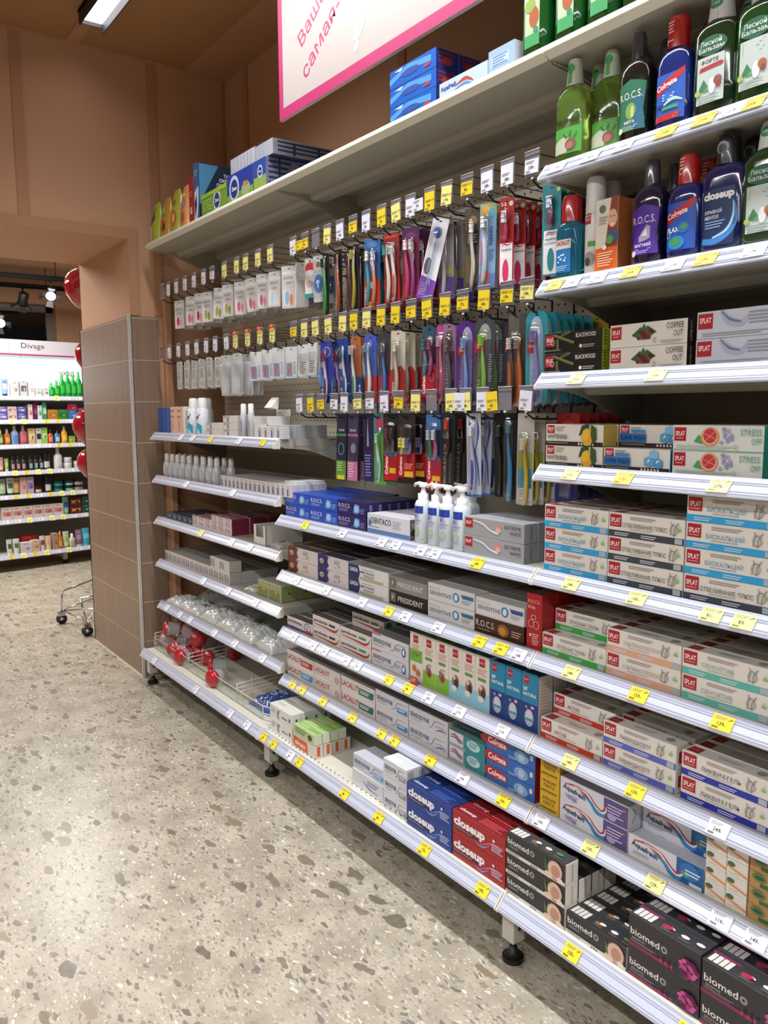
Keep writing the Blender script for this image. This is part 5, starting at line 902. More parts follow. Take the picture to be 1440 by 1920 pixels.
def kid(i):
    a = [('r', 0, 0, 56, 46, ('#86b83c', '#86b83c', '#7cb43c', '#8cc4d8', '#8cc4d8', '#8cc4d8')[i])] if i else [('r', 0, 60, 56, 36, '#6cac3c')]
    a += [('r', 16, 116, 22, 22, RED), ('t', 'SPLAT', 18, 124, 5, '#f0e0e0', {'w': 18}), ('l', 10, 108, 36, 4, 5, '#c8947c'), ('r', 12, 78, 30, 8, '#5c8c4c')]
    a += [('e', 20, 40, 9, 10, '#c8702c'), ('e', 38, 30, 9, 10, '#b87c2c')] if i == 0 else [('e', 26, 46, 12, 14, '#7c7070'), ('e', 30, 40, 8, 10, '#9c2434'), ('c', [(14, 56), (26, 66), (40, 64)], 3, '#8c7c74')] if i < 3 else [('e', 28, 50, 14, 18, '#8c6450'), ('e', 32, 44, 8, 14, '#2c2a2c'), ('e', 24, 30, 12, 8, '#e0d8d0'), ('e', 24, 60, 6, 7, '#d8bca8')]
    return a
ku = [0.512, 0.452, 0.394, 0.338, 0.283, 0.232, 0.178]
for i in range(6):
    stack('kid%d' % i, B3, ku[i], ku[i + 1], .547, .146, .05, 1, 5, ('#dcd6cc', '#3c6c34' if i < 3 else '#1c5c70', '#d0cac0'), kid(i), (), (), desc=('upright white carton with green middle band', 'upright white and green carton, berry picture, far one', 'upright white and green carton, berry picture, near one', 'upright white and pale blue carton, far one', 'upright white and pale blue carton, middle one', 'upright white and pale blue carton, near one')[i])
tealb = [('r', 0, 0, 54, 70, '#16387c'), ('r', 0, 70, 54, 76, '#1a80a8'), ('r', 8, 118, 16, 20, RED), ('t', 'SPLAT', 9, 126, 4, '#f0e0e0', {'w': 14}), ('t', "50'", 6, 100, 9, '#e8f0f4', {'b': .02}), ('t', 'NATURAL', 6, 88, 8, '#e8f0f4', {'w': 44, 'b': .015}), ('e', 27, 34, 15, 22, '#a8b0c4'), ('e', 27, 38, 10, 15, '#c4cad8'), ('r', 14, 26, 26, 7, '#3c94ac'), ('e', 38, 62, 6, 4, '#d8a4ac'), ('e', 18, 60, 4, 4, '#8c94ac')]
stack('tealb', B3, 0.174, .006, .547, .142, .05, 1, 5, ('#1a6090', '#12405c', '#c8c0b8'), tealb, (), [('l', 8, 120, 34, 12, 8, '#a8a098')], 'upright teal and navy carton', ncol=3)
lac = lambda w, c, t: [('t', 'LACALUT', 4, 14, 18, '#a8281c', {'w': w * .52, 'b': .02}), ('p', [(w * .54, 8), (w * .92, 8), (w * .98, 30), (w * .54, 30)], c), ('l', w * .58, 21, w * .26, 2, 6, '#e8e4e0'), ('o', w * .92, 20, 9, 12, 3, c)]
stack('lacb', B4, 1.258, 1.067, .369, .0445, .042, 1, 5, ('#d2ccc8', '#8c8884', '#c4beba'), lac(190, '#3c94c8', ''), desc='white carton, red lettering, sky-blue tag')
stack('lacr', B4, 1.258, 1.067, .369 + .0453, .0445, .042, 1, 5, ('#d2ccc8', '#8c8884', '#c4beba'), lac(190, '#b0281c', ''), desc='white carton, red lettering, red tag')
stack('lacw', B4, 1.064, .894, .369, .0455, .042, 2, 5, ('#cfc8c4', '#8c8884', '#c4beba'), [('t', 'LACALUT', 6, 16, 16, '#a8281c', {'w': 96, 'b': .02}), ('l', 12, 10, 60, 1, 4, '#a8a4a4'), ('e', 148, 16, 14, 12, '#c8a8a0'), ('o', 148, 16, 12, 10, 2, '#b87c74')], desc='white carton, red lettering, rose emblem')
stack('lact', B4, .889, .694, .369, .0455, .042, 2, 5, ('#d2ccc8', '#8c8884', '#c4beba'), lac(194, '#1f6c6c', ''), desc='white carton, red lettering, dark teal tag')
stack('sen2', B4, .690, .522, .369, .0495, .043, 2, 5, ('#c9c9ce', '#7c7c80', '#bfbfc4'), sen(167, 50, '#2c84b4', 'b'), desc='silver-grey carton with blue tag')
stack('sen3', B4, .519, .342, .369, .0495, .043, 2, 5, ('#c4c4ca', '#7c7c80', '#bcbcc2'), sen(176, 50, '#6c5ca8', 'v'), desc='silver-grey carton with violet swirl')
stack('aqt', B4, .336, .190, .369, .0425, .042, 2, 5, ('#c8ccd0', '#5c8c90', '#2c6c78'), [('r', 60, 0, 86, 43, '#2c848c'), ('e', 100, 26, 26, 14, '#b8d8d8'), ('l', 82, 32, 36, 3, 6, '#2c7c84'), ('c', [(6, 30), (26, 34), (46, 24), (60, 26)], [1, 6, 5, 1], '#b8404c'), ('c', [(6, 24), (26, 27), (46, 18), (60, 20)], [1, 4, 4, 1], '#2c5c94'), ('r', 0, 0, 70, 8, '#8c949c')], desc='grey and teal carton with striped wave')
stack('colg', B4, .187, .012, .369, .0415, .045, 3, 5, ('#2c64b0', '#3c5c94', '#8c1c24'), [('e', 30, 26, 52, 14, '#b0202a'), ('t', 'Colgate', 8, 19, 15, '#f0ecec', {'w': 66, 'b': .03}), ('e', 128, 18, 26, 16, '#5c94c8'), ('e', 128, 18, 12, 10, '#a8c4dc'), ('o', 128, 18, 20, 13, 1.5, '#c8dcec'), ('r', 158, 22, 10, 12, '#c8d4e4'), ('l', 84, 8, 28, 2, 4, '#a8c8e8')], desc='blue carton with red lettering panel')
# bottom shelf, middle bay
stack('elw', BB, 1.235, 1.075, .18, .050, .038, 2, 4, ('#dcdcd4', '#d4d4cc', '#d8d8d0'), [('e', 60, 24, 6, 16, '#4c8cc0'), ('c', [(70, 8), (62, 22), (74, 40)], 5, '#5c9c4c'), ('l', 10, 34, 34, 3, 6, '#9ca49c'), ('t', 'elmex', 90, 18, 10, '#3c4c6c', {'w': 40, 'b': .01}), ('e', 146, 26, 5, 8, '#3c4450')], [('l', 16, 30, 50, 2, 6, '#a0a8a0')], [('e', 20, 24, 4, 8, '#3c4450')], 'white carton with green brush stroke', y=.075)
stack('elg', BB, 1.055, .915, .18 + .0458, .036, .030, 1, 4, ('#b8c88c', '#88b058', '#d0d8c0'), [('l', 10, 26, 80, 3, 7, '#3c5c3c'), ('e', 110, 18, 14, 10, '#2c3c34')], [('r', 4, 2, 132, 10, '#a8c87c'), ('l', 20, 22, 60, 2, 5, '#e0e8d0')], (), 'green and white carton atop an orange one', y=.078)
stack('elo', BB, 1.055, .915, .18, .044, .034, 1, 4, ('#d8d0c4', '#c8c0b4', '#d0c8c0'), [('p', [(0, 4), (96, 4), (90, 40), (0, 40)], '#d05c24'), ('t', 'elmex', 10, 14, 16, '#f4e8dc', {'w': 72, 'b': .02})], (), [('r', 10, 6, 12, 34, '#d05c24')], 'white carton with orange panel', y=.078)
stack('snb', BB, .700, .535, .18, .052, .040, 1, 2, ('#cdd0d4', '#c4c8cc', '#b8bcc4'), [('c', [(60, 30), (90, 16), (140, 12)], [2, 4, 1], '#2c5c9c'), ('l', 80, 36, 60, 3, 6, '#6c7c9c')], desc='pale carton lying at the far side of the pile', y=.070)
stack('snc', BB, .700, .535, .18 + .0528, .046, .040, 1, 2, ('#c4c8d4', '#bcc0cc', '#b4b8c4'), sen(164, 46, '#6c9cd0', 'b'), desc='pale carton lying atop another, far side', y=.066)
snd = sen(196, 50, '#a4a0a0', 'b')
stack('sn3', BB, .520, .409, .18, .050, .037, 3, 1, ('#d0d3d8', '#c8ccd0', '#ced1d4'), sen(110, 50, '#8c8c94', 'b'), [('r', 4, 4, 60, 30, '#d4d8dc')], [('l', 6, 40, 24, 10, 3, '#6c7078')], 'white carton of the three-high pile', y=.080)
stack('sn3', BB, .520, .409, .18, .050, .037, 3, 3, ('#d0d3d8', '#c8ccd0', '#ced1d4'), sen(110, 50, '#8c8c94', 'b'), [('r', 4, 4, 60, 30, '#d4d8dc')], (), 'white carton behind the three-high pile', y=.042)
def clo(w, h, bg2): return [('t', 'closeup', 6, h * .44, h * .34, '#eceaf0', {'w': w * .60, 'b': .045}), ('r', 0, h * .24, w * .5, h * .12, '#2a2830'), ('l', 6, h * .31, w * .36, 1, 3, '#c8c4cc'), ('c', [(w * .42, h * .26), (w * .58, h * .14), (w * .72, h * .38)], [1, 5, 1], '#7c8cc8'), ('c', [(w * .5, h * .1), (w * .75, h * .5), (w * .98, h * .6)], [1, 4, 1], bg2), ('l', w * .76, h * .5, w * .2, 4, 5, '#c8cce0'), ('e', w * .80, h * .68, 4, 4, '#dcdce8')]
stack('clb', BB, .402, .210, .18, .063, .042, 2, 5, ('#1a3c8c', '#1a2c5c', '#16306c'), clo(191, 63, '#5c84d0'), [('t', 'closeup', 12, 14, 10, '#b8bcd0', {'w': 60, 'b': .03}), ('l', 90, 30, 80, 4, 7, '#3c5cb0')], [('r', 3, 4, 36, 54, '#24489c')], 'blue carton with white bubble lettering', y=.084)
stack('clr', BB, .207, .012, .18, .063, .042, 2, 5, ('#a01c1c', '#701820', '#8c1a1c'), clo(194, 63, '#c86c84'), [('t', 'closeup', 12, 14, 10, '#d8b8b8', {'w': 60, 'b': .03}), ('l', 90, 30, 80, 4, 7, '#c04c4c')], [('r', 3, 4, 36, 54, '#b02c28')], 'red carton with white bubble lettering', y=.084)

# ================================================================ BOTTLES
def bottle(kind, prof, cy, body, cap_prof, cap, labels=(), capart=(), seg=24, inner=None, cap_seg=20):
    """thing > body (art on it), cap, label"""
    parts = []
    b = MB(); b.loft([tuple(q) for q in prof], body, seg, cy); parts.append(('body', b.mesh('body')))
    b = MB(); b.loft(cap_prof, cap, cap_seg, cy)
    if capart: b.art(Front(cap_prof, cy), capart)
    parts.append(('cap', b.mesh('cap')))
    if labels:
        b = MB(); b.art(Front(prof, cy), labels); parts.append(('label', b.mesh('label')))
    PROTO[kind] = parts
ZS = dict(biomed=.97, colw=.96, bal1=.87, bal2=.87, bal3=.86, closb=.98, rocsg=.97)
def put(kind, name, x, y, z, label, cat, rz=0, group=None):
    t = thing(name, label, cat, (x, y, z), math.radians(rz), group); t.scale = (1, 1, ZS.get(kind, 1))
    for nm, me in PROTO[kind]:
        o = bpy.data.objects.new(nm, me); COL.objects.link(o); o.parent = t
    return t
def bp(w, d, h, sh, e=3.2, neck=.013, waist=0):
    W_, D_ = w / 2, d / 2
    P_ = [(0, W_ * .90, D_ * .88, e), (.004, W_, D_, e), (h * .3, W_ * (1 - waist), D_, e), (h * .55, W_ * (1 - waist * .6), D_, e), (sh, W_, D_, e), (sh + (h - sh) * .3, W_ * .94, D_ * .95, e * .95), (sh + (h - sh) * .58, W_ * .78, D_ * .84, 2.8), (sh + (h - sh) * .78, W_ * .50, D_ * .6, 2.2), (h - .004, neck, neck, 2), (h, neck, neck, 2)]
    return P_
def glass(c, k=.85, r=.05): return mat(c, r, trans=k, ior=1.35)
deep = lambda c: mat(c, .10, coat=1.0)
def capP(z, r0, r1, h, e=2): return [(z - .004, r0, r0, e), (z, r0, r0, e), (z + h * .8, r1, r1, e), (z + h, r1 * .85, r1 * .85, e)]
bottle('biomed', bp(.078, .048, .175, .135), -.028, glass('#9cc85c', .8, .06), capP(.168, .019, .015, .052), mat('#c8d4c0', .3, alpha=.9), [('r', -34, 20, 68, 55, '#4c9c3c'), ('l', -30, 68, 40, 3, 5, '#a8cc90'), ('t', 'biomed', -30, 84, 13, '#16300e', {'w': 58, 'b': .02}), ('p', [(-34, 22), (0, 22), (8, 50), (-10, 56), (-34, 46)], '#b8c0a8'), ('e', 10, 38, 14, 12, '#7c5040'), ('e', 8, 36, 9, 8, '#a86c5c'), ('c', [(0, 52), (-8, 62)], 3, '#2c5c24'), ('c', [(8, 54), (10, 66)], 3, '#2c5c24'), ('c', [(18, 50), (26, 60)], 3, '#3c6c30'), ('o', 18, 108, 6, 6, 1.5, '#3c4c3c')], [('e', 0, 200, 9, 10, '#3c9c4c'), ('r', -4, 168, 8, 26, '#4ca858')])
bottle('rocsg', bp(.074, .048, .172, .128, 3, .013, .14), -.028, deep('#0d1614'), capP(.165, .015, .014, .05), mat('#3a3c44', .15, coat=.8, alpha=.95), [('p', [(-32, 22), (31, 22), (27, 60), (32, 112), (0, 122), (-32, 110), (-27, 60)], '#1f6c50'), ('p', [(4, 24), (29, 24), (26, 60), (28, 90), (10, 84)], '#1c6080'), ('t', 'R.O.C.S.', -26, 84, 14, '#e4ece4', {'w': 52}), ('e', 2, 60, 12, 16, '#7ca04c'), ('e', 6, 58, 4, 12, '#b8cc7c'), ('t', 'МЯТА', -12, 36, 6, '#e4ece4', {'w': 24, 'b': .02}), ('l', -16, 31, 34, 3, 3.5, '#a8c8b8'), ('e', -22, 26, 6, 6, '#dce4b8')])
bottle('rocsv', bp(.074, .048, .165, .122, 3, .013, .14), -.028, deep('#141038'), capP(.158, .0155, .0145, .046), mat('#4c4a54', .15, coat=.8), [('p', [(-32, 22), (31, 22), (27, 60), (32, 108), (0, 118), (-32, 106), (-27, 60)], '#4c1f98'), ('t', 'R.O.C.S.', -26, 82, 14, '#e4e0f0', {'w': 52}), ('p', [(-10, 56), (8, 78), (16, 74), (16, 52), (4, 48), (-10, 46)], '#a09cb8'), ('p', [(-4, 58), (8, 72), (10, 56)], '#dcd8e8'), ('t', 'МАГНИЙ', -20, 37, 6, '#e4e0f0', {'w': 38, 'b': .02}), ('l', -18, 32, 36, 3, 3.5, '#b8a8d8'), ('e', -22, 26, 6, 6, '#d8d4e0')])
colb = lambda plax: [('r', -31, 18, 62, 88, '#1f58b8'), ('p', [(-31, 84), (31, 112), (28, 98), (10, 84), (-31, 66)], '#b81c28'), ('t', 'Colgate', -28, 76, 10, '#f0ecf0', {'w': 46, 'b': .03, 'rot': .22})] + ([('t', 'PLAX', -28, 52, 9, '#e4ecf4', {'w': 28, 'b': .03}), ('e', 8, 58, 12, 10, '#2c6cb8'), ('e', 10, 60, 8, 6, '#3c8c5c'), ('e', -6, 32, 18, 12, '#2c88c8'), ('e', -8, 34, 12, 8, '#3c9454'), ('o', -24, 48, 5, 6, 1, '#c8d4e4')] if plax else [('e', 0, 62, 12, 8, '#2c6cc8'), ('l', -14, 66, 26, 3, 5, '#d8e0f0'), ('c', [(-10, 48), (10, 56), (28, 50)], [3, 7, 2], '#a8dcc8'), ('r', -14, 38, 34, 6, '#3c9c6c'), ('p', [(-30, 18), (22, 18), (24, 30), (-30, 30)], '#b0202c'), ('l', -26, 26, 44, 2, 4, '#e8c8c8'), ('r', -28, 44, 16, 6, '#1c2c7c')])
bottle('colw', bp(.076, .050, .165, .125, 3), -.029, deep('#122a6c'), capP(.158, .021, .0205, .055), mat('#b01c1c', .22, coat=.8), colb(False), [('r', -9, 166, 12, 2, '#f0dcdc'), ('c', [(-10, 160), (-10, 172)], 2, '#f0dcdc'), ('l', -10, 200, 14, 4, 6, '#e8c0c0')])
bottle('plax', bp(.074, .050, .150, .115, 3), -.029, deep('#12246c'), capP(.143, .021, .020, .05), mat('#b01c1c', .22, coat=.8), colb(True), [('o', -4, 162, 5, 6, 1.5, '#f0dcdc'), ('l', -8, 184, 12, 4, 6, '#e8c0c0')])
def balsam(k, body, word, pc):
    bottle(k, bp(.088, .058, .20, .165, 3.4, .016), -.033, deep(body), capP(.193, .024, .020, .05), mat('#d4d6d4', .3), [('e', 0, 138, 30, 19, '#1c5c40'), ('t', 'Лесной', -22, 140, 9, '#d4e0d4', {'w': 42, 'b': .01}), ('t', 'Бальзам', -25, 128, 9, '#d4e0d4', {'w': 50, 'b': .01}), ('r', -27, 26, 54, 92, '#bcc8c4')] + ([('t', word, -18, 104, 7, '#3c3c3c', {'w': 34, 'b': .02}), ('p', [(-22, 90), (22, 93), (26, 98), (22, 102), (-20, 98)], '#a8303c')] if word else [('l', -22, 112, 40, 5, 5, '#8c9c94')]) + [('p', [(-24, 52), (-12, 74), (-4, 60), (-10, 50)], '#3c7c4c'), ('p', [(-14, 48), (2, 66), (6, 52)], '#5c9c64'), ('e', 5, 58, 7, 16, '#dde2e0'), ('e', 16, 66, 8, 9, pc), ('e', 18, 58, 5, 6, '#8c3c34'), ('l', -22, 38, 40, 3, 5, '#8ca09c'), ('e', -24, 50, 6, 6, '#a8bc5c')], [('e', 0, 222, 12, 10, '#2c8c5c'), ('t', '100', -7, 219, 6, '#e4ece4', {'w': 14}), ('r', -6, 189, 12, 14, '#c8ccc8')])
balsam('bal1', '#0c2a14', 'ФОРТЕ', '#8c4c50'); balsam('bal2', '#0f3c18', '', '#a85c3c'); balsam('bal3', '#12401c', '', '#a86c3c')
bottle('balt', bp(.080, .052, .20, .165, 3.4, .016), -.033, deep('#0f4c1c'), capP(.193, .022, .020, .05), mat('#d4d6d4', .3), [('r', -22, 24, 44, 120, '#b8c8a4'), ('e', 0, 150, 22, 14, '#1c5c40'), ('e', 6, 84, 14, 22, '#a85c34'), ('e', -6, 110, 16, 14, '#8ca84c'), ('r', -22, 24, 44, 26, '#3c9c5c'), ('e', 12, 56, 7, 7, '#2c8c6c')])
bottle('closb', bp(.088, .050, .170, .135, 3.4, .018), -.029, deep('#101c58'), capP(.163, .022, .0215, .05), mat('#121418', .25, coat=.6), [('p', [(-30, 14), (30, 14), (32, 70), (30, 116), (-30, 116), (-32, 70)], '#14305c'), ('t', 'closeup', -31, 98, 13, '#f0f0f4', {'w': 60, 'b': .05}), ('c', [(28, 90), (32, 62), (22, 36), (-4, 22), (-32, 24)], [3, 9, 12, 12, 10], '#3c84c8'), ('c', [(28, 88), (28, 60), (16, 38), (-10, 28)], [1, 4, 5, 3], '#a8d0f0'), ('t', 'ВЗРЫВНОЙ', -27, 72, 6, '#e4ecf8', {'w': 34, 'b': .01}), ('t', 'МЕНТОЛ', -27, 62, 6, '#e4ecf8', {'w': 28, 'b': .01}), ('l', -26, 56, 40, 3, 5, '#8ca8d0')], [('e', 0, 188, 12, 11, '#8c9098'), ('e', 0, 186, 8, 8, '#3c3e44')])
bottle('lacal', bp(.064, .050, .132, .105, 3, .018), -.029, glass('#3ca4c8', .7, .05), capP(.127, .0225, .022, .052), mat('#b01c1c', .22, coat=.8), [('r', -24, 66, 40, 20, '#e0e0e0'), ('t', 'LACALUT', -22, 74, 9, '#b0281c', {'w': 36, 'b': .03}), ('r', -24, 16, 40, 50, '#1f74b8')] + [('e', -6 + 9 * math.cos(i), 46 + 8 * math.sin(i * 1.7), 2, 2, '#d0e4f0') for i in range(12)] + [('l', -20, 28, 30, 3, 4, '#a8c8e0')])
bottle('foam', [(0, .020, .020, 2), (.002, .0215, .0215, 2), (.125, .0215, .0215, 2), (.135, .018, .018, 2), (.138, .018, .018, 2)], -.024, mat('#d8d8d4', .3), [(.130, .0215, .0215, 2), (.195, .0205, .0205, 2), (.205, .017, .017, 2)], mat('#cfcfcc', .3), [('r', -14, 108, 16, 22, RED), ('r', -4, 62, 18, 10, '#4c9c3c'), ('e', 0, 36, 13, 14, '#8c9088'), ('e', -4, 30, 7, 9, '#3c3c3c'), ('t', 'SPLAT', -13, 114, 6, '#f0e0e0', {'w': 14})])
def bottles(kind, sh, spec, desc, where):
    """spec: list of (x, y, rz, word)"""
    for i, (x, y, rz, wd) in enumerate(spec):
        put(kind, 'mouthwash_bottle', x, y, SHELF_Z[sh] + .0006, '%s, %s, %s' % (desc, wd, where), 'bottle', rz, 'mouthwash bottles of the near bay')
A1, A2 = 'near bay, first shelf', 'near bay, second shelf'
bottles('biomed', 'u1', [(-0.05, -.004, 4, 'front, farthest'), (-0.126, -.034, 8, 'front, beside its twin'), (-.06, -.07, 3, 'second row, farthest'), (-.148, -.088, -4, 'second row, nearer')], 'clear lime green mouthwash bottle with white cap', A1)
bottles('rocsg', 'u1', [(-0.213, -.004, 0, 'front'), (-.228, -.075, 5, 'behind the front one')], 'black bottle with emerald label', A1)
bottles('colw', 'u1', [(-0.302, -.004, 0, 'front'), (-.325, -.075, 0, 'behind the front one')], 'blue bottle with red cap', A1)
bottles('bal1', 'u1', [(-0.389, -.002, 0, 'front'), (-.41, -.066, 0, 'behind the front one')], 'dark green bottle with maroon ribbon on label', A1)
bottles('bal2', 'u1', [(-0.472, -.002, 0, 'front'), (-.515, -.066, 0, 'behind the front one'), (-.62, -.002, 0, 'nearest the end')], 'dark green bottle with plain pale label', A1)
bottles('lacal', 'u2', [(-0.05, -.004, 6, 'front'), (-.055, -.07, 0, 'behind the front one')], 'turquoise bottle with red cap', A2)
bottles('foam', 'u2', [(-0.112, -.014, 8, 'front'), (-.105, -.07, 0, 'behind the front one')], 'slim white cylinder bottle with green tag', A2)
stack('face', A2, -.130, -.188, 1.605, .150, .045, 1, 2, ('#e0dacb', '#c8a88c', '#b86c3c'), [('r', 0, 0, 57, 52, '#d8641c'), ('p', [(26, 52), (40, 150), (57, 150), (57, 52)], '#8c3c28'), ('e', 44, 108, 12, 18, '#dcb094'), ('e', 44, 96, 5, 2.4, '#f0e4dc'), ('e', 40, 112, 1.6, 1.2, '#3c2420'), ('e', 48, 112, 1.6, 1.2, '#3c2420'), ('e', 46, 72, 16, 12, '#3c5c84'), ('e', 38, 66, 9, 9, '#5c9c4c'), ('e', 18, 130, 8, 8, '#5c7468'), ('l', 10, 112, 22, 3, 6, '#a8a494'), ('e', 26, 52, 5, 5, '#e8e4dc'), ('l', 8, 40, 40, 6, 5, '#f0c8a8')], desc='cream and orange carton with smiling red-haired face', name='mouthwash_box', cat='mouthwash box')
bottles('rocsv', 'u2', [(-0.254, -.004, 0, 'front'), (-.262, -.066, 0, 'behind the front one')], 'dark bottle with violet label', A2)
bottles('plax', 'u2', [(-0.336, -.004, 0, 'front'), (-.343, -.066, 0, 'behind the front one')], 'blue bottle with mint leaves', A2)
bottles('closb', 'u2', [(-0.416, -.004, 0, 'front'), (-.43, -.066, 0, 'behind the front one')], 'navy bottle with black cap', A2)
bottles('bal3', 'u2', [(-0.497, -.002, 0, 'front'), (-.53, -.066, 0, 'behind the front one'), (-.64, -.002, 0, 'nearest the end')], 'green bottle with pale label and leaf oval', A2)
# pump bottles, middle bay
bottle('pump', [(0, .022, .022, 2), (.003, .0245, .0245, 2), (.108, .0245, .0245, 2), (.118, .020, .020, 2), (.121, .014, .014, 2)], -.028, mat('#cdd6da', .3), [(.117, .0155, .0155, 2), (.138, .0155, .0155, 2), (.139, .009, .009, 2), (.150, .006, .006, 2), (.158, .006, .006, 2)], mat('#e4e4e4', .25), [('r', -19, 84, 38, 20, '#1c3c9c'), ('l', -12, 97, 24, 2, 6, '#c8d0e8'), ('e', 0, 74, 9, 9, '#a8a4cc'), ('e', -3, 76, 4, 5, '#6c64a8'), ('t', 'ЗУБНАЯ', -14, 60, 5, '#6c84b4', {'w': 28, 'b': .02}), ('t', 'ПАСТА', -11, 52, 5, '#6c84b4', {'w': 22, 'b': .02}), ('e', 2, 36, 8, 7, '#9cc098'), ('l', -12, 26, 24, 3, 4, '#8ca8c0')])
bm_ = MB(); bm_.loft([(.156, .012, .012, 2), (.164, .013, .013, 2), (.168, .010, .010, 2)], mat('#e4e4e4', .25), 16, -.028); bm_.tube([(0, -.028, .163), (.020, -.028, .165), (.036, -.028, .162), (.040, -.028, .155)], [.006, .0055, .0045, .0035], mat('#e4e4e4', .25), 8)
PROTO['pump'].append(('pump_head', bm_.mesh('pump_head')))
PX = [(.475, -.004, 0), (.418, -.006, 0), (.362, -.004, 10), (.306, -.002, 0), (.447, -.060, 5), (.392, -.060, -5), (.337, -.060, 0)]
for i, (x, y, rz) in enumerate(PX):
    put('pump', 'pump_bottle', x, y, .955 + .0006, 'white pump bottle with blue panel, %s, middle bay, first shelf' % (ORD[i % 4] + ' from far side, ' + ('front row' if i < 4 else 'second row')), 'pump bottle', rz, 'white pump bottles')

# ================================================================ FAR BAY
C1, C2, C3, C4, C5, CB = ['far bay, %s shelf' % q for q in ('first', 'second', 'third', 'fourth', 'fifth', 'bottom')]
def cx(a): return a
stack('fblue', C1, 2.494, 2.334, 1.226, .118, .045, 1, 3, ('#1c4c9c', '#2c5ca8', '#183c7c'), [('l', 8, 100, 26, 8, 12, '#3c6cb8')], desc='tall narrow blue carton', name='care_box', cat='care box', ncol=3)
stack('forange', C1, 2.334, 2.179, 1.226, .122, .045, 1, 2, ('#d8b8a4', '#c8a890', '#e0dcd4'), [('r', 4, 70, 40, 12, '#c87858'), ('r', 4, 98, 40, 10, '#c87858'), ('l', 8, 56, 30, 6, 8, '#c88c74')], (), [('l', 8, 100, 26, 10, 8, '#9ca4b8')], desc='tall peach carton with white side', name='care_box', cat='care box', ncol=2)
bottle('spray', [(0, .024, .024, 2), (.003, .026, .026, 2), (.105, .026, .026, 2), (.115, .018, .018, 2)], -.03, mat('#dcdfe4', .25), [(.112, .020, .020, 2), (.150, .019, .019, 2), (.158, .014, .014, 2)], mat('#e8e8e8', .25), [('p', [(-22, 0), (22, 0), (22, 40), (6, 52), (-22, 36)], '#2c9cb8'), ('p', [(-16, 86), (0, 62), (20, 92), (2, 76)], '#14284c'), ('l', -14, 98, 26, 2, 5, '#6c7c94'), ('p', [(-6, 4), (6, 28), (18, 6)], '#a8dce4')])
for i, (x, y) in enumerate([(2.117, -.006), (2.017, -.006), (2.202, -.066), (2.105, -.066)]):
    put('spray', 'spray_can', x, y, 1.2266, 'white and aqua spray can, %s, %s' % (('front far one', 'front near one', 'second row far one', 'second row near one')[i], C1), 'spray can', 0, 'spray cans')
sb = [('l', 6, 24, 60, 2, 6, '#8c8c94'), ('r', 40, 4, 14, 12, '#6c6c84')]
stack('csw', C1, 1.93, 1.764, 1.226, .026, .05, 2, 2, ('#d6d4ce', '#cfccc4', '#c8c4bc'), sb, desc='flat small white carton', name='care_box', cat='care box', ncol=1)
stack('csw2', C1, 1.759, 1.629, 1.226, .027, .05, 3, 2, ('#d6d4ce', '#cfccc4', '#c8c4bc'), sb, desc='flat small white carton of the taller pile', name='care_box', cat='care box', ncol=1)
bottle('mist', [(0, .012, .012, 2), (.002, .014, .014, 2), (.085, .014, .014, 2), (.092, .010, .010, 2)], -.018, mat('#b8b8bc', .2, alpha=.95), [(.090, .0115, .0115, 2), (.125, .0105, .0105, 2), (.128, .008, .008, 2)], mat('#e0e0e0', .3), [('r', -8, 20, 16, 44, '#8c8ca8'), ('l', -6, 58, 12, 6, 6, '#e0e0ec')])
for i, u in enumerate((1.587, 1.531)): put('mist', 'mist_bottle', u, -.004 - .004 * i, 1.2266, 'slim white mist bottle, %s, %s' % (('far', 'near')[i] + ' one beside display box', C1), 'bottle', 0, 'slim mist bottles')
# counter display box with a raised lid flap
b = MB(); b.box(-.055, .055, -.10, 0, 0, .002, '#dcdad4'); b.box(-.055, .055, -.002, 0, 0, .052, '#dcdad4'); b.box(-.055, -.053, -.10, 0, 0, .08, '#d4d2cc'); b.box(.053, .055, -.10, 0, 0, .08, '#d4d2cc'); b.box(-.055, .055, -.10, -.098, 0, .105, '#dedcd6')
F = Plane((.055, -.0975, .0), (-1, 0, 0), (0, 0, 1), (0, 1, 0)); b.art(F, [('t', 'КРЕМ', 10, 88, 8, '#3c3c3c', {'w': 30}), ('t', 'ДЛЯ РУК', 10, 76, 8, '#3c3c3c', {'w': 48}), ('l', 12, 68, 60, 2, 5, '#8c8c8c')])
PROTO_D = b.mesh('box_body'); t = thing('display_box', 'white open counter display box with raised flap, far bay, first shelf', 'display box', (1.463, -.03, 1.2266))
o = bpy.data.objects.new('box_body', PROTO_D); COL.objects.link(o); o.parent = t
b = MB(); b.prism([(-.05, .105), (-.02, .112), (-.052, .15), (-.055, .15)], 'x', -.05, -.005 + .01, '#e2e0da'); b.build('flap', t)
F_ = [('p', [(8, 4), (16, 4), (14, 30), (6, 30)], '#5c5484'), ('c', [(18, 34), (22, 18), (18, 6)], 2, '#2c2844'), ('l', 4, 38, 18, 1, 4, '#7c7c84')]
stack('snail', C1, 1.429, 1.235, 1.226, .042, .028, 1, 1, ('#d4d4d6', '#c8c8c8', '#c8c8cc'), F_, desc='tiny white carton with violet mark', name='care_box', cat='care box', ncol=4, y=-.001)
stack('sage', C1, 1.44, 1.262, 1.226, .048, .040, 1, 4, ('#b4bab8', '#aab0ae', '#a8aeac'), [('r', 4, 30, 36, 2, '#3c7c74'), ('r', 12, 6, 14, 12, '#4c5054'), ('l', 8, 26, 24, 2, 4, '#8c9492')], desc='small grey-green carton', name='care_box', cat='care box', ncol=4, y=-.035)
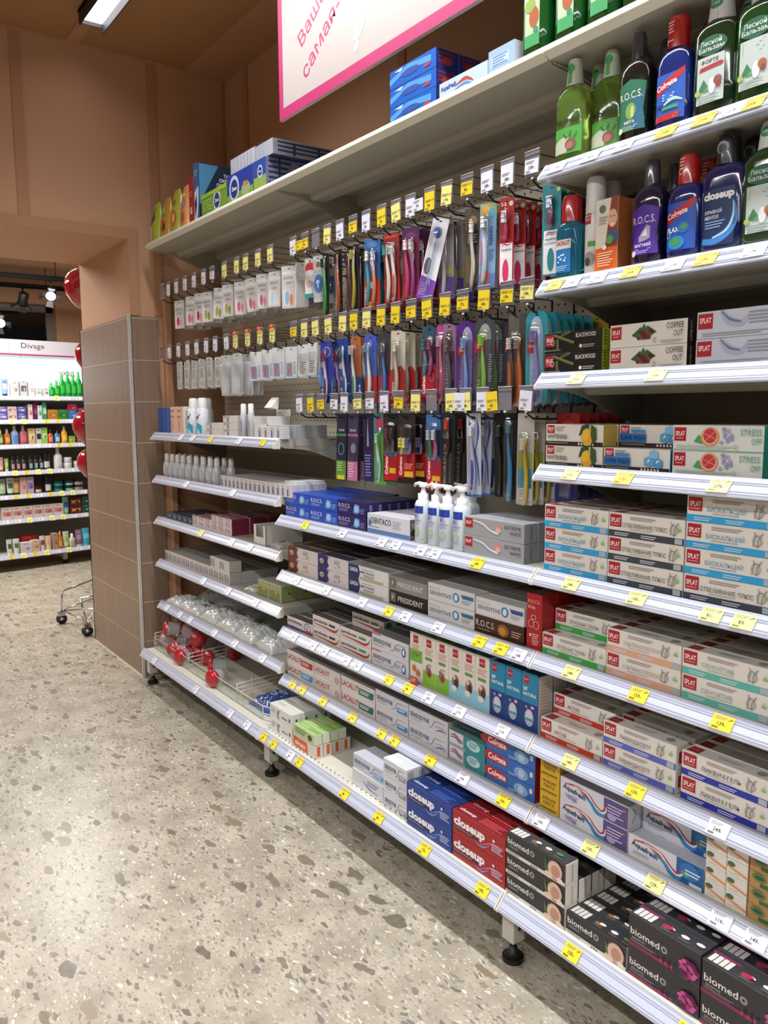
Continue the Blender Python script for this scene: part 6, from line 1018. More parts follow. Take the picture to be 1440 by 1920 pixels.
bottle('sani', [(0, .018, .018, 2), (.002, .020, .020, 2), (.060, .020, .020, 2), (.078, .010, .010, 2)], -.024, mat('#c4c6ca', .15, coat=.6), [(.076, .012, .012, 2), (.100, .012, .012, 2), (.108, .009, .009, 2)], mat('#dededc', .3), [('r', -14, 14, 28, 34, '#c8ccd8'), ('l', -10, 40, 20, 5, 6, '#4c4c8c')])
us = [2.436, 2.367, 2.3, 2.235, 2.16, 2.081, 2.005, 1.931, 1.865]
for i, x in enumerate(us):
    for j in range(2):
        put('sani', 'sanitizer_bottle', x - (.02 if j else 0), -.004 - .055 * j, 1.0216, 'small clear bottle with white cap, %s from far end, %s, %s' % (ORD[i], ('front row', 'second row')[j], C2), 'bottle', 0, 'small white-capped bottles')
stack('crm', C2, 1.782, 1.189, 1.021, .046, .028, 1, 5, ('#d6d4d4', '#a8a4a4', '#cfccc8'), F_, desc='tiny white carton with violet mark', name='care_box', cat='care box', ncol=16, y=-.004)
stack('crn', C2, 1.289, 1.202, 1.021, .054, .028, 1, 4, ('#d4dad8', '#c8ccca', '#c4d4d8'), [('r', 4, 34, 20, 8, '#8cb0b4'), ('l', 5, 28, 18, 3, 6, '#9ca4a8')], desc='small white and pale aqua carton', name='care_box', cat='care box', ncol=2, y=-.034)
stack('navy', C3, 2.431, 2.116, .822, .030, .045, 1, 4, ('#24384c', '#2c3c54', '#24344c'), [('l', 6, 22, 40, 4, 5, '#6c8ca8'), ('e', 44, 14, 8, 8, '#8ca4b8')], desc='flat dark blue packet', name='care_box', cat='care box', ncol=5)
pk = [('l', 5, 26, 40, 4, 5, '#a88c90'), ('e', 44, 14, 6, 6, '#c8909c')]
stack('pinkb', C3, 2.116, 1.906, .822, .022, .06, 2, 3, ('#d8d2d2', '#a06c78', '#8c4454'), pk, desc='flat white and rose carton, low piles', name='care_box', cat='care box', ncol=3)
stack('pinkc', C3, 1.906, 1.705, .822, .022, .08, 3, 3, ('#d8d2d2', '#a06c78', '#7c2c44'), pk, desc='flat white and rose carton, tall piles', name='care_box', cat='care box', ncol=3)
b = MB(); b.box(-.05, .05, -.16, 0, 0, .002, '#d4d0c8'); b.box(-.05, .05, -.002, 0, 0, .03, '#dedad2'); b.box(-.05, -.048, -.16, 0, 0, .075, '#cfcbc2'); b.box(.048, .05, -.16, 0, 0, .075, '#d4d0c8'); b.box(-.05, .05, -.16, -.158, 0, .075, '#cfcbc2')
b.box(-.05, -.03, -.002, 0, .03, .075, '#dedad2'); b.box(.03, .05, -.002, 0, .03, .075, '#dedad2')
o = b.build('display_box', None, (1.44, -.004, .8225)); tag(o, 'white tray display box with a cut-away front, far bay, third shelf', 'display box')
def lump(w, d, h, seed, m, art=(), tw=0):
    """soft crinkled plastic pack lying down"""
    r = random.Random(seed); b = MB(); nx, ny = 34, 26
    ph = [r.uniform(0, 6) for _ in range(8)]
    def zf(u, v):
        e = max(0, (1 - abs(u) ** 3.2)) * max(0, (1 - abs(v) ** 3.2))
        return h * (e ** .6 * (.86 + .10 * math.sin(5 * u + ph[0]) * math.cos(4 * v + ph[1])) + .05 * math.sin(17 * u + 9 * v + ph[2]) * e + .04 * math.sin(23 * v - 11 * u + ph[3]) * e - .14 * e * abs(math.sin(6 * u - 7 * v + ph[6] + 2 * math.sin(3 * v))) ** 4 - .12 * e * abs(math.sin(9 * v + 5 * u + ph[7] + 1.6 * math.sin(4 * u))) ** 6 - .06 * e * abs(math.sin(21 * u + 13 * v + ph[1])) ** 3) + .002
    def P3(u, v):
        wob = 1 + .04 * math.sin(4 * v + ph[4])
        return (u * w / 2 * wob, v * d / 2 * (1 + .05 * math.sin(5 * u + ph[5])), zf(u, v))
    vs_ = [P3(-1 + 2 * i / nx, -1 + 2 * j / ny) for j in range(ny + 1) for i in range(nx + 1)]; n = len(vs_)
    fs = [(j * (nx + 1) + i, j * (nx + 1) + i + 1, (j + 1) * (nx + 1) + i + 1, (j + 1) * (nx + 1) + i) for j in range(ny) for i in range(nx)]
    b.add(vs_, fs, m, True); b.add([(x, y, 0.0) for x, y, z in vs_], [f[::-1] for f in fs], m)
    ring = [i for i in range(nx + 1)] + [(j * (nx + 1) + nx) for j in range(1, ny + 1)] + [ny * (nx + 1) + i for i in range(nx - 1, -1, -1)] + [j * (nx + 1) for j in range(ny - 1, 0, -1)]
    b.add([vs_[i] for i in ring] + [(vs_[i][0], vs_[i][1], 0) for i in ring], [(k, (k + 1) % len(ring), len(ring) + (k + 1) % len(ring), len(ring) + k) for k in range(len(ring))], m)
    class T:
        curved = True
        def __call__(s, a, c, lay):
            u = max(-.95, min(.95, -2 * a / w)); v = max(-.95, min(.95, -2 * c / d)); p = P3(u, v); return Vector((p[0], p[1], p[2] + .0022 + .0003 * lay))
    b.art(T(), art); return b
M_PAD = mat('#d6dad8', .28, coat=.5)
o = lump(.10, .08, .02, 3, mat('#b0aca8', .2, coat=.6), [('e', 0, 0, 12, 8, '#7c3c44')]).build('plastic_sachet', None, (1.36, -.06, .8225)); tag(o, 'crumpled clear sachet beside the display tray, far bay, third shelf', 'sachet')
# fourth shelf: a long row of small cartons, sachets, a green box
q4 = [('r', 4, 6, 8, 30, '#6c6470'), ('l', 16, 34, 26, 5, 6, '#8c8890'), ('r', 30, 6, 10, 24, '#8c8894')]
stack('row4', C4, 2.474, 1.739, .614, .048, .055, 1, 4, ('#cbc8c6', '#a09c98', '#c0bcb8'), q4, desc='small white carton with grey print, low row', name='care_box', cat='care box', ncol=14)
stack('row5', C4, 1.933, 1.739, .614 + .0492, .046, .055, 1, 1, ('#cbc8c6', '#a09c98', '#c0bcb8'), q4, desc='white carton perched on the low row', name='care_box', cat='care box', ncol=2)
for i, (x, y, rz) in enumerate([(1.585, -.06, 8), (1.51, -.09, -12), (1.545, -.13, 30), (1.60, -.17, 5)]):
    o = lump(.085, .07, .02, 20 + i, mat('#bdc0b4', .25, coat=.5), [('r', -26, -16, 50, 30, '#c8ccb0'), ('l', -20, 6, 34, 3, 6, '#6c7c4c'), ('e', 14, -2, 9, 7, '#8c9c5c')]).build('sachet_pack', None, (x, y, .6145)); o.rotation_euler[2] = math.radians(rz)
    tag(o, 'flat white and olive sachet, %s, far bay, fourth shelf' % ('nearest the front', 'near the green box', 'middle of the heap', 'at the back')[i], 'sachet', 'olive sachets')
stack('green4', C4, 1.517, 1.325, .614, .062, .07, 1, 3, ('#9ca47c', '#b4b4a4', '#8ca06c'), [('r', 0, 0, 80, 34, '#7c8c4c'), ('e', 22, 34, 8, 10, '#d0a02c'), ('e', 52, 32, 8, 10, '#d0a02c'), ('e', 22, 32, 4, 5, '#7c4c24'), ('r', 0, 0, 80, 2, '#2c3424')], (), [('e', 34, 34, 10, 9, '#d0a02c'), ('e', 34, 32, 5, 5, '#6c3c24'), ('r', 0, 0, 70, 2, '#2c3424')], 'olive green carton with orange faces', name='care_box', cat='care box', ncol=2, y=-.03)
# fifth shelf: cotton pads in polythene
i = 0
for x, y, w, d, h, teal, wd in [(2.40, -.075, .15, .13, .035, 0, 'farthest, front'), (2.27, -.08, .13, .13, .04, 1, 'second from far, front'), (2.15, -.08, .13, .13, .035, 2, 'third from far, front'), (2.38, -.22, .15, .14, .045, 1, 'farthest, at the back'), (2.18, -.22, .16, .14, .04, 0, 'second from far, at the back'),
        (1.99, -.09, .17, .15, .055, 1, 'middle, front'), (1.81, -.09, .17, .15, .055, 0, 'middle, beside its near neighbour'), (1.63, -.085, .17, .15, .055, 1, 'second from near, front'), (1.45, -.085, .17, .14, .055, 1, 'nearest, front'), (1.95, -.26, .18, .15, .045, 3, 'middle, at the back'), (1.58, -.25, .19, .15, .04, 3, 'near, at the back')]:
    art = {0: [], 1: [('c', [(-50, 4), (-40, 22), (-30, 2), (-18, 22), (-8, 4), (6, 22), (24, 8)], [6, 5, 6, 5, 6, 5, 2], '#2c8c98')], 2: [('r', -30, -10, 50, 22, '#8c5c60'), ('l', -24, 6, 30, 3, 6, '#d8d0cc')], 3: [('c', [(-40, 0), (-20, 14), (0, -4), (24, 10)], [3, 6, 5, 2], '#4c7c8c')]}[teal]
    i += 1; o = lump(w, d, h, 40 + i, M_PAD if teal != 3 else mat('#8a8f92', .3, coat=.4), art).build('cotton_pack', None, (x, y, .4075)); o.rotation_euler[2] = math.radians(rnd.uniform(-6, 6))
    tag(o, ('grey' if teal == 3 else 'white') + ' soft cotton pack%s, %s, far bay, fifth shelf' % (' with teal lettering' if teal == 1 else '', wd), 'cotton pack', 'cotton packs')
# bottom shelf of the far bay: wire fence, dividers, travel cups, blue pack
M_WIRE = mat('#e2d4cc', .35)
t = thing('wire_fence', 'long low white wire fence along the front of the bottom shelf', 'wire fence', (0, 0, .18)); b = MB()
for z in (.002, .024, .052): b.tube([(2.485, .055, z + .002), (1.33, .055, z + .002), (1.275, .035, z + .002)], .0018 if z > .01 else .0014, M_WIRE, 6)
b.build('long_wire', t); b = MB()
for x in (2.485, 2.35, 2.06, 1.95, 1.7, 1.5, 1.33): b.tube([(x, .055, .001), (x, .055, .054)], .0016, M_WIRE, 5)
b.build('upright_wire', t); b = MB(); b.box(1.33, 2.48, .0585, .0595, .003, .056, M_ACRYL); b.build('clear_strip', t)
for k, (x, wd) in enumerate(((2.485, 'beside the pier'), (2.06, 'in the middle'), (1.56, 'nearer the middle bay'))):
    t = thing('wire_divider', 'white wire divider on the bottom shelf, ' + wd, 'wire divider', (x + .012, 0, .18), group='wire dividers'); b = MB()
    for z in (.030, .045, .062, .080): b.tube([(0, .045, z - .01), (0, -.30, z + .006)], .0015, M_WIRE, 5)
    for y in (.045, -.02, -.30): b.tube([(0, y, .001), (0, y, .072 if y > 0 else .086)], .0017, M_WIRE, 5)
    b.build('wires', t)
bottle('cup', [(0, .026, .026, 2), (.002, .029, .029, 2), (.05, .033, .033, 2), (.062, .034, .034, 2)], 0, M_POLY, [(.056, .0355, .0355, 2), (.062, .0365, .0365, 2), (.070, .0355, .0355, 2), (.0705, .030, .030, 2), (.078, .026, .026, 2), (.0785, .012, .012, 2)], mat('#b01c22', .25, coat=.7))
cups = [(2.41, .01), (2.33, -.0), (2.25, .01), (2.17, .0), (2.37, -.08), (2.28, -.085), (2.20, -.08), (2.12, -.085), (2.40, -.165), (2.31, -.17), (2.22, -.165), (2.13, -.17), (2.35, -.25), (2.24, -.25)]
for i, (x, y) in enumerate(cups):
    t = put('cup', 'lidded_cup', x, y, .18 + .0365, 'clear travel cup with red lid, %s in the pier-side pile' % ORD[i], 'cup', 0, 'red-lidded cups behind the wire fence'); t.rotation_euler = (math.radians(rnd.choice([88, 90, -88, 92])), math.radians(rnd.uniform(-3, 3)), math.radians(rnd.uniform(0, 360)))
    t.location.z = .18 + .0375
for i, (x, y, z) in enumerate([(2.29, -.04, .25), (2.38, -.035, .25), (2.20, -.045, .248), (2.30, -.13, .25)]):
    t = put('cup', 'lidded_cup', x, y, z, 'clear travel cup with red lid, %s on top of the pile' % ORD[i], 'cup', 0, 'red-lidded cups behind the wire fence'); t.rotation_euler = (math.radians(84), 0, math.radians(60 + 97 * i)); t.location.z = z + .033
for i, (x, y, rz) in enumerate([(1.90, -.06, 150), (1.80, -.0, 200)]):
    t = put('cup', 'lidded_cup', x, y, .18 + .038, ('clear travel cup with red lid lying apart, behind', 'clear travel cup with red lid lying apart, in front')[i], 'cup', 0, 'loose red-lidded cups'); t.rotation_euler = (math.radians(90), 0, math.radians(rz)); t.scale = (1.02, 1.02, 1.02)
o = lump(.20, .17, .055, 77, mat('#3c5c98', .3, coat=.4), [('r', -50, 20, 60, 26, '#8ca4cc'), ('l', -40, 0, 60, 3, 9, '#c8d0e0')]).build('soft_pack', None, (1.42, -.06, .1805)); tag(o, 'crumpled royal blue soft pack on the bottom shelf, near the middle bay', 'soft pack')

# ================================================================ TOP SHELF
TP = 'top shelf'
def pouch(w, h, d, m, art):
    b = MB(); W_ = w / 2; b.loft([(0, W_, d / 2, 3), (.004, W_, d / 2, 3), (h * .5, W_ * .97, d * .42, 2.6), (h * .85, W_ * .9, d * .18, 2.4), (h, W_ * .62, .003, 2.4)], mat(m, .25, coat=.5), 20, -d / 2)
    F = Front([(0, W_, d / 2, 3), (.004, W_, d / 2, 3), (h * .5, W_ * .97, d * .42, 2.6), (h * .85, W_ * .9, d * .18, 2.4), (h, W_ * .62, .003, 2.4)], -d / 2); b.art(F, art); return b
for k, (x, y, w, h, c, art, desc) in enumerate([(2.50, -.02, .11, .19, '#a8bc30', [('p', [(-50, 20), (-10, 90), (10, 170), (-30, 150), (-50, 60)], '#6c9c3c'), ('r', -44, 18, 34, 70, '#d8d4c4'), ('p', [(-40, 100), (0, 140), (20, 120), (-20, 92)], '#5c2440')], 'lime green pouch with white panel, farthest'),
        (2.37, -.02, .11, .185, '#c08c2c', [('r', -40, 110, 60, 36, '#a8a86c'), ('e', 0, 64, 26, 26, '#b8501c'), ('e', 12, 54, 12, 14, '#3c2c1c'), ('l', -30, 120, 50, 3, 7, '#4c4c2c')], 'amber pouch with round picture'),
        (2.25, -.02, .11, .195, '#a4a838', [('e', 10, 70, 24, 34, '#b85c24'), ('e', 10, 70, 14, 20, '#e0c060'), ('r', -34, 130, 50, 20, '#787c2c')], 'olive yellow pouch with orange oval'),
        (2.14, -.02, .10, .19, '#d89858', [('e', 0, 110, 26, 22, '#a86c9c'), ('e', 6, 56, 18, 26, '#c05c38'), ('e', 6, 56, 9, 14, '#5c5cac'), ('r', -32, 140, 52, 16, '#e0b880')], 'peach pouch with violet emblem')]):
    o = pouch(w, h, .06, c, art).build('snack_pouch', None, (x, y, 2.1005)); tag(o, desc + ', on the top shelf, far bay', 'pouch', 'pouches on the top shelf')
stack('redb', 'top shelf, far bay', 2.075, 1.985, 2.10, .20, .13, 1, 1, ('#a01c20', '#8c1c20', '#981c20'), [('e', 22, 60, 9, 8, '#e8dcd8'), ('e', 12, 72, 4, 5, '#e8dcd8'), ('e', 20, 77, 4, 5, '#e8dcd8'), ('e', 28, 75, 4, 5, '#e8dcd8'), ('l', 8, 140, 26, 3, 8, '#d89c98')], (), (), 'tall slim red carton with paw print', name='gift_box', cat='gift box', ncol=2, y=-.03)
stack('spbox', 'top shelf, far bay', 1.98, 1.93, 2.10, .232, .22, 1, 1, ('#2c5c94', '#24344c', '#1f2f48'), [('p', [(0, 0), (30, 0), (49, 90), (49, 140), (10, 120)], '#d0d8e4'), ('p', [(8, 20), (30, 60), (30, 110), (8, 80)], '#14284c'), ('l', 8, 200, 34, 3, 9, '#9cb8d8')], (), [('p', [(4, 228), (90, 228), (30, 120), (4, 60)], '#4c84b0'), ('t', 'ТЫ', 112, 186, 13, '#e4e0dc', {'w': 24, 'b': .03}), ('t', 'СИЛЬНЕЕ', 92, 166, 13, '#e4e0dc', {'w': 78, 'b': .03}), ('t', 'СОМНЕНИЙ', 80, 146, 13, '#e4e0dc', {'w': 92, 'b': .03}), ('p', [(60, 20), (120, 70), (200, 120), (150, 30)], '#a83428')], 'large blue and black gift carton with slogan', name='gift_box', cat='gift box', y=-.012, jit=0)
zew = lambda c: [('r', 0, 0, 110, 84, '#6c9c34'), ('r', 0, 56, 110, 28, c), ('e', 38, 44, 26, 34, '#c8d4dc'), ('e', 38, 42, 19, 24, '#1c3878'), ('t', 'Zewa', 24, 38, 9, '#e8ecf4', {'w': 28, 'b': .03}), ('l', 70, 30, 30, 3, 6, '#c8dca0')]
stack('zgr', 'top shelf, far bay', 1.90, 1.66, 2.10, .090, .11, 1, 2, ('#6c9c34', '#5c8c3c', '#4c7c34'), [('e', 150, 46, 34, 40, '#c8d4dc'), ('e', 150, 44, 26, 28, '#1c3878'), ('t', 'Zewa', 132, 39, 12, '#e8ecf4', {'w': 36, 'b': .03}), ('l', 10, 60, 90, 5, 9, '#a8cc60'), ('r', 0, 74, 238, 16, '#8cbc3c')], desc='lime green tissue pack', name='tissue_pack', cat='tissue pack', y=-.01)
kids = [('r', 0, 0, 218, 36, '#7ca03c'), ('e', 62, 54, 42, 46, '#b8c8e0'), ('e', 62, 52, 30, 34, '#1c3078'), ('t', 'Zewa', 42, 46, 14, '#e8ecf4', {'w': 42, 'b': .03}), ('e', 160, 34, 36, 26, '#9ca878'), ('t', 'Kids', 138, 46, 16, '#c06c2c', {'w': 44, 'b': .03})]
stack('zkd', 'top shelf, far bay', 1.655, 1.435, 2.10, .108, .10, 1, 1, ('#1c3c98', '#243c84', '#4c5c88'), kids, desc='blue and green tissue pack with animal patch', name='tissue_pack', cat='tissue pack', y=-.01)
stack('zkd2', 'top shelf, far bay', 1.43, 1.335, 2.10, .108, .12, 1, 2, ('#2c4c98', '#243c84', '#6c7088'), [('r', 0, 0, 94, 50, '#8ca84c'), ('e', 50, 66, 20, 22, '#b8c8e0'), ('e', 50, 66, 14, 15, '#1c3078'), ('t', 'Zewa', 40, 63, 7, '#e8ecf4', {'w': 20, 'b': .03})], (), [('l', 10, 90, 90, 5, 18, '#242c50'), ('r', 50, 0, 8, 108, '#242c50')], 'narrow blue and green tissue pack', name='tissue_pack', cat='tissue pack', y=-.01)
whp = [('r', 0, 0, 60, 2, '#24306c')] + [('r', 8 + 27 * i, 8, 2, 50, '#9ca4b8') for i in range(7)]
stack('zw', 'top shelf, far bay', 1.64, 1.44, 2.10 + .1095, .058, .24, 1, 1, ('#b4b8c4', '#2c3464', '#8c8c94'), whp, (), [('l', 20, 44, 200, 3, 16, '#242c54'), ('r', 70, 4, 10, 46, '#242c54'), ('r', 160, 4, 10, 46, '#242c54')], 'white tissue bundle lying on the blue packs', name='tissue_pack', cat='tissue pack', y=-.02)
stack('zw2', 'top shelf, far bay', 1.438, 1.30, 2.10 + .1095, .052, .26, 1, 1, ('#a8acb8', '#2c3464', '#84848c'), whp[:4], (), [('l', 20, 40, 220, 3, 14, '#242c54'), ('r', 80, 4, 10, 42, '#242c54'), ('r', 180, 4, 10, 42, '#242c54')], 'white tissue bundle at the near end of the pile', name='tissue_pack', cat='tissue pack', y=-.02)
bl = [('p', [(0, 10), (70, 30), (180, 20), (180, 36), (80, 44), (0, 26)], '#4c94d8'), ('e', 90, 24, 40, 9, '#2c4c9c'), ('p', [(20, 40), (60, 44), (50, 36)], '#d8e4f4'), ('r', 150, 12, 26, 8, '#a8384c')]
stack('blm', 'top shelf, middle bay', .60, .40, 2.10, .047, .075, 3, 3, ('#1c5cb8', '#24346c', '#26306c'), bl, (), [('l', 8, 36, 56, 3, 10, '#8c2c34'), ('e', 36, 18, 18, 9, '#a83430')], 'glossy bright blue carton with light waves', y=-.012)
stack('aqf', 'top shelf, middle bay', .385, .205, 2.10, .045, .045, 1, 2, ('#b8cce4', '#a8bcd4', '#c8d0dc'), [('t', 'Aquafresh', 6, 24, 11, '#24488c', {'w': 60, 'b': .03}), ('c', [(60, 22), (100, 30), (130, 16)], [1, 8, 2], '#b83c3c'), ('c', [(60, 14), (100, 20), (130, 8)], [1, 6, 2], '#5c94cc')], desc='pale blue striped-wave carton, farther', y=-.010)
stack('aqg', 'top shelf, middle bay', .203, .115, 2.10, .060, .045, 1, 2, ('#9cb8dc', '#a8bcd4', '#c8d0dc'), [('r', 10, 20, 60, 24, '#b8d0ec'), ('l', 14, 40, 50, 4, 6, '#5c84b8')], desc='pale blue carton nearest the green bottles', y=-.010)
for i, (x, y) in enumerate([(.062, -.004), (-.035, -.004), (-.125, -.004), (-.215, -.004), (-.305, -.004), (.04, -.075), (-.06, -.075), (-.16, -.075)]):
    put('balt', 'mouthwash_bottle', x, y, 2.1006, 'green bottle with picture label, %s, top shelf' % (ORD[i] + ' from far side, front' if i < 5 else ORD[i - 5] + ' from far side, second row'), 'bottle', 0, 'green bottles on the top shelf')

# ================================================================ HANGING SIGN
t = thing('hanging_sign', 'white hanging sign with magenta frame and slanted lettering above the top shelf', 'sign', (0, 0, 0))
SX1, SX0, SZ0, SZ1 = 1.208, -.75, 2.283, 2.90
b = MB(); b.box(SX0, SX1, -.012, 0, SZ0, SZ1, ('#b6aea9', '#b0a69e', '#b0a69e', '#b8385c', '#b0a69e', '#b6aea9'))
F = Plane((SX1, 0, SZ0), (-1, 0, 0), (0, 0, 1), (0, 1, 0), .0003); Wm_, Hm_ = (SX1 - SX0) * 1000, (SZ1 - SZ0) * 1000
PKC = '#b4346a'; b.art(F, [('r', 0, 0, 26, Hm_, PKC), ('r', 0, 0, Wm_, 34, PKC), ('r', 0, Hm_ - 34, Wm_, 34, PKC), ('r', Wm_ - 26, 0, 26, Hm_, PKC)]); b.build('panel', t)
b = MB(); F = Plane((SX1, .0003, SZ0), (-1, 0, 0), (0, 0, 1), (0, 1, 0), .00006)
TC = '#b8386c'; th = math.radians(34)
b.art(F, [('t', 'Ваша', 152, 180, 46, TC, {'b': .004, 'rot': th, 'w': 178}), ('t', 'самая-самая', 174, 78, 46, TC, {'b': .004, 'rot': th, 'w': 480})]); b.build('lettering', t)
def petal(x, y, a, ln, wd):
    return ('p', [(x + ln * (.5 - .5 * math.cos(t)) * math.cos(a) - wd * math.sin(t) * math.sin(a), y + ln * (.5 - .5 * math.cos(t)) * math.sin(a) + wd * math.sin(t) * math.cos(a)) for t in [2 * PI * q / 16 for q in range(16)]], '#c9d6d0')
for cx_, cy_, s in ((470, 90, 1), (118, 330, .9), (900, 300, 1.1)):
    b = MB(); b.art(F, [petal(cx_, cy_, 1.75, 74 * s, 13 * s), petal(cx_ + 2, cy_ + 4, .95, 66 * s, 9 * s), petal(cx_, cy_, 4.2, 34 * s, 9 * s), petal(cx_, cy_ + 2, 2.6, 30 * s, 6 * s)]); b.build('butterfly', t)
b = MB()
for x in (SX1 - .3, SX0 + .3): b.tube([(x, -.006, SZ1), (x, -.006, CZ)], .0015, M_CHROME, 5)
b.build('suspension_wire', t)

# ================================================================ NEXT ROOM: DISPLAY WALL, BALLOONS, TROLLEY
FA = math.radians(10); FO = Vector((6.119, -.366, 0)); FT = Vector((math.sin(FA), -math.cos(FA), 0)); FN = Vector((-math.cos(FA), -math.sin(FA), 0))
FRZ = math.atan2(FN.y, FN.x) - PI / 2       # local +y faces the doorway, local -x runs towards the pier
def fp(s, out, z): p = FO + FT * s + FN * out; return (p.x, p.y, z)
FZ = [('second', 1.268, 0), ('third', 1.060, 0), ('fourth', .837, 0), ('fifth', .636, 0), ('sixth', .428, 0), ('bottom', .142, .08)]
t = thing('display_gondola', 'cream steel back wall and feet of the display in the next room', 'shelving', fp(0, 0, 0), FRZ)
b = MB(); b.box(-.95, 1.2, -.40, -.385, .10, 1.46, mat('#8f9088', .6)); b.build('back_panel', t)
for s in (.076, 1.1, -.9):
    b = MB(); b.box(-s - .02, -s + .02, -.38, -.02, .05, .11, M_STEEL); b.box(-s - .018, -s + .018, -.03, .0, .03, .11, M_STEEL); b.tube([(-s, -.02, 0), (-s, -.02, .03)], .022, M_BLACK, 10); b.build('foot', t)
t = thing('light_box', 'glowing pale panel behind the topmost products in the next room', 'light box', fp(0, 0, 0), FRZ)
b = MB(); b.box(-.95, 1.2, -.385, -.36, 1.47, 1.835, mat('#dff1fb', .4, emit=.7)); b.build('lit_panel', t)
b = MB(); F = Plane((0, -.3595, 1.47), (-1, 0, 0), (0, 0, 1), (0, 1, 0)); b.art(F, [('t', 'ний', -520, 215, 60, '#c0447c', {'b': .01, 'w': 130}), ('t', 'уход', 265, 195, 44, '#c0447c', {'b': .01}), ('r', -75, 0, 3, 360, '#b8c8d4')]); b.build('lettering', t)
t = thing('header_board', 'white header board with thin grey name above the glowing panel', 'sign board', fp(0, 0, 0), FRZ)
b = MB(); b.box(-.95, 1.2, -.385, -.335, 1.835, 1.965, mat('#d8d6e0', .4)); b.build('board', t)
b = MB(); F = Plane((0, -.3345, 1.835), (-1, 0, 0), (0, 0, 1), (0, 1, 0)); b.art(F, [('t', 'Divage', -72, 58, 46, '#3c4048', {'w': 205}), ('r', -180, 0, 2, 130, '#a8a6b4')]); b.build('lettering', t)
b = MB(); b.box(-.95, 1.2, -.335, -.328, 1.828, 1.842, '#b0446c'); b.build('pink_strip', t)
def far_shelf(z, out, wd):
    t = thing('shelf', 'white display shelf in the next room, %s' % wd, 'shelf', fp(0, out, z), FRZ, 'display shelves in the next room')
    b = MB(); b.box(-.95, 1.2, -.36 - out, 0, -.02, 0, M_SHELF); b.build('board', t)
    b = MB(); b.prism([(0, .002), (.004, .002), (.02, -.03), (.018, -.036), (0, -.034)], 'x', -.95, 1.2, M_RAIL); b.build('price_rail', t)
far_shelf(1.466, 0, 'topmost')
for wd, z, out in FZ: far_shelf(z, out, wd)
for j, (wd, z, out, cs) in enumerate([('topmost', 1.466, 0, 'wwwwwpww'), ('second', 1.268, 0, 'wppwyyww'), ('third', 1.060, 0, 'wwwwwyyw'), ('fourth', .837, 0, 'wpyppwwp'), ('fifth', .636, 0, 'wyywyppw'), ('sixth', .428, 0, 'wwpwppww'), ('bottom', .142, .08, 'ypypwpww')]):
    for i, c in enumerate(cs):
        s = -.42 + .098 * i; o = bpy.data.objects.new('price_label', label_mesh(c, '99')); COL.objects.link(o)
        p = fp(s, out + .013, z - .014); o.location = p; o.rotation_euler = (math.radians(24), 0, FRZ)
        tag(o, '%s price label, %s from far edge, %s next-room shelf' % (CN[c], ORD[i], wd), 'price label', 'price labels in the next room')
def prod(kind, w, h, c, c2, acc):
    key = ('fp', kind, w, h, c, c2, acc)
    if key in PROTO: return PROTO[key]
    b = MB(); W_ = w / 2; d = min(.06, w * .8)
    if kind == 'box':
        b.box(-W_, W_, -.06, 0, 0, h, (c, c, c, c, c, c), cut=.001); F = Plane((W_, 0, 0), (-1, 0, 0), (0, 0, 1), (0, 1, 0)); k = w * 1000
        b.art(F, [('r', k * .1, h * 300, k * .8, h * 350, c2), ('l', k * .2, h * 880, k * .5, 2, 6, acc), ('e', k * .6, h * 420, k * .16, h * 120, acc)])
    elif kind == 'tube':
        b.loft([(0, W_ * .8, d * .42, 2), (.018, W_ * .8, d * .42, 2)], mat(c2, .3), 14, -d / 2); b.loft([(.018, W_ * .85, d * .45, 2), (h * .5, W_ * .95, d * .3, 2), (h, W_, .002, 2.4)], mat(c, .3), 14, -d / 2)
        b.art(Front([(.018, W_ * .85, d * .45, 2), (h * .5, W_ * .95, d * .3, 2), (h, W_, .002, 2.4)], -d / 2), [('r', -w * 300, h * 400, w * 600, h * 300, acc), ('l', -w * 250, h * 850, w * 500, 2, 6, c2)])
    elif kind == 'jar':
        b.loft([(0, W_ * .95, W_ * .95, 2), (.003, W_, W_, 2), (h * .6, W_, W_, 2)], mat(c, .25), 18, -W_); b.loft([(h * .6, W_ * 1.02, W_ * 1.02, 2), (h, W_, W_, 2)], mat(c2, .3), 18, -W_)
        b.art(Front([(0, W_, W_, 2), (h * .6, W_, W_, 2)], -W_), [('r', -w * 350, h * 120, w * 700, h * 380, acc)])
    else:
        P_ = [(0, W_ * .95, d * .45, 2.4), (.004, W_, d / 2, 2.4), (h * .62, W_ * .95, d / 2, 2.4), (h * .76, W_ * .4, d * .3, 2)]
        b.loft(P_, mat(c, .2, coat=.4), 16, -d / 2); b.loft([(h * .75, W_ * .42, d * .32, 2), (h * .98, W_ * .36, d * .28, 2), (h, W_ * .3, d * .2, 2)], mat(c2, .3), 14, -d / 2)
        b.art(Front(P_, -d / 2), [('r', -w * 330, h * 150, w * 660, h * 330, acc)])
    PROTO[key] = b.mesh(kind); return PROTO[key]
CW = {'box': 'carton', 'tube': 'squeeze tube', 'jar': 'round jar', 'bottle': 'bottle'}
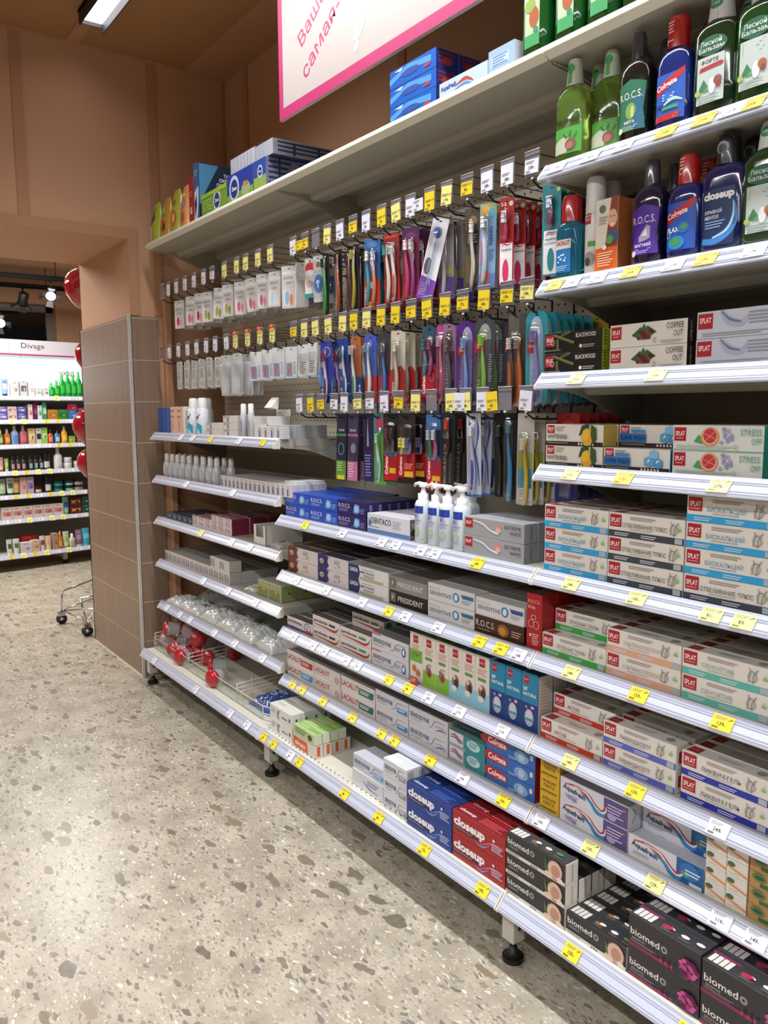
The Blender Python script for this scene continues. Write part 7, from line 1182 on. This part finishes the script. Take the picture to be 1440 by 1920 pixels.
def frow(wd, z, out, items):
    """items: (s from far edge, kind, width, height, colours, colour words)"""
    cnt = {}
    for it in items:
        s, kind, w, h, c, c2, acc, word = it[:8]; dz = it[8] if len(it) > 8 else 0
        nm = {'box': 'care_box', 'tube': 'squeeze_tube', 'jar': 'cream_jar', 'bottle': 'care_bottle'}[kind]
        n = cnt.get((kind, word), 0); cnt[(kind, word)] = n + 1
        o = bpy.data.objects.new(nm, prod(kind, w, h, c, c2, acc)); COL.objects.link(o); o.location = fp(s, out - .01, z + .0005 + dz); o.rotation_euler = (0, 0, FRZ + math.radians(rnd.uniform(-3, 3)))
        tag(o, '%s %s, %s, %s shelf of the next-room display' % (word, CW[kind], ORD[n] + ' such', wd), CW[kind].split()[-1], 'products of the next-room display')
a = []
for s, c, c2, acc, word, w, h in [(-.415, '#d8d8e0', '#b8c8d8', '#2c2c38', 'white', .05, .15), (-.35, '#8cacd8', '#1c3c7c', '#c8d8ec', 'sky blue', .055, .14)]: a.append((s, 'tube', w, h, c, c2, acc, word))
a += [(-.27, 'box', .055, .125, '#d8d8d4', '#c8c8c0', '#8c8c8c', 'off-white'), (-.20, 'box', .055, .135, '#c8c8cc', '#5c5c64', '#a8a8b0', 'pale grey'), (-.135, 'box', .05, .12, '#e0dcdc', '#d8ccd0', '#c8a8b0', 'blush white'), (-.075, 'box', .055, .07, '#dcdce0', '#a8c8d0', '#8ca8b0', 'low white'), (-.01, 'box', .05, .07, '#dcdcd8', '#c8c8c4', '#8c4c44', 'white and brown')]
a += [(.04 + .05 * i, 'bottle', .05, (.12, .14, .20, .22, .20, .22, .18)[i], '#1c9c3c', '#2cac4c', '#3cbc4c', 'vivid green') for i in range(7)]
frow('topmost', 1.466, 0, a)
a = []
for i, (c, c2, word) in enumerate([('#5c58a8', '#a89cc8', 'violet blue'), ('#c8bcb8', '#b86c74', 'cream and rose'), ('#4c4c9c', '#8c84c0', 'indigo')]):
    for k in range(2): a.append((-.385 + .078 * i, 'box', .074, .055, c, c2, '#d8d4dc', word + (' upper' if k else ' lower'), .056 * k))
a += [(-.155, 'box', .035, .13, '#d8ccc0', '#c8a8b0', '#8c5c6c', 'cream'), (-.115, 'box', .03, .155, '#6c1c4c', '#7c2c58', '#a86c8c', 'plum'), (-.075, 'box', .036, .12, '#d0dcd4', '#8cc0a8', '#3c8c7c', 'pale mint'), (-.035, 'box', .036, .155, '#3c8c5c', '#8cc8b0', '#d0e0d4', 'emerald'), (.035, 'box', .085, .085, '#b07830', '#a86c28', '#c8a05c', 'caramel'), (.125, 'box', .085, .085, '#3c7c34', '#2c6c28', '#6c9c5c', 'forest green'), (.215, 'box', .08, .075, '#2c74a8', '#3c84b8', '#8cb8d0', 'azure'), (.215, 'box', .08, .06, '#a8305c', '#8c2850', '#d86c8c', 'magenta', .076), (.30, 'box', .07, .10, '#8c3c5c', '#7c2c4c', '#c87c94', 'wine')]
frow('second', 1.268, 0, a)
a = [(-.41, 'bottle', .045, .13, '#6c7c3c', '#d8d8c8', '#a8b88c', 'olive'), (-.355, 'bottle', .05, .135, '#a86424', '#c8b890', '#d8a04c', 'amber'), (-.29, 'bottle', .065, .16, '#7c9cc8', '#c8ccd8', '#5c84c0', 'powder blue'), (-.22, 'bottle', .065, .16, '#b05c6c', '#d8b8c0', '#c06c7c', 'rose'), (-.155, 'box', .055, .135, '#c8a878', '#d8c8a8', '#8c6c44', 'tan'), (-.095, 'box', .045, .135, '#c8ccc8', '#2a2a2a', '#3c3c3c', 'white and black'), (-.045, 'box', .048, .14, '#8cc05c', '#c0d8a0', '#5c8c3c', 'apple green'), (.01, 'bottle', .05, .12, '#c0502c', '#1c1c1c', '#e08c6c', 'vermilion'), (.07, 'bottle', .05, .12, '#3c74a8', '#1c1c1c', '#a8c8dc', 'steel blue'), (.135, 'bottle', .055, .15, '#dc9c1c', '#dcd8c8', '#e8c05c', 'golden'), (.20, 'box', .05, .06, '#8cac4c', '#c0cc8c', '#5c7c2c', 'leaf green'), (.27, 'bottle', .05, .12, '#8c4c2c', '#d8c8b0', '#c89c6c', 'russet')]
frow('third', 1.060, 0, a)
a = [(-.42, 'tube', .04, .12, '#c8b8b0', '#a8544c', '#d88c7c', 'beige'), (-.375, 'tube', .035, .11, '#8cb05c', '#c8d8a8', '#b0c88c', 'spring green')] + [(-.325 + .045 * i, 'bottle', .038, .125, '#3c3438', '#241c20', '#b08c94', 'charcoal and pink') for i in range(3)] + [(-.175 + .045 * i, 'bottle', .038, .125, '#2c3438', '#1c2024', '#8ca8b0', 'charcoal and grey-blue') for i in range(3)] + [(-.035, 'jar', .07, .14, '#2a2a2c', '#1c1c1c', '#c8c4bc', 'black'), (.07, 'bottle', .075, .185, '#d8d8d8', '#e0e0e0', '#d0d0d8', 'tall white'), (.16, 'jar', .075, .05, '#ccd0d0', '#d8dce0', '#b8c0c8', 'white lower'), (.16, 'jar', .07, .045, '#ccd0d0', '#d8dce0', '#b8c0c8', 'white upper', .052), (.25, 'jar', .07, .06, '#d4d4d0', '#e0e0dc', '#8c8c94', 'ivory')]
frow('fourth', .837, 0, a)
a = [(-.42, 'tube', .06, .14, '#a8b8a0', '#3c5c3c', '#c8d8b8', 'sage'), (-.355, 'tube', .06, .145, '#c8d0c8', '#2c4c2c', '#3c6c4c', 'white and green'), (-.305, 'tube', .05, .14, '#c89c6c', '#1c2c3c', '#d8b88c', 'apricot'), (-.25, 'box', .055, .145, '#c8aca0', '#d89c94', '#a8746c', 'dusty pink'), (-.19, 'box', .055, .145, '#b8a8b8', '#8c6cb0', '#6c4c90', 'lilac'), (-.12, 'jar', .075, .065, '#5c2c28', '#2a1a18', '#c8b8a8', 'brown low'), (-.035, 'jar', .07, .14, '#2c2422', '#1c1614', '#c8c4bc', 'dark brown tall')]
for k in range(2): a += [(.06, 'jar', .09, .045, '#1c7474', '#14403c', '#2c8c84', 'deep teal ' + ('upper' if k else 'lower'), .047 * k), (.155, 'jar', .085, .045, '#1c5c60', '#122c2c', '#8cb8b0', 'teal ' + ('upper' if k else 'lower'), .047 * k), (.25, 'jar', .085, .045, '#c0b8a8', '#1c1c1c', '#8c8478', 'stone ' + ('upper' if k else 'lower'), .047 * k)]
frow('fifth', .636, 0, a)
a = [(-.40 + .088 * i, 'box', .084, .105, '#d4c8c8', '#c0847c', '#a85c5c', 'white and coral') for i in range(6)] + [(.115, 'tube', .06, .155, '#8cc8a8', '#6cac8c', '#3c5cac', 'mint')]
for k in range(2): a += [(.20, 'box', .10, .072, '#5c241c', '#c8875c', '#3c1c18', 'mahogany ' + ('upper' if k else 'lower'), .074 * k), (.295, 'box', .08, .072, '#1c4c40', '#245c50', '#7ca898', 'bottle green ' + ('upper' if k else 'lower'), .074 * k)]
frow('sixth', .428, 0, a)
a = [(-.42, 'tube', .05, .13, '#b8c0b4', '#e0e0dc', '#3c5c3c', 'pale sage'), (-.365, 'tube', .055, .13, '#c4ccc0', '#dcdcd8', '#4c6c3c', 'white and leaf'), (-.285, 'box', .095, .09, '#c8c4c8', '#c4c0c8', '#8c8c94', 'pearl grey'), (-.205, 'box', .06, .10, '#d0b8a4', '#c8a080', '#a87850', 'sand'), (-.145, 'tube', .05, .13, '#c8b8bc', '#dcdcd8', '#7c3c4c', 'mauve white'), (-.09, 'tube', .055, .125, '#ccbc84', '#dcdccc', '#c89c9c', 'straw'), (-.035, 'box', .045, .14, '#a88c74', '#a08468', '#7c5c44', 'taupe'), (.01, 'bottle', .045, .15, '#c8701c', '#d88c3c', '#e09c4c', 'orange'), (.065, 'tube', .055, .145, '#c4c4b8', '#7cb83c', '#8cc04c', 'ivory and green'), (.12, 'bottle', .06, .12, '#b8b8a0', '#d8d8d0', '#a8a88c', 'ivory'), (.185, 'tube', .065, .15, '#7c6078', '#d8d8d8', '#a48ca0', 'dusty violet'), (.25, 'tube', .07, .155, '#3ca0b8', '#5cb8cc', '#6cc4d8', 'turquoise'), (.32, 'box', .06, .09, '#b8c4c8', '#a8b8bc', '#8c9ca0', 'misty blue'), (-.25, 'box', .10, .09, '#b01c20', '#a01418', '#d05c54', 'scarlet', .0)]
frow('bottom', .142, .08, a[:-1]); 
o = bpy.data.objects.new('care_box', prod('box', .12, .13, '#b01c20', '#a01418', '#d05c54')); COL.objects.link(o); o.location = fp(-.22, -.03, .1425); o.rotation_euler = (0, 0, FRZ); tag(o, 'scarlet carton standing behind the sand one, bottom shelf of next room', 'carton')
# balloons behind the pier
M_BAL = mat('#b0102c', .12, coat=1.0)
for k, (z, r, wd) in enumerate([(2.04, .105, 'topmost, against the track'), (1.655, .085, 'second from top'), (1.243, .10, 'third from top, largest in view'), (1.03, .085, 'lowest')]):
    t = thing('balloon', 'glossy crimson balloon behind the tiled pier, ' + wd, 'balloon', (3.60, .0 - (.02 if k == 1 else 0), z), 0, 'balloons behind the pier')
    b = MB(); b.loft([(-r * 1.22, r * .05, r * .05, 2), (-r * 1.05, r * .36, r * .36, 2), (-r * .8, r * .62, r * .62, 2), (-r * .4, r * .88, r * .88, 2), (0, r, r, 2), (r * .4, r * .94, r * .94, 2), (r * .75, r * .70, r * .70, 2), (r * .95, r * .38, r * .38, 2), (r * 1.02, r * .1, r * .1, 2)], M_BAL, 28); b.build('skin', t)
    b = MB(); b.tube([(0, 0, -r * 1.2), (0, 0, -r * 1.3)], [.005, .012], mat('#5c0c1c', .4), 8); b.build('knot', t)
    b = MB(); b.tube([(0, 0, -r * 1.3), (.01, 0, -r * 1.3 - .03), (-.05, 0, -r * 1.3 - .10), (-.11, -.02, -z + .002 if k == 3 else -r * 1.3 - .24)], .0012, mat('#d8d0d4', .5), 4); b.build('ribbon', t)
# wire trolley half hidden by the pier
t = thing('wire_trolley', 'chrome wire trolley on castors half hidden behind the pier', 'trolley', (0, 0, 0)); b = MB()
A_, B_, C_, D_ = (3.90, .135, .22), (3.62, .10, .22), (4.25, -.25, .22), (3.75, -.35, .22)
b.tube([A_, C_], .006, M_CHROME); b.tube([B_, D_], .006, M_CHROME); b.tube([A_, (3.95, .135, .075)], .006, M_CHROME); b.tube([B_, (3.56, .085, .075)], .006, M_CHROME)
b.tube([C_, (4.28, -.25, .075)], .006, M_CHROME); b.tube([D_, (3.75, -.36, .075)], .006, M_CHROME)
for p, q in (((3.95, .135, .085), (4.28, -.25, .085)), ((3.56, .085, .085), (3.75, -.36, .085)), ((3.95, .135, .085), (3.75, -.36, .085)), ((3.56, .085, .085), (4.28, -.25, .085)), ((3.95, .135, .09), (3.56, .085, .09))): b.tube([p, q], .004, M_CHROME)
b.build('frame', t)
for x, y in ((3.95, .135), (3.56, .085), (4.28, -.25), (3.75, -.36)):
    b = MB(); b.box(x - .014, x + .014, y - .022, y + .022, .05, .078, M_CHROME, cut=.003); b.build('fork', t); b = MB(); b.tube([(x - .010, y, .032), (x + .010, y, .032)], .032, mat('#26242a', .5), 18); b.tube([(x - .012, y, .032), (x + .012, y, .032)], .012, M_CHROME, 10); b.build('castor_wheel', t)
b = MB(); b.add([(0, 0, 0), (.035, .005, .001), (.045, .02, .0), (.01, .018, .003), (0, 0, .0015), (.035, .005, .0025), (.045, .02, .0015), (.01, .018, .0045)], [(3, 2, 1, 0), (4, 5, 6, 7), (0, 1, 5, 4), (1, 2, 6, 5), (2, 3, 7, 6), (3, 0, 4, 7)], '#b8b4b0')
o = b.build('paper_scrap', None, (2.07, .32, .0005)); tag(o, 'tiny torn paper scrap lying on the terrazzo floor', 'paper scrap')
finish_stacks()
